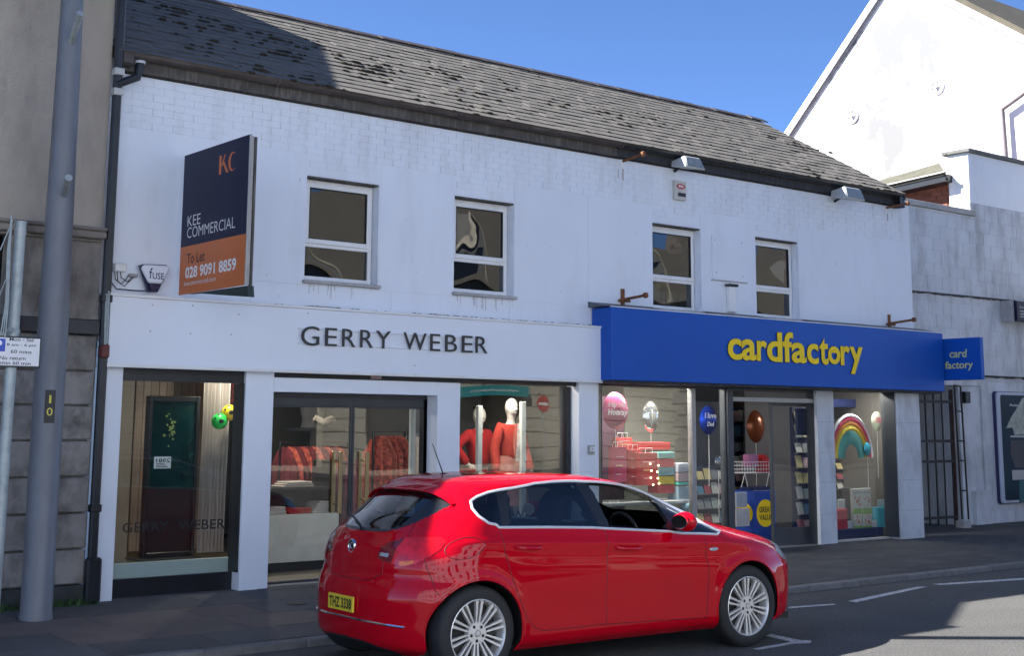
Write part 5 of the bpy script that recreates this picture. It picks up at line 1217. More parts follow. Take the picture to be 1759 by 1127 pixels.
for nm, poly in REG:
    P_ = np.array(poly); n_ = len(P_)
    for a in range(n_):
        p, q_ = P_[a], P_[(a+1) % n_]; d = q_-p; L2 = (d**2).sum()
        if L2 < 1e-9: continue
        lo = np.minimum(p, q_)-1.5; hi = np.maximum(p, q_)+1.5
        m_ = (~locked) & (Ig > lo[0]) & (Ig < hi[0]) & (Jg > lo[1]) & (Jg < hi[1])
        t = np.clip(((Ig-p[0])*d[0]+(Jg-p[1])*d[1])/L2, 0, 1); cx = p[0]+t*d[0]; cy = p[1]+t*d[1]; ds = np.hypot(Ig-cx, Jg-cy)
        s = m_ & (ds < .54/SG); s[0, :] &= False; s[-1, :] &= False; s[:, 0] &= False
        Ig = np.where(s, np.clip(cx, 0, NU), Ig); Jg = np.where(s, np.clip(cy, 0, NZ-1), Jg); locked |= s
gx, gy, gz = car_pt(Ig, Jg); G3 = np.stack([gx, gy, gz], -1)
ti = np.gradient(G3, axis=0); tj = np.gradient(G3, axis=1); NRM = np.cross(tj, ti); NRM /= np.maximum(np.linalg.norm(NRM, axis=-1, keepdims=True), 1e-9)
NRM[0, :, 1] = 0; NRM[-1, :, 1] = 0
NRM /= np.maximum(np.linalg.norm(NRM, axis=-1, keepdims=True), 1e-9)
fi, fj = (Ig[:-1, :-1]+Ig[1:, :-1]+Ig[:-1, 1:]+Ig[1:, 1:])/4, (Jg[:-1, :-1]+Jg[1:, :-1]+Jg[:-1, 1:]+Jg[1:, 1:])/4
def inside(poly, X_, Y_):
    r_ = np.zeros(X_.shape, bool); n_ = len(poly)
    for a in range(n_):
        x1, y1 = poly[a]; x2, y2 = poly[(a+1) % n_]
        if y1 == y2: continue
        c = ((y1 > Y_) != (y2 > Y_)) & (X_ < (x2-x1)*(Y_-y1)/(y2-y1)+x1); r_ ^= c
    return r_
cls = np.full(fi.shape, 'body', dtype='<U16'); done = np.zeros(fi.shape, bool)
inD = inside(DLO, fi, fj)
for nm, poly in REG:
    m_ = inside(poly, fi, fj) & ~done
    if nm == 'pillar_strip': m_ &= inD
    cls[m_] = nm; done |= m_
# split the side glass at the strips
_px = (gx[:-1, :-1]+gx[1:, 1:])/2; _ps = cls == 'pillar_strip'; cls[_ps & (_px < .7)] = 'rear_strip'; cls[_ps & (_px >= .7) & (_px < 1.5)] = 'door_strip'; cls[_ps & (_px >= 1.5)] = 'mirror_strip'
dl = cls == 'DLO'; fx_ = (gx[:-1, :-1]+gx[1:, 1:])/2; fz_ = (gz[:-1, :-1]+gz[1:, 1:])/2
xB = 1.195+(fz_-.99)/.38*-.12; xC = .27+(fz_-1.02)/.31*.05; xA = 1.88-(fz_-.93)/.32*.03
cls[dl & (fx_ < xC)] = 'quarter_window'; cls[dl & (fx_ >= xC) & (fx_ < xB)] = 'rear_side_window'; cls[dl & (fx_ >= xB) & (fx_ < xA)] = 'front_side_window'; cls[dl & (fx_ >= xA)] = 'small_window'
def shell(names, oname, m, side, par=car, push=0.0, both=False, top=False):
    vs, fs, ns = [], [], []
    for sd in ((-1, 1) if both else (side,)):
        idx = {}
        sel = np.argwhere(np.isin(cls, names))
        for i, j in sel:
            q_ = []
            for a, b in ((i, j), (i, j+1), (i+1, j+1), (i+1, j)):
                k = (a, b)
                if k not in idx:
                    idx[k] = len(vs); n_ = NRM[a, b]*np.array([1, sd, 1]); p = G3[a, b]*np.array([1, sd, 1])+n_*push; vs.append(tuple(p)); ns.append(tuple(n_ if push >= -.01 else -n_))
                q_.append(idx[k])
            if sd < 0: q_ = q_[::-1]
            if push < -.01: q_ = q_[::-1]
            fs.append(q_)
        if top and sd == 1: keepP = dict(idx)
        if top and sd == -1: keepN = dict(idx)
    if top:
        ZT = (NZ-1)*SG
        for i in range(NU*SG):
            fs.append([keepN[(i, ZT)], keepN[(i+1, ZT)], keepP[(i+1, ZT)], keepP[(i, ZT)]] if push >= -.01 else [keepP[(i, ZT)], keepP[(i+1, ZT)], keepN[(i+1, ZT)], keepN[(i, ZT)]])
    me = bpy.data.meshes.new(oname); me.from_pydata(vs, [], fs); me.materials.append(m)
    for p in me.polygons: p.use_smooth = True
    me.normals_split_custom_set_from_vertices(ns)
    o = bpy.data.objects.new(oname, me); COL.link(o); o.parent = par; return o
shell(['body'], 'body', mt_paint, 0, both=True, top=True)
doors = {}
for sd in (-1, 1):
    for nm in ('rear_door', 'front_door'): doors[nm, sd] = shell([nm], nm, mt_paint, sd)
    for nm in ('quarter_window', 'rear_side_window', 'front_side_window', 'small_window'): shell([nm], nm, mt_gl_car, sd)
    for nm in ('rear_strip', 'door_strip', 'mirror_strip'): shell([nm], nm, mt_black, sd)
    tl = shell(['tail_light'], 'tail_light', mt_taill, sd, push=.003); shell(['tail_inner'], 'inner_lens', mt_tailin, sd, tl, push=.002); shell(['reverse_lens'], 'reverse_lens', mt_headl, sd, tl, push=.004); shell(['tail_amber'], 'indicator_lens', mt_amber, sd, tl, push=.004)
    shell(['headlight'], 'headlight', mt_headl, sd, push=.002); shell(['lamp_slot'], 'lamp_slot', mt_plast, sd, push=-.008)
shell(['rear_window'], 'rear_window', glass('rear_glass', (.40, .45, .45), 1.6), 0, both=True); shell(['window_border'], 'window_border', mt_black, 0, both=True)
shell(['windscreen'], 'windscreen', glass('windscreen_glass', (.75, .80, .78), 1.2), 0, both=True)
tg = shell(['tailgate'], 'tailgate', mt_paint, 0, both=True); rbp = shell(['rear_bumper'], 'rear_bumper', mt_paint, 0, both=True); shell(['lower_valance'], 'lower_valance', mt_plast, 0, rbp, both=True)
shell(['bonnet'], 'bonnet', mt_paint, 0, both=True); shell(['front_bumper'], 'front_bumper', mt_paint, 0, both=True); shell(['grille'], 'grille', mt_plast, 0, both=True)
shell(['body', 'rear_door', 'front_door', 'tailgate', 'rear_bumper', 'bonnet', 'front_bumper', 'rear_strip', 'door_strip', 'mirror_strip', 'window_border', 'tail_light', 'tail_inner', 'headlight', 'lower_valance', 'grille'], 'interior_trim', mt_cabin, 0, push=-.03, both=True, top=True)
def on_surf(i_, j_, sd, out=0.0):
    e = .05; p = np.array(car_pt(i_, j_)); a = np.array(car_pt(min(i_+e, NU), j_))-np.array(car_pt(max(i_-e, 0), j_)); b = np.array(car_pt(i_, min(j_+e, NZ-1)))-np.array(car_pt(i_, max(j_-e, 0)))
    n_ = np.cross(b, a); n_ /= max(np.linalg.norm(n_), 1e-9); p = p+n_*out; return np.array([p[0], p[1]*sd, p[2]])
def path(pts, sd, out=0.0, close=False, st=2.0):
    o_ = []; pts = list(pts)+([pts[0]] if close else [])
    for a, b in zip(pts[:-1], pts[1:]):
        k = max(1, int(math.hypot(b[0]-a[0], b[1]-a[1])/st))
        for s in range(k): o_.append(on_surf(a[0]+(b[0]-a[0])*s/k, a[1]+(b[1]-a[1])*s/k, sd, out))
    o_.append(on_surf(*pts[-1], sd, out)); return o_
Rg = {k: v for k, v in REG}
for sd in (-1, 1):
    bL(MB().tube(path(DLO, sd, .003, True), .0105, 6), 'window_trim', mt_trim, smooth=True)
    seams = [PXL([(.215, 1.03), (.215, .90), (.30, .62), (.40, .41), (.5, .324), (.58, .30), (1.17, .30)]), PXL([(1.186, 1.0), (1.16, .62), (1.17, .30), (2.21, .27)]), PXL([(2.20, .915), (2.19, .87), (2.225, .64), (2.21, .27)]),
             PZ([(11.5, 1.073), (12.4, .978)]), PZ([(8, .815), (8, .72), (5, .668), (0, .665)]), PZ([(17, .835), (19, .70), (21.2, .60)]), PZ([(201.5, .985), (200.5, .92), (197.5, .83), (203, .77), (214, .745)]),
             PZ([(192.5, .665), (198, .63), (203, .68), (214, .66)]), PZ([(18.5, .867), (15, .80), (12, .779), (10, .80), (8, .815), (6.5, .83), (7, .90), (8.5, .94), (12, .977), (19, .984), (20.3, .955), (20, .904), (18.5, .867)])]
    for s_ in seams: bL(MB().tube(path(s_, sd, .0002), .0026, 5), 'seam', mt_plast, smooth=True)
    bL(MB().tube(path(PZ([(0, .397), (7, .388), (14.5, .375)]), sd, .004), .008, 6), 'bumper_strip', mt_chrome, rbp, smooth=True)
    for hx_ in (0, 2.685): bL(MB().tube(path([q for q in circ(hx_) if q[1] > 0], sd, -.001), .0075, 6), 'arch_lip', mt_paint, smooth=True)
    # handles
    for nm, x0, x1, z0, z1 in (('rear_door', .31, .53, .905, .895), ('front_door', 1.25, 1.466, .862, .85)):
        pa = [on_surf(iu_of_x(x0+(x1-x0)*t, zz_(z0)), zz_(z0+(z1-z0)*t), sd, o_) for t, o_ in ((0, .0), (.08, .022), (.3, .034), (.7, .036), (.92, .024), (1, .0))]
        hd_ = bL(MB().tube(pa, .013, 8), 'handle', mt_paint, doors[nm, sd], smooth=True)
    # side repeater
    c_ = on_surf(iu_of_x(2.29, zz_(.80)), zz_(.80), sd, .002); bL(MB().sphere(c_, 1, 12, 6, (.05, .01, .016)), 'side_repeater', mt_headl, smooth=True)
    # mirror
    mh = bL(MB().sphere((1.90, sd*.985, 1.035), 1, 18, 12, (.062, .115, .076)), 'door_mirror', mt_paint, smooth=True)
    bL(MB().tube([(1.94, sd*.80, .95), (1.92, sd*.87, .975), (1.91, sd*.93, .99)], .024, 10), 'mirror_arm', mt_plast, mh, smooth=True)
    bL(MB().prism([(sd*(.985+.094*math.cos(t)), 1.035+.060*math.sin(t)) for t in np.linspace(0, 2*math.pi, 26, endpoint=False)], 1.838, 1.866, 'x'), 'mirror_rim', mt_paint, mh, bevel=.004)
    bL(MB().prism([(sd*(.985+.087*math.cos(t)), 1.035+.053*math.sin(t)) for t in np.linspace(0, 2*math.pi, 26, endpoint=False)], 1.833, 1.8375, 'x'), 'mirror_glass', mt_chrome, mh)
    # liners of the wheel arches
    for hx in (0, 2.685):
        mb = MB(); ang = np.linspace(math.radians(-18), math.radians(198), 30); vs = []
        for yy in (1, 0):
            for t in ang:
                x_, z_ = hx+.376*math.cos(t), .325+.376*math.sin(t); yb_s = float(car_pt(iu_of_x(x_, zz_(max(z_, .18))), zz_(max(z_, .18)))[1])-.006
                vs.append((x_, sd*(yb_s if yy else .55), z_))
        mb.add(vs, [(k, k+1, 30+k+1, 30+k) for k in range(29)]); mb.add([(hx-.38, sd*.55, .16), (hx+.38, sd*.55, .16), (hx+.38, sd*.55, .74), (hx-.38, sd*.55, .74)], [(0, 1, 2, 3)])
        bL(mb, 'arch_liner', mt_plast, smooth=True)
bL(MB().tube([on_surf(25+13*math.cos(t)*.32, zz_(.911)+math.sin(t)*5.0, -1, .0002) for t in np.linspace(0, 2*math.pi, 30)], .0022, 5), 'filler_flap_seam', mt_plast, smooth=True)
bL(bx(-.35, 3.35, -.70, .70, .165, .22), 'underbody', mt_plast)
# number plate, badge, wiper, spoiler, aerial
np_ = bL(bx(-.620, -.606, -.185, .185, .435, .545), 'number_plate', M('yellow_plate', (.80, .58, .04), .4, 0), bevel=.003)
mb = MB(); line(mb, 'THZ 3338', (-.6212, .163, .452), (0, -1, 0), UP, .326, .076, 0, .035); bL(mb, 'plate_lettering', mt_blackp, np_, fix=False)
zbz = .889; xs_b = float(car_pt(0., zz_(zbz))[0])
mb = MB(); mb.lathe([(.038, -.004), (.041, -.010), (.047, -.010), (.050, -.002), (.050, .01)], (xs_b, 0, zbz), 'x', 28); bd = bL(mb, 'badge', mt_chrome, tg, smooth=True)
bL(MB().lathe([(0, -.004), (.040, -.004), (.040, .002)], (xs_b, 0, zbz), 'x', 20), 'badge_field', mt_plast, bd)
mb = MB()
mb.tube([(xs_b-.008, .022, zbz-.022), (xs_b-.009, -.01, zbz-.010), (xs_b-.009, .012, zbz+.008), (xs_b-.008, -.016, zbz+.024)], .006, 6); mb.tube([(xs_b-.008, -.018, zbz-.02), (xs_b-.009, .0, zbz-.003), (xs_b-.008, .024, zbz+.012)], .005, 6)
bL(mb, 'badge_beast', mt_chrome, bd, smooth=True)
bL(MB().tube([(-.475, -.02, 1.005), (-.46, .0, 1.03), (-.41, .18, 1.075), (-.37, .32, 1.10)], .009, 6), 'rear_wiper', mt_plast, smooth=True)
prof = [(.16, 1.362), (.02, 1.352), (-.10, 1.318), (-.135, 1.298), (-.125, 1.288), (-.03, 1.285), (.06, 1.30)]
st_ = np.linspace(-.60, .60, 25); vs = []; kk = len(prof)
for y_ in st_:
    a = abs(y_)/.60; sx_ = .075*a**2.2; sz_ = -.115*a**4; th_ = 1-.75*a**6
    for x, z in prof: vs.append((x+sx_ if x < .1 else x+sx_*.3, y_*(1.0), (1.325+(z-1.325)*th_)+sz_))
fs = [(i*kk+j, i*kk+(j+1) % kk, (i+1)*kk+(j+1) % kk, (i+1)*kk+j) for i in range(24) for j in range(kk)]+[tuple(range(kk)), tuple(24*kk+j for j in range(kk-1, -1, -1))]
bL(MB().add(vs, fs), 'spoiler', mt_paint, smooth=True)
an = bL(MB().sphere((.273, 0, 1.385), 1, 14, 6, (.055, .022, .022)), 'aerial', mt_plast, smooth=True); bL(MB().tube([(.265, 0, 1.395), (.16, 0, 1.63)], .0055, 6, r1=.003), 'aerial_rod', mt_plast, an, smooth=True)
# wheels
def wheel():
    w = bpy.data.objects.new('wheel', None); COL.link(w); w.empty_display_size = .1
    bL(MB().lathe([(.232, -.105), (.240, -.112), (.262, -.116), (.295, -.112), (.314, -.100), (.3235, -.082), (.3255, -.05), (.3255, .08), (.316, .098), (.29, .11), (.232, .10)], (0, 0, 0), 'y', 56), 'tyre', mt_tyre, w, smooth=True)
    mb = MB()
    for k in range(3): mb.lathe([(.3262, -.045+k*.04), (.3262, -.039+k*.04)], (0, 0, 0), 'y', 56)
    bL(mb, 'tread_groove', mt_blackp, w)
    rm = bL(MB().lathe([(.237, -.100), (.238, -.108), (.231, -.112), (.224, -.104), (.217, -.085), (.210, -.03), (.205, .09)], (0, 0, 0), 'y', 56), 'rim', mt_alloy, w, smooth=True)
    mb = MB()
    for k in range(20):
        a = 2*math.pi*(k//2)/10+(1 if k % 2 else -1)*math.radians(5.6)+math.pi/2; base = 2*math.pi*(k//2)/10+math.pi/2
        p0 = Vector((.060*math.cos(base+(a-base)*2.1), .060*math.sin(base+(a-base)*2.1))); p1 = Vector((.2225*math.cos(a), .2225*math.sin(a))); d = (p1-p0).normalized(); n_ = Vector((-d.y, d.x))
        a0, a1, b0, b1 = p0-n_*.0055, p0+n_*.0055, p1-n_*.0105, p1+n_*.0105; y0, y1, dp = -.092, -.103, .03
        mb.hexa([(a0.x, y0+dp, a0.y), (b0.x, y1+dp, b0.y), (b1.x, y1+dp, b1.y), (a1.x, y0+dp, a1.y), (a0.x, y0, a0.y), (b0.x, y1, b0.y), (b1.x, y1, b1.y), (a1.x, y0, a1.y)])
        spm = None
    o = bL(mb, 'spokes', mt_alloy, w, bevel=.002)
    bL(MB().lathe([(0, -.094), (.074, -.093), (.080, -.085), (.080, -.05)], (0, 0, 0), 'y', 30), 'hub', mt_alloy, w, smooth=True)
    for k in range(5):
        a = math.pi/2+math.pi/5+2*math.pi*k/5; bL(MB().lathe([(0, -.0952), (.0115, -.0950), (.013, -.088)], (.052*math.cos(a), 0, .052*math.sin(a)), 'y', 10), 'wheel_bolt', mt_plast, w)
    cp = bL(MB().lathe([(0, -.102), (.024, -.101), (.027, -.094)], (0, 0, 0), 'y', 20), 'centre_cap', mt_alloy, w, smooth=True)
    bL(MB().lathe([(.018, -.1035), (.021, -.1035)], (0, 0, 0), 'y', 20), 'cap_ring', mt_plast, cp)
    bL(MB().lathe([(0, -.03), (.16, -.03), (.20, -.028), (.205, .0)], (0, 0, 0), 'y', 30), 'brake_disc', M('dark_brake', (.03, .028, .027), .7) if 'dark_brake' not in bpy.data.materials else bpy.data.materials['dark_brake'], w)
    return w
w0 = wheel(); ws = [w0]+[copy_tree(w0) for _ in range(3)]
for w, (x, s_) in zip(ws, ((0, -1), (2.685, -1), (0, 1), (2.685, 1))):
    w.parent = car; w.location = (x, s_*.775, .3255); w.rotation_euler = (0, {0: math.radians(4), 2.685: math.radians(-2)}[x], math.pi if s_ > 0 else 0)
# cabin
def seat(x, y, wd, lab='seat', hr=((0,),)):
    mb = MB(); mb.box(x, x+.5, y-wd/2, y+wd/2, .34, .50); s = bL(mb, lab, mt_cabin, bevel=.04)
    bk = MB(); bk.hexa([(x-.04, y-wd/2, .45), (x+.1, y-wd/2, .45), (x+.1, y+wd/2, .45), (x-.04, y+wd/2, .45), (x-.20, y-wd/2*.9, 1.0), (x-.10, y-wd/2*.9, 1.0), (x-.10, y+wd/2*.9, 1.0), (x-.20, y+wd/2*.9, 1.0)]); bL(bk, 'backrest', mt_cabin, s, bevel=.035)
    return s
for y in (-.36, .36):
    s = seat(1.25, y, .50, 'front_seat'); bL(MB().box(1.00, 1.10, y-.13, y+.13, 1.03, 1.22), 'headrest', mt_cabin, s, bevel=.035)
s = seat(.52, 0, 1.22, 'rear_seat')
for y in (-.38, .38): bL(MB().box(.30, .38, y-.12, y+.12, 1.02, 1.19), 'headrest', mt_cabin, s, bevel=.035)
bL(MB().box(1.95, 2.5, -.70, .70, .60, .90), 'dashboard', mt_cabin, bevel=.06); bL(MB().box(-.25, .25, -.55, .55, .90, .93), 'parcel_shelf', mt_cabin)
bL(MB().tube([(1.80-.05*math.sin(t), -.37+.18*math.cos(t), .90+.17*math.sin(t)) for t in np.linspace(0, 2*math.pi, 28)], .015, 8), 'steering_wheel', mt_plast, smooth=True)
bL(MB().box(1.62, 1.66, -.11, .11, 1.19, 1.26), 'rear_view_mirror', mt_plast, bevel=.015)
bL(bx(-.3, 2.5, -.7, .7, .28, .33), 'cabin_floor', mt_cabin)
# ------------------------------------------------------------------ bodies grown from a skeleton
def grow(name, jts, edges, m, par, sub=2, loc=None):
    """jts: name -> (x, y, z, radius)"""
    ks = list(jts); me = bpy.data.meshes.new(name); me.from_pydata([jts[k][:3] for k in ks], [(ks.index(a), ks.index(b)) for a, b in edges], [])
    o = bpy.data.objects.new(name, me); COL.link(o); o.parent = par
    md = o.modifiers.new('skin', 'SKIN'); md.use_smooth_shade = True
    for i, k in enumerate(ks):
        sv = me.skin_vertices[0].data[i]; r = jts[k][3]; sv.radius = (r, r) if not isinstance(r, tuple) else r
    me.skin_vertices[0].data[0].use_root = True
    ss = o.modifiers.new('sub', 'SUBSURF'); ss.levels = sub; ss.render_levels = sub
    me.materials.append(m); return o
mt_skin = M('skin', (.42, .24, .17), .5, .05); mt_hair = M('dark_hair', (.02, .014, .01), .7, .3, 60)
Pc = car.matrix_basis
pw = thing('person', (6.125, 8.73, 0), 'dark haired person in a dark top sitting in the back seat of the red car', 'person', rotz=math.radians(-3.0))
px0, py0 = .56, -.33
grow('body', dict(pel=(px0+.05, py0, .56, .11), sp=(px0-.01, py0, .74, .12), ch=(px0-.03, py0, .88, (.15, .10)), nk=(px0-.0, py0, .985, .05), hd=(px0+.02, py0, 1.05, .068), ht=(px0+.02, py0, 1.12, .072),
     sl=(px0-.02, py0+.16, .90, .055), el=(px0+.02, py0+.21, .70, .045), hl=(px0+.20, py0+.16, .63, .035), sr=(px0-.02, py0-.16, .90, .055), er=(px0+.02, py0-.21, .70, .045), hr=(px0+.20, py0-.16, .63, .035),
     kl=(px0+.40, py0+.10, .58, .07), fl=(px0+.46, py0+.10, .40, .05), kr=(px0+.40, py0-.10, .58, .07), fr=(px0+.46, py0-.10, .40, .05)),
     [('pel', 'sp'), ('sp', 'ch'), ('ch', 'nk'), ('nk', 'hd'), ('hd', 'ht'), ('ch', 'sl'), ('sl', 'el'), ('el', 'hl'), ('ch', 'sr'), ('sr', 'er'), ('er', 'hr'), ('pel', 'kl'), ('kl', 'fl'), ('pel', 'kr'), ('kr', 'fr')], M('dark_top', (.03, .035, .05), .85, .2), pw)
L(MB().sphere((px0+.045, py0, 1.075), 1, 16, 12, (.070, .062, .088)).build('face', mt_skin, None, smooth=True), pw)
L(MB().sphere((px0+.012, py0, 1.098), 1, 18, 12, (.092, .083, .085)).build('hair', mt_hair, None, smooth=True), pw)
fc = MB(); fc.sphere((px0+.116, py0, 1.065), 1, 8, 6, (.016, .010, .016))
for s_ in (-1, 1): fc.sphere((px0+.03, py0+s_*.066, 1.07), 1, 8, 6, (.014, .008, .022))
L(fc.build('ears_and_nose', mt_skin, None, smooth=True), pw)
ey = MB(); [ey.sphere((px0+.106, py0+s_*.026, 1.085), .008, 8, 6) for s_ in (-1, 1)]; ey.box(px0+.109, px0+.113, py0-.018, py0+.018, 1.036, 1.041); L(ey.build('eyes_and_mouth', mt_hair, None), pw)
# ------------------------------------------------------------------ goods and fittings behind the glass
cm = {}
def cmat(c, rough=.6, **k):
    key = (c, rough, tuple(sorted(k.items())))
    if key not in cm: cm[key] = M('item_%d_%d_%d' % tuple(int(x*99) for x in c), c, rough, .08, 6, **k)
    return cm[key]
def ibox(name, label, cat, r, Y, d, c, group=None, bevel=.006, par=None, rough=.6, zmin=None, **k):
    u0, v0, u1, v1 = r; um, vm = (u0+u1)/2, (v0+v1)/2
    x0, x1 = at(u0, vm, Y)[0], at(u1, vm, Y)[0]; z1, z0 = at(um, v0, Y)[2], at(um, v1, Y)[2]
    if zmin is not None: z0 = zmin
    m_ = c if not isinstance(c, tuple) else cmat(c, rough, **k)
    o = bx(x0, x1, Y, Y+d, z0, z1).build(name, m_, par, bevel=bevel)
    if label: tag(o, label, cat, group)
    return o
# --- leftmost window: display floor, panelled wall, tall dark screen, curtain, football balloons
PLT = sz
bx(p1[1]-.02, p2[0]+.05, YG+.085, 13.9, GZ+.005, PLT).build('window_platform', mt_fascia, main)
zpl = at(300, 963, YG+.05)[2]
bx(p1[1]-.02, xb1, YG+.03, YG+.08, GZ, zpl).build('platform_face', M('pale_green_white_board', (.50, .58, .55), .5, .03), main, bevel=.003)
wood = M('limed_wood_panel', (.27, .21, .16), .6, .3, 2.2, dirt=(.13, .10, .08), dscale=(14, 14, .5), damt=.7)
x0, x1 = at(228, 800, 13.9)[0], at(350, 700, 13.9)[0]
pn_ = thing('panelled_wall', (x0, 13.9, zpl), 'limed wood boarded display wall behind the tall dark screen', 'panelling')
for k in range(9): w_ = (x1-x0)/9; bx(x0+k*w_, x0+(k+1)*w_-.006, 13.9+random.uniform(0, .006), 13.95, zpl, 2.45).build('board', wood, pn_)
bx(x0-1.2, x0-.01, 13.92, 13.96, GZ, 2.49).build('side_board', cmat((.30, .26, .21)), pn_)
A, B = at(258, 680, 13.15), at(345, 680, 13.15)
scn = thing('display_screen', (A[0], 13.15, zpl), 'tall black framed dark teal screen standing on a foot in the leftmost shop window', 'screen')
x0, x1, zt_ = A[0], B[0], A[2]; zb_ = at(300, 957, 13.15)[2]
frm = MB(); frm.box(x0, x0+.04, 13.15, 13.25, zb_, zt_); frm.box(x1-.04, x1, 13.15, 13.25, zb_, zt_); frm.box(x0+.04, x1-.04, 13.15, 13.25, zt_-.06, zt_); frm.box(x0+.04, x1-.04, 13.15, 13.25, zb_, zb_+.05); frm.build('frame', mt_black, scn, bevel=.006)
zmid = at(300, 838, 13.15)[2]
bx(x0+.04, x1-.04, 13.17, 13.2, zmid, zt_-.06).build('screen', M('teal_black_screen', (.004, .03, .032), .15, .5, 1.5, coat=.5), scn); bx(x0+.04, x1-.04, 13.175, 13.2, zb_+.05, zmid-.001).build('lower_panel', mt_black, scn)
bx(x0-.10, x1+.02, 13.02, 13.36, zpl-.02, zb_-.002).build('foot', mt_blackmatt, scn, bevel=.01)
mb = MB()
for i in range(26): a = at(random.gauss(293, 5), random.gauss(738, 11), 13.168); mb.sphere((a[0], 13.166, a[2]), random.uniform(.006, .016), 6, 4, (1, .2, 1))
mb.build('leaf_print', cmat((.25, .35, .10)), scn)
def curtain(u0, u1, Y, m, label, z0, z1, n=60, amp=.03, waves=7):
    xa, xb_ = at(u0, 760, Y)[0], at(u1, 760, Y)[0]; mb = MB(); vs = []
    for zi, z in enumerate(np.linspace(z0, z1, 8)):
        for i in range(n): t = i/(n-1); vs.append((xa+(xb_-xa)*(t*(1-.06*(1-zi/7))), Y+amp*math.sin(t*waves*6.28+.5*math.sin(zi))*(1.2-.3*zi/7), z))
    mb.add(vs, [(a*n+b, a*n+b+1, (a+1)*n+b+1, (a+1)*n+b) for a in range(7) for b in range(n-1)])
    o = mb.build('curtain', m, None, smooth=True); md = o.modifiers.new('t', 'SOLIDIFY'); md.thickness = .004; return tag(o, label, 'curtain')
sheer = M('sheer_grey_curtain', (.46, .42, .39), .8, .05)
curtain(347, 392, 13.35, sheer, 'pale grey sheer curtain hanging at the right of the leftmost shop window', zpl, 2.49)
for u, v, cc, lab in ((377, 724, (.03, .55, .10), 'green football balloon with dark patches in the leftmost window'), (394, 709, (.72, .50, .02), 'yellow football balloon with black patches in the leftmost window')):
    p = at(u, v, 13.15); o = thing('football_balloon', tuple(p), lab, 'balloon', 'football balloons')
    R_ = .085; MB().sphere(p, R_, 18, 12).build('ball', cmat(cc, .35), o, smooth=True)
    for (dx, dz, r_) in ((-.02, 0, .028), (.058, .03, .018), (.03, -.06, .018), (-.07, .03, .014), (-.03, .07, .016)):
        dy = -math.sqrt(max(R_**2-dx**2-dz**2, 0)); nv = Vector((dx, dy, dz)).normalized(); c_ = Vector(p)+nv*(R_+.001); t1 = nv.cross(Vector((0, 0, 1))).normalized(); t2 = nv.cross(t1)
        MB().add([c_+(t1*math.cos(a)+t2*math.sin(a))*r_-nv*.0 for a in np.linspace(0, 2*math.pi, 5, endpoint=False)]+[c_+nv*.004], [(k, (k+1) % 5, 5) for k in range(5)]).build('patch', mt_blackp, o)
    MB().tube([(p[0], p[1], p[2]+R_), (p[0], p[1], 2.49)], .002, 4).build('string', mt_whitep, o)
o = thing('hanging_poster', tuple(at(392, 670, 13.6)), 'red hanging poster with a dark figure 8 at the top of the leftmost window', 'poster')
A, B = at(373, 650, 13.6), at(413, 692, 13.6); bx(A[0], B[0], 13.6, 13.61, B[2], A[2]).build('sheet', cmat((.42, .06, .045)), o)
mb = MB(); p = at(388, 687, 13.59); line(mb, '8', (p[0], 13.598, p[2]), XD, UP, .09, .17, 0, 0); mb.build('figure', cmat((.18, .03, .03)), o, fix=False)
o = thing('window_notice', tuple(at(282, 795, YG)), 'small white notice with dark print on the leftmost shop window', 'notice')
A, B = at(266, 785, YG), at(294, 805, YG); bx(A[0], B[0], YG+.012, YG+.014, B[2], A[2]).build('paper', mt_whitep, o)
mb = MB(); line(mb, '2981', (A[0]+.02, YG+.0110, (A[2]+B[2])/2-.0), XD, UP, B[0]-A[0]-.03, .04, 0, .02, mirror=True)
for k in range(3): mb.box(A[0]+.02, B[0]-.03-k*.02, YG+.0108, YG+.0115, B[2]+.012+k*.016, B[2]+.019+k*.016)
mb.build('print', mt_blackp, o, fix=False)
# --- behind the glass doors: low white unit with folded clothes, clothes rails
wu = thing('display_unit', tuple(at(515, 900, 13.7)), 'low white display unit with a dark shelf above, stacked with folded clothes', 'shelf unit')
Yu = 13.75; xa_, xb_ = at(440, 900, Yu)[0], at(582, 900, Yu)[0]
zu1, zu0 = at(515, 884, Yu)[2], GZ+.01; zs1 = at(515, 838, Yu)[2]
bx(xa_, xb_, Yu, Yu+.5, zu0+.1, zu1).build('cabinet', cmat((.55, .56, .54)), wu, bevel=.006); bx(xa_+.02, xb_-.02, Yu+.03, Yu+.5, zu0, zu0+.1).build('kick_board', mt_black, wu)
bx(xa_, xb_-.1, Yu+.02, Yu+.5, zs1-.03, zs1).build('shelf', mt_black, wu); bx(xa_, xb_, Yu+.46, Yu+.5, zu1, zs1+.02).build('back_panel', cmat((.03, .025, .025)), wu)
bx(xb_-.1, xb_-.06, Yu+.02, Yu+.46, zu1+.001, zs1+.3).build('upright', mt_black, wu)
def folded(u0, u1, zb, n, c, lab, Y=Yu+.06, hh=.022, taper=.0):
    o = thing('folded_clothes', tuple(at((u0+u1)/2, 860, Y)), lab, 'folded clothes'); xa, xb2 = at(u0, 860, Y)[0], at(u1, 860, Y)[0]
    for k in range(n):
        d = random.uniform(-.008, .008)+k*taper; bx(xa+d+k*taper*.3, xb2+d*.5-k*taper, Y+random.uniform(0, .01), Y+.26, zb+.002+k*hh, zb+(k+1)*hh-.0015).build('garment', cmat(c, .9), o, bevel=.007)
    return o
folded(484, 540, zs1, 3, (.45, .40, .36), 'folded cream clothes on the upper dark shelf behind the glass doors', taper=.03)
folded(462, 494, zu1, 4, (.52, .50, .48), 'pile of folded white clothes at the left end of the low white unit', taper=.012)
folded(496, 536, zu1, 3, (.42, .015, .012), 'folded red clothes in the middle of the low white unit')
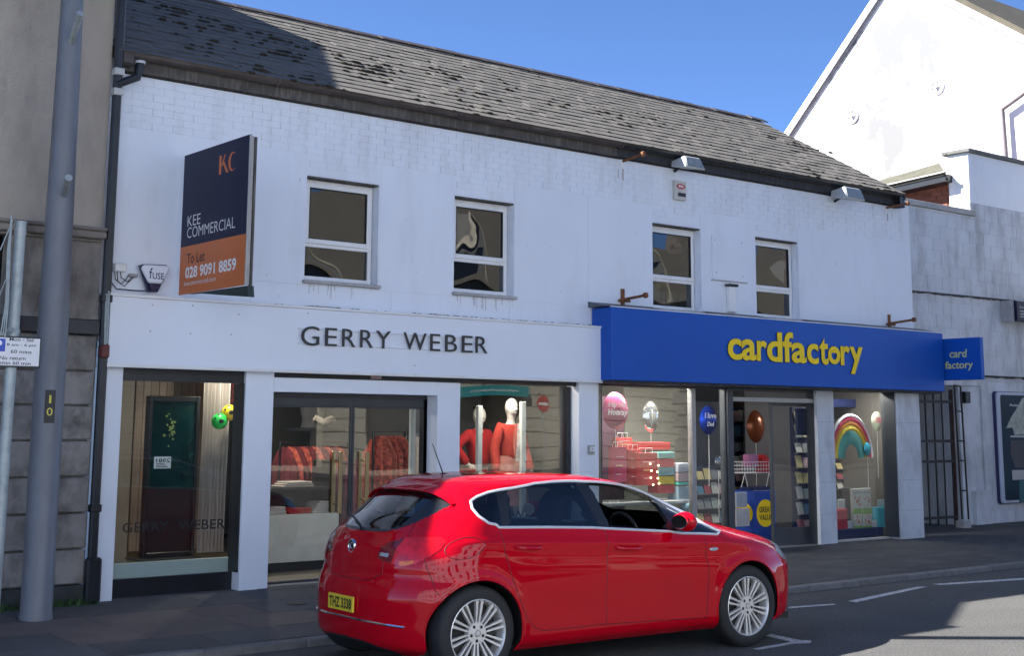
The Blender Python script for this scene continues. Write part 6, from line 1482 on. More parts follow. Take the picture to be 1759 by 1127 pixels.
folded(538, 577, zu1, 6, (.52, .50, .48), 'tall stepped pile of folded white clothes at the right end of the low white unit', taper=.012)
def garment(x, Y, zt, ln, w, c, par=None, rot=0., lab=None, grp=None, k2=None):
    n, m_ = 13, 9; mb = MB(); vs = []
    ph = random.uniform(0, 6)
    for s in (0, 1):
        for j in range(m_):
            t = j/(m_-1); ww = w*(.5+.5*min(1, t*5))*(1+.18*t)/2 if t < 1 else w*1.18/2
            for i in range(n):
                a = (i/(n-1)*2-1); fold = .024*math.sin(a*13+ph)*(t**.6); b = (s-.5)*2*(.03+.02*t)*math.sqrt(max(0, 1-a*a*.96))+fold
                dx, dy = b, a*ww; vs.append((x+dx*math.cos(rot)-dy*math.sin(rot), Y+dx*math.sin(rot)+dy*math.cos(rot), zt-ln*t-(.05*abs(a) if t < .15 else 0)))
    for s in (0, 1):
        o_ = s*n*m_; mb.add([], []); 
    fs = []
    for s in (0, 1):
        o_ = s*n*m_
        for j in range(m_-1):
            for i in range(n-1):
                q_ = (o_+j*n+i, o_+j*n+i+1, o_+(j+1)*n+i+1, o_+(j+1)*n+i); fs.append(q_ if s else q_[::-1])
    for j in range(m_-1):
        fs.append((j*n, (j+1)*n, n*m_+(j+1)*n, n*m_+j*n)); fs.append((j*n+n-1, n*m_+j*n+n-1, n*m_+(j+1)*n+n-1, (j+1)*n+n-1))
    mb.add(vs, fs); o = mb.build('hanging_garment', c, None, smooth=True); tag(o, lab, 'garment', grp)
    return o
def rail(u0, u1, Y, zr_, label, cols, ln, lab, grp, rot=.5, n=None):
    xa, xb2 = at(u0, 800, Y)[0], at(u1, 800, Y)[0]; t_ = thing('clothes_rail', (xa, Y, GZ), label, 'clothes rail')
    mb = MB(); mb.tube([(xa, Y, GZ+.005), (xa, Y, zr_), (xb2, Y, zr_), (xb2, Y, GZ+.005)], .014, 8); mb.build('frame', mt_black, t_)
    for xx in (xa, xb2): bx(xx-.02, xx+.02, Y-.22, Y+.22, GZ+.004, GZ+.025).build('foot', mt_black, t_)
    n = n or int((xb2-xa)/.085)
    for i in range(n):
        x = xa+.06+(xb2-xa-.12)*i/max(1, n-1); c = cols[i % len(cols)]
        garment(x, Y, zr_-.045, ln*random.uniform(.9, 1.08), .36, c, rot=rot+random.uniform(-.12, .12), lab=(('first', 'second', 'third', 'fourth', 'fifth', 'sixth', 'seventh', 'eighth', 'ninth', 'tenth', 'eleventh', 'twelfth', 'thirteenth', 'fourteenth', 'fifteenth', 'sixteenth', 'seventeenth', 'eighteenth')[i]+' from the left, '+lab), grp=grp)
pat_red = M('red_print_cloth', (.34, .05, .035), .85, .75, 22, dirt=(.5, .25, .15), dscale=(9, 9, 9), damt=.5); pat_dk = M('wine_cloth', (.12, .012, .02), .85, .4, 18); pat_or = M('coral_cloth', (.42, .10, .06), .85, .3, 14)
pat_gr = M('grey_blue_cloth', (.22, .24, .28), .85, .4, 14); pat_cr = M('cream_cloth', (.45, .40, .34), .85, .2, 14); pat_pu = M('plum_cloth', (.13, .03, .06), .9, .3, 16); dkc = M('charcoal_cloth', (.03, .03, .035), .9, .3, 12)
zr1 = at(660, 742, 13.7)[2]
rail(640, 694, 13.7, zr1, 'black clothes rail packed with red printed garments behind the right glass door', [pat_red, pat_or, pat_red], .95, 'red printed garment on the rail behind the right door', 'red printed garments on the middle rail')
rail(700, 748, 13.9, zr1+.03, 'black clothes rail of mixed garments at the right of the glass doors', [pat_cr, pat_gr, pat_dk, pat_gr, pat_red], .75, 'garment on the mixed rail at the right of the doors', 'mixed garments on the right rail')
zr2 = at(605, 783, 14.0)[2]
rail(588, 640, 14.0, zr2, 'low clothes rail of plum skirts seen between the bronze door handles', [pat_pu], .80, 'plum skirt on the rail between the bronze handles', 'plum skirts on the low rail')
zr3 = at(540, 760, 14.5)[2]
rail(480, 596, 14.5, zr3, 'black clothes rail of wine red garments deep behind the left glass door', [pat_dk, pat_red, pat_dk, pat_red], .9, 'garment on the deep rail behind the left door', 'wine red garments on the deep rail')
# dark bust form with scarf on a ledge, framed mirror, blue stand-in for a reflection, side boards
zl_ = at(540, 735, 14.6)[2]
bf = thing('bust_form', tuple(at(540, 735, 14.6)), 'dark jacket on a bust form with a cream scarf, high behind the left glass door', 'mannequin')
bp0 = at(540, 735, 14.6); MB().lathe([(.02, .42), (.05, .40), (.06, .34), (.17, .30), (.18, .22), (.15, .1), (.17, 0), (0, 0)], (bp0[0], 14.6, zl_), 'z', 18).build('torso', dkc, bf, smooth=True)
MB().tube([(bp0[0]-.1, 14.44, zl_+.12), (bp0[0], 14.40, zl_+.07), (bp0[0]+.14, 14.44, zl_+.11), (bp0[0]+.2, 14.5, zl_+.10)], .04, 8).build('scarf', pat_cr, bf, smooth=True)
bx(bp0[0]-.35, bp0[0]+.35, 14.45, 14.8, zl_-.04, zl_-.001).build('ledge', mt_black, bf)
bx(bp0[0]-.5, bp0[0]+.42, 15.25, 15.3, GZ, 2.3).build('backing_board', cmat((.02, .018, .018)), bf)
ibox('wall_mirror', 'small pale mirror in a black surround beyond the right glass door', 'mirror', (655, 699, 668, 728), 15.0, .03, (.35, .33, .28)); ibox('mirror_surround', 'black surround board behind the small pale mirror', 'panel', (640, 692, 672, 738), 15.04, .03, mt_black)
ibox('reflection_picture', 'blue and white picture standing in for a reflection, high beyond the right glass door', 'picture', (690, 697, 703, 743), 14.9, .02, (.08, .20, .32)); ibox('wall_panel', 'pale vertical panel at the far left behind the glass doors', 'panel', (472, 690, 497, 765), 15.4, .04, (.34, .28, .20))  # the blue picture is a painted stand-in for a reflection
ibox('display_post', 'white display post inside the right glass door', 'post', (706, 686, 714, 836), 13.05, .05, (.55, .58, .57), zmin=GZ+.01)
# --- mannequin window
bx(p3[0]+.03, p4[0]-.02, YG+.085, 14.6, GZ+.005, .42).build('window_platform', mt_fascia, main)
MPL = .42
wskin = M('mannequin_white', (.62, .60, .56), .45, .03)
def mannequin(u, v, Y, label, cardigan, top, skirt, h=1.76, arm=None, face=-1.2, headless=False, grp=None):
    hp = at(u, v, Y); X_ = hp[0]; Z0 = hp[2]-h; t_ = thing('mannequin', (X_, Y, MPL), label, 'mannequin', grp)
    J = lambda dx, dy, f, r: (X_+dx, Y+dy, Z0+h*f, r)
    jt = dict(pel=J(0, 0, .53, .10), wai=J(0, 0, .62, .085), che=J(0, 0, .745, (.125, .095)), nek=J(0, -.01, .845, .042), hd=J(0, -.02, .90, .075), ht=J(0, -.02, .95, .088),
        sl=J(-.16, 0, .80, .050), el=J(-.24, .02, .64, .038), wl=J(-.27, -.07, .49, .026), fl=J(-.28, -.11, .435, .018), sr=J(.16, 0, .80, .050), er=J(.24, .02, .64, .038), wr=J(.28, -.07, .49, .026), fr=J(.30, -.11, .435, .018),
        hl=J(-.09, 0, .50, .085), kl=J(-.09, -.01, .28, .055), al=J(-.09, .01, .06, .034), tl=J(-.10, -.10, .02, .03), hr=J(.09, 0, .50, .085), kr=J(.10, -.01, .28, .055), ar=J(.10, .01, .06, .034), tr=J(.12, -.10, .02, .03))
    if arm == 'hip': jt['el'] = J(-.34, .02, .70, .038); jt['wl'] = J(-.22, -.08, .58, .026); jt['fl'] = J(-.16, -.12, .56, .018)
    ed = [('pel', 'wai'), ('wai', 'che'), ('che', 'nek'), ('che', 'sl'), ('sl', 'el'), ('el', 'wl'), ('wl', 'fl'), ('che', 'sr'), ('sr', 'er'), ('er', 'wr'), ('wr', 'fr'), ('pel', 'hl'), ('hl', 'kl'), ('kl', 'al'), ('al', 'tl'), ('pel', 'hr'), ('hr', 'kr'), ('kr', 'ar'), ('ar', 'tr')]
    if not headless: ed += [('nek', 'hd'), ('hd', 'ht')]
    else: jt.pop('hd'); jt.pop('ht')
    jt = {k: (a-X_, b-Y, c-MPL, r) for k, (a, b, c, r) in jt.items()}
    grow('body', jt, ed, wskin, t_)
    r2 = lambda k, e: (*jt[k][:3], (jt[k][3] if not isinstance(jt[k][3], tuple) else jt[k][3][0])+e)
    cj = dict(a=(0, 0, jt['wai'][2]-.12, .155), b=(0, 0, jt['wai'][2], .135), c=(0, 0, jt['che'][2], (.155, .115)), d=(0, 0, jt['che'][2]+.10, (.10, .075)), sl=r2('sl', .022), el=r2('el', .030), wl=r2('wl', .030), sr=r2('sr', .022), er=r2('er', .030), wr=r2('wr', .030))
    grow('cardigan', cj, [('a', 'b'), ('b', 'c'), ('c', 'd'), ('c', 'sl'), ('sl', 'el'), ('el', 'wl'), ('c', 'sr'), ('sr', 'er'), ('er', 'wr')], cardigan, t_)
    mb = MB(); zc = Z0+h*.745
    if top:
        vs = []; n = 7
        for j in range(9):
            t = j/8; z = Z0+h*(.825-.26*t); ww = .045+.045*t
            for i in range(n): a = i/(n-1)*2-1; vs.append((X_+a*ww, Y-(.195+.02*min(1, t*1.6))-.012*(1-a*a), z))
        mb.add(vs, [(a*n+b, a*n+b+1, (a+1)*n+b+1, (a+1)*n+b) for a in range(8) for b in range(n-1)]); mb.build('top', top, t_, smooth=True)
    if skirt:
        mb = MB(); vs = []; n = 40
        for j in range(8):
            t = j/7
            for i in range(n): a = 2*math.pi*i/n; rr_ = (.135+.09*t)*(1+.05*t*math.sin(a*9)); vs.append((X_+rr_*math.cos(a)*1.15, Y+rr_*math.sin(a)*.85, Z0+h*(.60-.34*t)))
        mb.add(vs, [(a*n+b, a*n+(b+1) % n, (a+1)*n+(b+1) % n, (a+1)*n+b) for a in range(7) for b in range(n)]); mb.build('skirt', skirt, t_, smooth=True)
    if not headless:
        MB().sphere((X_, Y-.02, Z0+h*.932), 1, 22, 16, (.076, .095, .118)).build('head', wskin, t_, smooth=True)
        fc = MB(); hz_ = Z0+h*.925; Y = Y-.022; fc.sphere((X_, Y-.09, hz_-.005), 1, 8, 6, (.012, .022, .022)); [fc.sphere((X_+s_*.027, Y-.078, hz_+.018), 1, 8, 5, (.014, .006, .006)) for s_ in (-1, 1)]; fc.sphere((X_, Y-.075, hz_-.048), 1, 8, 5, (.022, .010, .008)); [fc.sphere((X_+s_*.073, Y-.01, hz_), 1, 8, 5, (.008, .016, .028)) for s_ in (-1, 1)]
        fc.build('face', wskin, t_, smooth=True); Y = Y+.022
    # hands: palm, four fingers and a thumb
    for s_, k in ((-1, 'fl'), (1, 'fr')):
        w_ = Vector(jt['w'+k[1]][:3]); f_ = Vector(jt[k][:3]); d = (f_-w_).normalized(); o_ = Vector((X_, Y, MPL)); sd = d.cross(Vector((0, 1, 0))).normalized(); hb = MB()
        for q_ in range(4): st0 = f_+sd*(q_-1.5)*.016; hb.tube([o_+st0-d*.03, o_+st0+d*.035, o_+st0+d*(.075-.008*abs(q_-1.5))+Vector((0, -.008, 0))], .0085, 6, r1=.006)
        hb.tube([o_+w_+d*.02, o_+w_+d*.05+sd*s_*.03+Vector((0, -.02, 0)), o_+w_+d*.09+sd*s_*.035+Vector((0, -.025, 0))], .010, 6, r1=.007); hb.build('hand', wskin, t_, smooth=True)
    MB().lathe([(0, .015), (.17, .012), (.18, 0)], (X_, Y, MPL+.001), 'z', 24).build('base_plate', mt_alu, t_)
    return t_
red_kn = M('coral_red_knit', (.50, .045, .030), .9, .15, 30, .3, 200); red_dk = M('deep_red_knit', (.42, .012, .016), .9, .15, 30, .3, 200); printed = M('white_print_blouse', (.50, .42, .40), .8, .5, 18, dirt=(.6, .3, .1), dscale=(9, 9, 9), damt=.7); pinksk = M('salmon_skirt', (.50, .20, .16), .85, .2, 10)
mannequin(877, 684, 13.25, 'white mannequin in an open coral red cardigan, print blouse and salmon skirt', red_kn, printed, pinksk)
mannequin(822, 699, 13.75, 'mannequin in a deep red jumper and white trousers standing further back on the left', red_dk, None, None, h=1.70, arm='hip')
ibox('display_post', 'white leaning display post in front of the deep red jumper', 'post', (821, 697, 829, 815), 13.1, .05, (.60, .62, .60), zmin=MPL); ibox('display_post', 'white display post against the coral cardigan mannequin', 'post', (896, 690, 904, 812), 13.0, .05, (.60, .62, .60), zmin=MPL)
bx(p3[0]-.4, p4[0]+.1, 14.62, 14.7, GZ, 2.49).build('window_back', cmat((.09, .088, .09)), main)
ibox('folded_throw', 'dark red folded throw at the foot of the left mannequin', 'throw', (805, 806, 838, 816), 13.4, .3, (.22, .015, .02), zmin=MPL+.001)
# --- card shop window
def balloon(u, v, r_px, Y, m, label, asp=1.0, text=None, name='foil_balloon', grp=None, tm=None, rim=True, stick=True):
    p = at(u, v, Y); R_ = abs(at(u+r_px, v, Y)[0]-p[0])*.8; R_ = abs(at(u, v-r_px, Y)[2]-p[2])
    o = thing(name, tuple(p), label, 'balloon', grp); n = 28; mb = MB(); vs = []
    prof = [(0, -.36), (.35, -.33), (.65, -.25), (.87, -.12), (1.0, 0), (.87, .12), (.65, .25), (.35, .33), (0, .36)]
    for k, (a, h) in enumerate(prof):
        for j in range(n):
            t = 2*math.pi*j/n; w_ = a*(1+.03*math.sin(t*14)*(a > .8)); vs.append((p[0]+R_*w_*math.cos(t)*asp, Y+R_*h, p[2]+R_*w_*math.sin(t)))
    mb.add(vs, [(i*n+j, i*n+(j+1) % n, (i+1)*n+(j+1) % n, (i+1)*n+j) for i in range(8) for j in range(n)]); mb.build('foil', m, o, smooth=True)
    if text:
        for k, (tx, dz, w_, sl_) in enumerate(text): mb = MB(); line(mb, tx, (p[0]-R_*w_*asp-R_*.22, Y-R_*.40, p[2]+R_*dz), XD, UP, R_*2*w_*asp, None, 0, .03, slant=sl_); mb.build('lettering', tm or mt_whitep, o, fix=False)
    if stick: MB().tube([(p[0], Y, p[2]-R_), (p[0]+.01, Y+.01, p[2]-R_-.35), (p[0]-.01, Y, p[2]-R_-.7)], .003, 5).build('ribbon', mt_whitep, o)
    return o
foil = lambda c, r=.18, m=.55: cmat(c, r, metal=m)
balloon(1217, 722, 25, 13.1, foil((.01, .05, .42), .15, .7), 'shiny blue foil balloon lettered for a dad, hanging left of the card shop door', .9, [('I love', .12, .62, .1), ('Dad', -.42, .36, .1)])
balloon(1118, 716, 27, 13.25, foil((.55, .56, .55), .1, .9), 'crinkled silver foil balloon over the red gift bags in the card shop window', .72)
balloon(1057, 706, 32, 13.05, foil((.34, .05, .14), .25, .4), 'pink foil balloon reading Hip Hip Hooray at the left of the card shop window', .95, [('Hip Hip', .10, .70, .12), ('Hooray', -.34, .74, .12)])
balloon(1298, 733, 28, 13.9, foil((.22, .06, .025), .25, .5), 'plain copper brown foil balloon hanging inside the open card shop door', .80)
balloon(1234, 795, 13, 13.1, foil((.30, .32, .34), .12, .9), 'small oval silver balloon low down beside the card shop door', .7)
balloon(1506, 724, 17, 12.95, foil((.42, .46, .34), .2, .5), 'round pale green balloon with pink lettering beside the rainbow balloon', .92, [('happy', .1, .5, 0), ('birthday', -.22, .7, 0)], tm=cmat((.5, .08, .14)))
# rainbow balloon
rbw = at(1463, 787, 13.0); Rr = at(1463, 711, 13.0)[2]-rbw[2]
rn = thing('rainbow_balloon', tuple(rbw), 'arched rainbow foil balloon in the right hand window of the card shop', 'balloon')
for k, (a, b, cc) in enumerate(((1.0, .93, (.72, .75, .80)), (.93, .83, (.50, .03, .10)), (.83, .73, (.62, .22, .03)), (.73, .62, (.70, .55, .04)), (.62, .30, (.05, .28, .27)))):
    n = 26; mb = MB(); vs = []
    for t in np.linspace(0, math.pi, n):
        for r_, dy in ((a, 0), ((a+b)/2, -.02), (b, 0), ((a+b)/2, .05)): vs.append((rbw[0]+Rr*.80*r_*math.cos(t), 13.0+dy, rbw[2]+Rr*r_*math.sin(t)))
    mb.add(vs, [(i*4+j, i*4+(j+1) % 4, (i+1)*4+(j+1) % 4, (i+1)*4+j) for i in range(n-1) for j in range(4)]); mb.build('arc_band', foil(cc, .25, .3), rn, smooth=True)
balloon(1490, 772, 12, 12.97, foil((.03, .30, .42), .2, .5), 'small turquoise balloon hanging below the rainbow balloon', .8)
# backboards and shelving
ibox('purple_display', 'dark purple display board behind the pink balloon', 'display board', (1033, 680, 1072, 830), 13.6, .04, (.05, .012, .035), zmin=GZ+.01)
ibox('display_board', 'pale card shop display board behind the silver balloon', 'display board', (1074, 668, 1182, 830), 14.2, .04, (.22, .21, .18), zmin=GZ+.01)
ibox('display_board', 'dark shelf backing behind the blue balloon', 'display board', (1190, 690, 1250, 900), 13.9, .04, (.03, .035, .05), zmin=GZ+.01)
nvy = (.010, .020, .10)
# gift bags and boxes in the left window
def bag(r, Y, c, label, d=.12, lid=None, stripes=None):
    o = thing('gift_bag', tuple(at((r[0]+r[2])/2, r[3], Y)), label, 'gift bag'); u0, v0, u1, v1 = r; um, vm = (u0+u1)/2, (v0+v1)/2
    x0, x1 = at(u0, vm, Y)[0], at(u1, vm, Y)[0]; z1, z0 = at(um, v0, Y)[2], at(um, v1, Y)[2]
    MB().hexa([(x0+.01, Y, z0), (x1-.01, Y, z0), (x1-.01, Y+d, z0), (x0+.01, Y+d, z0), (x0, Y+.02, z1), (x1, Y+.02, z1), (x1, Y+d-.02, z1), (x0, Y+d-.02, z1)]).build('bag', cmat(c), o, bevel=.003)
    mb = MB(); xm_ = (x0+x1)/2; w_ = (x1-x0)*.2
    for yy in (Y+.018, Y+d-.018): mb.tube([(xm_-w_, yy, z1-.01), (xm_-w_*.8, yy-.01, z1+.06), (xm_+w_*.8, yy-.01, z1+.06), (xm_+w_, yy, z1-.01)], .003, 5)
    mb.build('handle', mt_whitep, o)
    for k in range(3):
        zz_b = z0+(z1-z0)*(.2+.25*k); bx(x0+(x1-x0)*.2, x0+(x1-x0)*(.6+.1*k), Y-.001+.018*(zz_b-z0)/(z1-z0), Y+.004+.02*(zz_b-z0)/(z1-z0), zz_b, zz_b+.012).build('print_band', cmat((.55, .3, .35) if k != 1 else (.5, .42, .2)), o)
    return o
bag((1054, 768, 1078, 828), 13.0, (.38, .02, .08), 'bright pink red gift bag at the left in the card shop window'); bag((1080, 772, 1104, 832), 13.05, (.34, .012, .02), 'red gift bag second from the left in the card shop window')
bag((1100, 778, 1132, 834), 12.95, (.36, .025, .03), 'wide red gift bag in the middle of the card shop window', .16); bag((1060, 752, 1088, 775), 13.2, (.40, .03, .03), 'red gift bag higher up behind the pink one')
ibox('gift_box', 'flat red gift box with a dark lid lying on the red gift bags', 'gift box', (1096, 760, 1152, 773), 13.1, .25, (.40, .015, .015)); ibox('gift_box', 'dark flat gift box right under the flat red one', 'gift box', (1100, 774, 1148, 780), 13.12, .2, (.10, .01, .02))
zst_ = at(1146, 838, 12.95)[2]
for k, (v0, v1, cc, nm) in enumerate(((777, 788, (.20, .45, .42), 'pale teal'), (789, 803, (.45, .02, .05), 'crimson'), (804, 818, (.22, .38, .40), 'grey blue'), (819, 833, (.55, .42, .03), 'mustard yellow'), (834, 848, (.40, .04, .05), 'brick red'))):
    ibox('gift_box', nm+' gift box in the tall coloured stack in the card shop window', 'gift box', (1131, v0, 1159, v1-.6), 12.95, .2, cc, 'stack of coloured gift boxes')
for k, (v0, v1, cc, nm) in enumerate(((796, 812, (.48, .50, .58), 'pale lilac'), (813, 828, (.55, .40, .42), 'pale pink'), (829, 834, (.10, .60, .48), 'thin mint green'), (836, 860, (.30, .42, .48), 'pale blue'))):
    ibox('gift_box', nm+' gift box in the shorter pastel stack by the mullion', 'gift box', (1165, v0, 1187, v1-.6), 12.9, .2, cc, 'stack of pastel gift boxes')
ibox('display_table', 'low white table carrying the gift boxes in the card shop window', 'table', (1040, 862, 1188, 868), 12.85, .6, (.5, .5, .5)); 
o = thing('table_bear', tuple(at(1180, 885, 12.9)), 'pale blue soft toy bear below the pastel gift boxes', 'soft toy')
p = at(1184, 892, 12.92); MB().sphere(p, .13, 14, 10, (1, .7, 1)).build('body', cmat((.22, .38, .45), .95), o, smooth=True); p = at(1178, 872, 12.9); MB().sphere(p, .085, 14, 10).build('head', cmat((.22, .38, .45), .95), o, smooth=True)
for s_ in (-1, 1): MB().sphere(p+np.array([s_*.06, 0, .07]), .03, 8, 6).build('ear', cmat((.22, .38, .45), .95), o, smooth=True)
# lit little lamps string
mb = MB(); o = thing('fairy_lights', tuple(at(1125, 800, 12.9)), 'short string of warm lit fairy lights on the red gift bags', 'lights')
for u, v in ((1117, 797), (1131, 800), (1129, 811), (1119, 809), (1118, 821), (1130, 822), (1122, 833), (1132, 831)): p = at(u, v, 12.88); MB().sphere(p, .012, 8, 6).build('bulb', M('warm_bulb', (1, .75, .4), .5, 0, emit=3) if 'warm_bulb' not in bpy.data.materials else bpy.data.materials['warm_bulb'], o)
# shelves of cards deeper in the shop and stripes of stock by the door
def rack(u0, u1, v0, v1, Y, label, seed, rowsn=6, coln=4, back=(.02, .03, .07)):
    r_ = random.Random(seed); um = (u0+u1)/2; x0, x1 = at(u0, (v0+v1)/2, Y)[0], at(u1, (v0+v1)/2, Y)[0]; z1, z0 = at(um, v0, Y)[2], at(um, v1, Y)[2]
    t_ = thing('card_rack', (x0, Y, z0), label, 'card rack'); bx(x0, x1, Y+.03, Y+.08, min(z0, GZ+.01), z1).build('back', cmat(back), t_)
    for a in range(rowsn):
        zz_a = z0+(z1-z0)*a/rowsn; bx(x0, x1, Y-.04, Y+.029, zz_a, zz_a+.012).build('shelf', cmat((.1, .1, .12)), t_)
        for b in range(coln):
            xa = x0+(x1-x0)*(b+.08)/coln; xb3_ = x0+(x1-x0)*(b+.92)/coln; hh = (z1-z0)/rowsn*r_.uniform(.6, .85)
            cc = r_.choice([(.5, .5, .46), (.45, .3, .32), (.3, .06, .08), (.08, .2, .3), (.35, .42, .38), (.5, .42, .2), (.2, .22, .24)])
            MB().hexa([(xa, Y-.03, zz_a+.013), (xb3_, Y-.03, zz_a+.013), (xb3_, Y-.02, zz_a+.013), (xa, Y-.02, zz_a+.013), (xa, Y+.012, zz_a+hh), (xb3_, Y+.012, zz_a+hh), (xb3_, Y+.022, zz_a+hh), (xa, Y+.022, zz_a+hh)]).build('card', cmat(cc), t_)
rack(1262, 1290, 700, 905, 14.6, 'card rack just inside the left of the open door', 3, 8, 3); rack(1296, 1322, 770, 905, 15.6, 'card rack deep inside the card shop between door and bin', 5, 6, 3)
rack(1366, 1390, 700, 912, 13.2, 'tall blue card rack behind the sliding door glass', 9, 8, 2, back=nvy); rack(1196, 1246, 800, 900, 13.7, 'low stock rack under the blue balloon', 12, 4, 4)
rack(1436, 1500, 790, 840, 13.9, 'card rack in the shade behind the rainbow balloon', 15, 3, 6, back=(.03, .025, .03))
ibox('blue_poster', 'deep blue poster with pale lines high on the sliding door', 'poster', (1366, 702, 1388, 748), 12.82, .004, nvy)
# GREAT VALUE bin and the wire basket on it
Yb = 13.25
x0, x1 = at(1286, 880, Yb)[0], at(1333, 880, Yb)[0]; z1 = at(1310, 843, Yb)[2]; 
bn = thing('dump_bin', (x0, Yb, GZ), 'blue cardboard dump bin with yellow GREAT VALUE discs in the card shop doorway', 'bin')
bl = M('bin_blue', (.012, .06, .34), .5, .05)
xe_ = x0+.13
MB().hexa([(xe_, Yb, GZ+.012), (x1, Yb, GZ+.012), (x1, Yb+.45, GZ+.012), (x0-.05, Yb+.34, GZ+.012), (xe_, Yb, z1), (x1, Yb, z1), (x1, Yb+.45, z1), (x0-.05, Yb+.34, z1)]).build('bin_body', bl, bn, bevel=.004)
cxb = (xe_+x1)/2; czb = at(1317, 882, Yb)[2]; Rb = (x1-xe_)*.42
MB().lathe([(0, -.003), (Rb, -.003), (Rb, -.0005)], (cxb, Yb, czb), 'y', 30).build('yellow_disc', mt_yellow, bn)
mb = MB(); line(mb, 'GREAT', (cxb-Rb*.72, Yb-.0045, czb+Rb*.06), XD, UP, Rb*1.44, Rb*.42, 0, .03); line(mb, 'VALUE', (cxb-Rb*.72, Yb-.0045, czb-Rb*.50), XD, UP, Rb*1.44, Rb*.42, 0, .03); mb.build('disc_lettering', M('brown_print', (.10, .06, .01), .5, 0), bn, fix=False)
# disc on the side face
vA = Vector((xe_, Yb, 0)); vB = Vector((x0-.05, Yb+.34, 0)); sdv = (vA-vB).normalized(); nv = Vector((sdv.y, -sdv.x, 0)); c_ = vB.lerp(vA, .5)+Vector((0, 0, czb))+nv*.003
mb = MB(); mb.add([c_+(sdv*math.cos(t)+Vector(UP)*math.sin(t))*Rb*.85 for t in np.linspace(0, 2*math.pi, 28, endpoint=False)], [tuple(range(28))]); mb.build('yellow_disc', mt_yellow, bn, fix=False)
mb = MB(); line(mb, 'GREAT', c_+nv*.002-sdv*Rb*.6+Vector((0, 0, Rb*.05)), sdv, UP, Rb*1.2, Rb*.36, 0, .03); line(mb, 'VALUE', c_+nv*.002-sdv*Rb*.6-Vector((0, 0, Rb*.45)), sdv, UP, Rb*1.2, Rb*.36, 0, .03); mb.build('disc_lettering', bpy.data.materials['brown_print'], bn, fix=False)
mb = MB(); mb.box(xe_+.02, x1-.02, Yb+.03, Yb+.3, z1+.001, z1+.05); mb.build('bin_contents', cmat((.02, .03, .10)), bn)
wx0, wx1 = at(1278, 803, Yb)[0], at(1329, 803, Yb)[0]; wz1, wz0 = at(1303, 794, Yb)[2], at(1303, 813, Yb)[2]
wbk = thing('wire_basket', (wx0, Yb, z1), 'white wire basket on splayed legs standing on the blue bin', 'basket')
mb = MB(); y0b, y1b = Yb+.04, Yb+.34
for z in np.linspace(wz0, wz1, 4): mb.tube([(wx0, y0b, z), (wx1, y0b, z), (wx1, y1b, z), (wx0, y1b, z), (wx0, y0b, z)], .0035, 4)
for i in range(12): x = wx0+(wx1-wx0)*i/11; mb.tube([(x, y0b, wz0), (x, y0b, wz1)], .003, 4); mb.tube([(x, y1b, wz0), (x, y1b, wz1)], .003, 4)
for i in range(6): x = wx0+(wx1-wx0)*i/5; mb.tube([(x, y0b, wz0), (x, y1b, wz0)], .003, 4)
mb.build('wire_frame', mt_whitep, wbk)
for a, b in ((wx0+.06, wx0-.02), (wx0+.06, wx0+.12), (wx1-.06, wx1+.02), (wx1-.06, wx1-.12)): MB().tube([(a, y0b, wz0), (b, y0b, z1+.052)], .005, 5).build('leg', mt_whitep, wbk)
o = thing('card_house', (wx1-.1, Yb+.15, wz0), 'little red house shaped box standing in the wire basket', 'box'); MB().prism([(wx1-.16, wz0+.005), (wx1-.01, wz0+.005), (wx1-.01, wz1+.02), (wx1-.10, wz1+.10), (wx1-.16, wz1+.03)], Yb+.06, Yb+.2).build('box', cmat((.5, .02, .02)), o)
ibox('pink_box', 'pink box sitting in the left of the wire basket', 'box', (1287, 781, 1303, 803), Yb+.08, .12, (.40, .14, .28)); ibox('gift_bag', 'small white and blue printed bag leaning against the side of the blue bin', 'gift bag', (1265, 846, 1284, 872), 13.2, .08, (.30, .34, .42)); ibox('gift_bag', 'white printed carrier bag on the floor left of the blue bin', 'gift bag', (1265, 874, 1288, 905), 13.15, .1, (.40, .40, .42))
# right hand window stock
Yc = 12.9
bx(c5[1]+.05, c6[1]-.04, 14.3, 14.34, GZ+.01, 2.49).build('window_back', cmat((.05, .05, .06)), main)
ibox('display_plinth', 'navy display plinth in the right hand window of the card shop', 'plinth', (1438, 908, 1518, 936), Yc-.02, .5, nvy, zmin=GZ+.0)
ibox('display_board', 'navy framed back panel high behind the rainbow balloon', 'display board', (1432, 686, 1500, 700), 13.6, .03, nvy); ibox('display_board', 'navy upright at the right of the rainbow balloon backing', 'display board', (1493, 700, 1501, 905), 13.6, .03, nvy, zmin=GZ+.2)
ibox('display_board', 'dark brown board low behind the tall card packs', 'display board', (1448, 838, 1466, 906), 13.3, .03, (.06, .045, .045)); ibox('wall_panel', 'pale grey blue wall panel at the right side of the card shop window', 'panel', (1505, 690, 1530, 925), 13.4, .03, (.32, .38, .42), zmin=GZ+.02)
ibox('gift_box', 'red gift box at the lower left of the right hand card window', 'gift box', (1439, 875, 1456, 911), Yc, .18, (.42, .02, .04)); ibox('greeting_card', 'white greeting card standing on the red box', 'card', (1440, 858, 1452, 874.5), Yc+.03, .02, (.50, .52, .50))
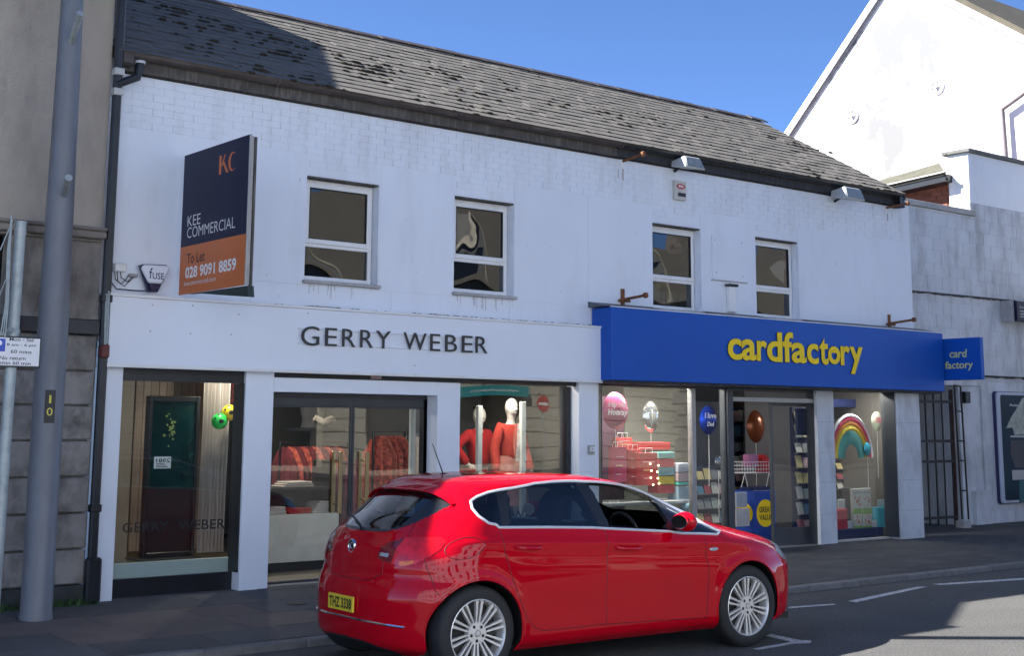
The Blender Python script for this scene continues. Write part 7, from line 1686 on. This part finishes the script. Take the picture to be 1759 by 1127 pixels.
def pack(r, label, top=(.50, .50, .44)):
    o = thing('card_pack', tuple(at((r[0]+r[2])/2, r[3], Yc)), label, 'card pack', 'card packs in the right window'); u0, v0, u1, v1 = r
    x0, x1 = at(u0, (v0+v1)/2, Yc)[0], at(u1, (v0+v1)/2, Yc)[0]; z1, z0 = at((u0+u1)/2, v0, Yc)[2], at((u0+u1)/2, v1, Yc)[2]; H = z1-z0
    bx(x0, x1, Yc, Yc+.05, z0, z1).build('pack', cmat(top), o, bevel=.003); bx(x0, x1, Yc-.003, Yc-.0005, z0+H*.36, z0+H*.50).build('green_band', cmat((.18, .38, .06)), o); bx(x0, x1, Yc-.003, Yc-.0005, z0, z0+H*.06).build('green_band', cmat((.18, .38, .06)), o)
    mb = MB()
    for k in range(14): cx_, cz_ = random.uniform(x0+.03, x1-.03), z0+H*random.choice([random.uniform(.10, .32), random.uniform(.54, .82)]); mb.sphere((cx_, Yc-.001, cz_), random.uniform(.008, .022), 7, 4, (1, .12, 1))
    mb.build('flower_print', cmat((.50, .12, .10)), o); mb = MB(); line(mb, 'LOVE', (x0+.015, Yc-.002, z1-.075), XD, UP, x1-x0-.03, .035, 0, 0); mb.build('pack_lettering', cmat((.12, .14, .12)), o, fix=False)
pack((1465.5, 840, 1480.5, 908), 'tall pale flower printed card pack, the left one of the touching pair'); pack((1481.5, 839, 1497, 908), 'tall pale flower printed card pack, the right one of the touching pair')
ibox('greeting_card', 'small white card between the red box and the card packs', 'card', (1457, 895, 1465, 908), Yc+.01, .02, (.50, .52, .55)); ibox('greeting_card', 'small white card between the card packs and the cyan box', 'card', (1498, 894, 1507, 908), Yc+.01, .02, (.50, .52, .55))
ibox('gift_box', 'bright cyan gift box at the lower right of the card window', 'gift box', (1509, 872, 1528, 907), Yc, .2, (.05, .42, .52), zmin=None); ibox('gift_box', 'teal gift box just left of and behind the bright cyan one', 'gift box', (1499, 872, 1510, 893), Yc+.1, .16, (.05, .26, .30)); ibox('greeting_card', 'white card standing on the bright cyan gift box', 'card', (1509, 858, 1522, 871.5), Yc+.05, .02, (.50, .54, .54))
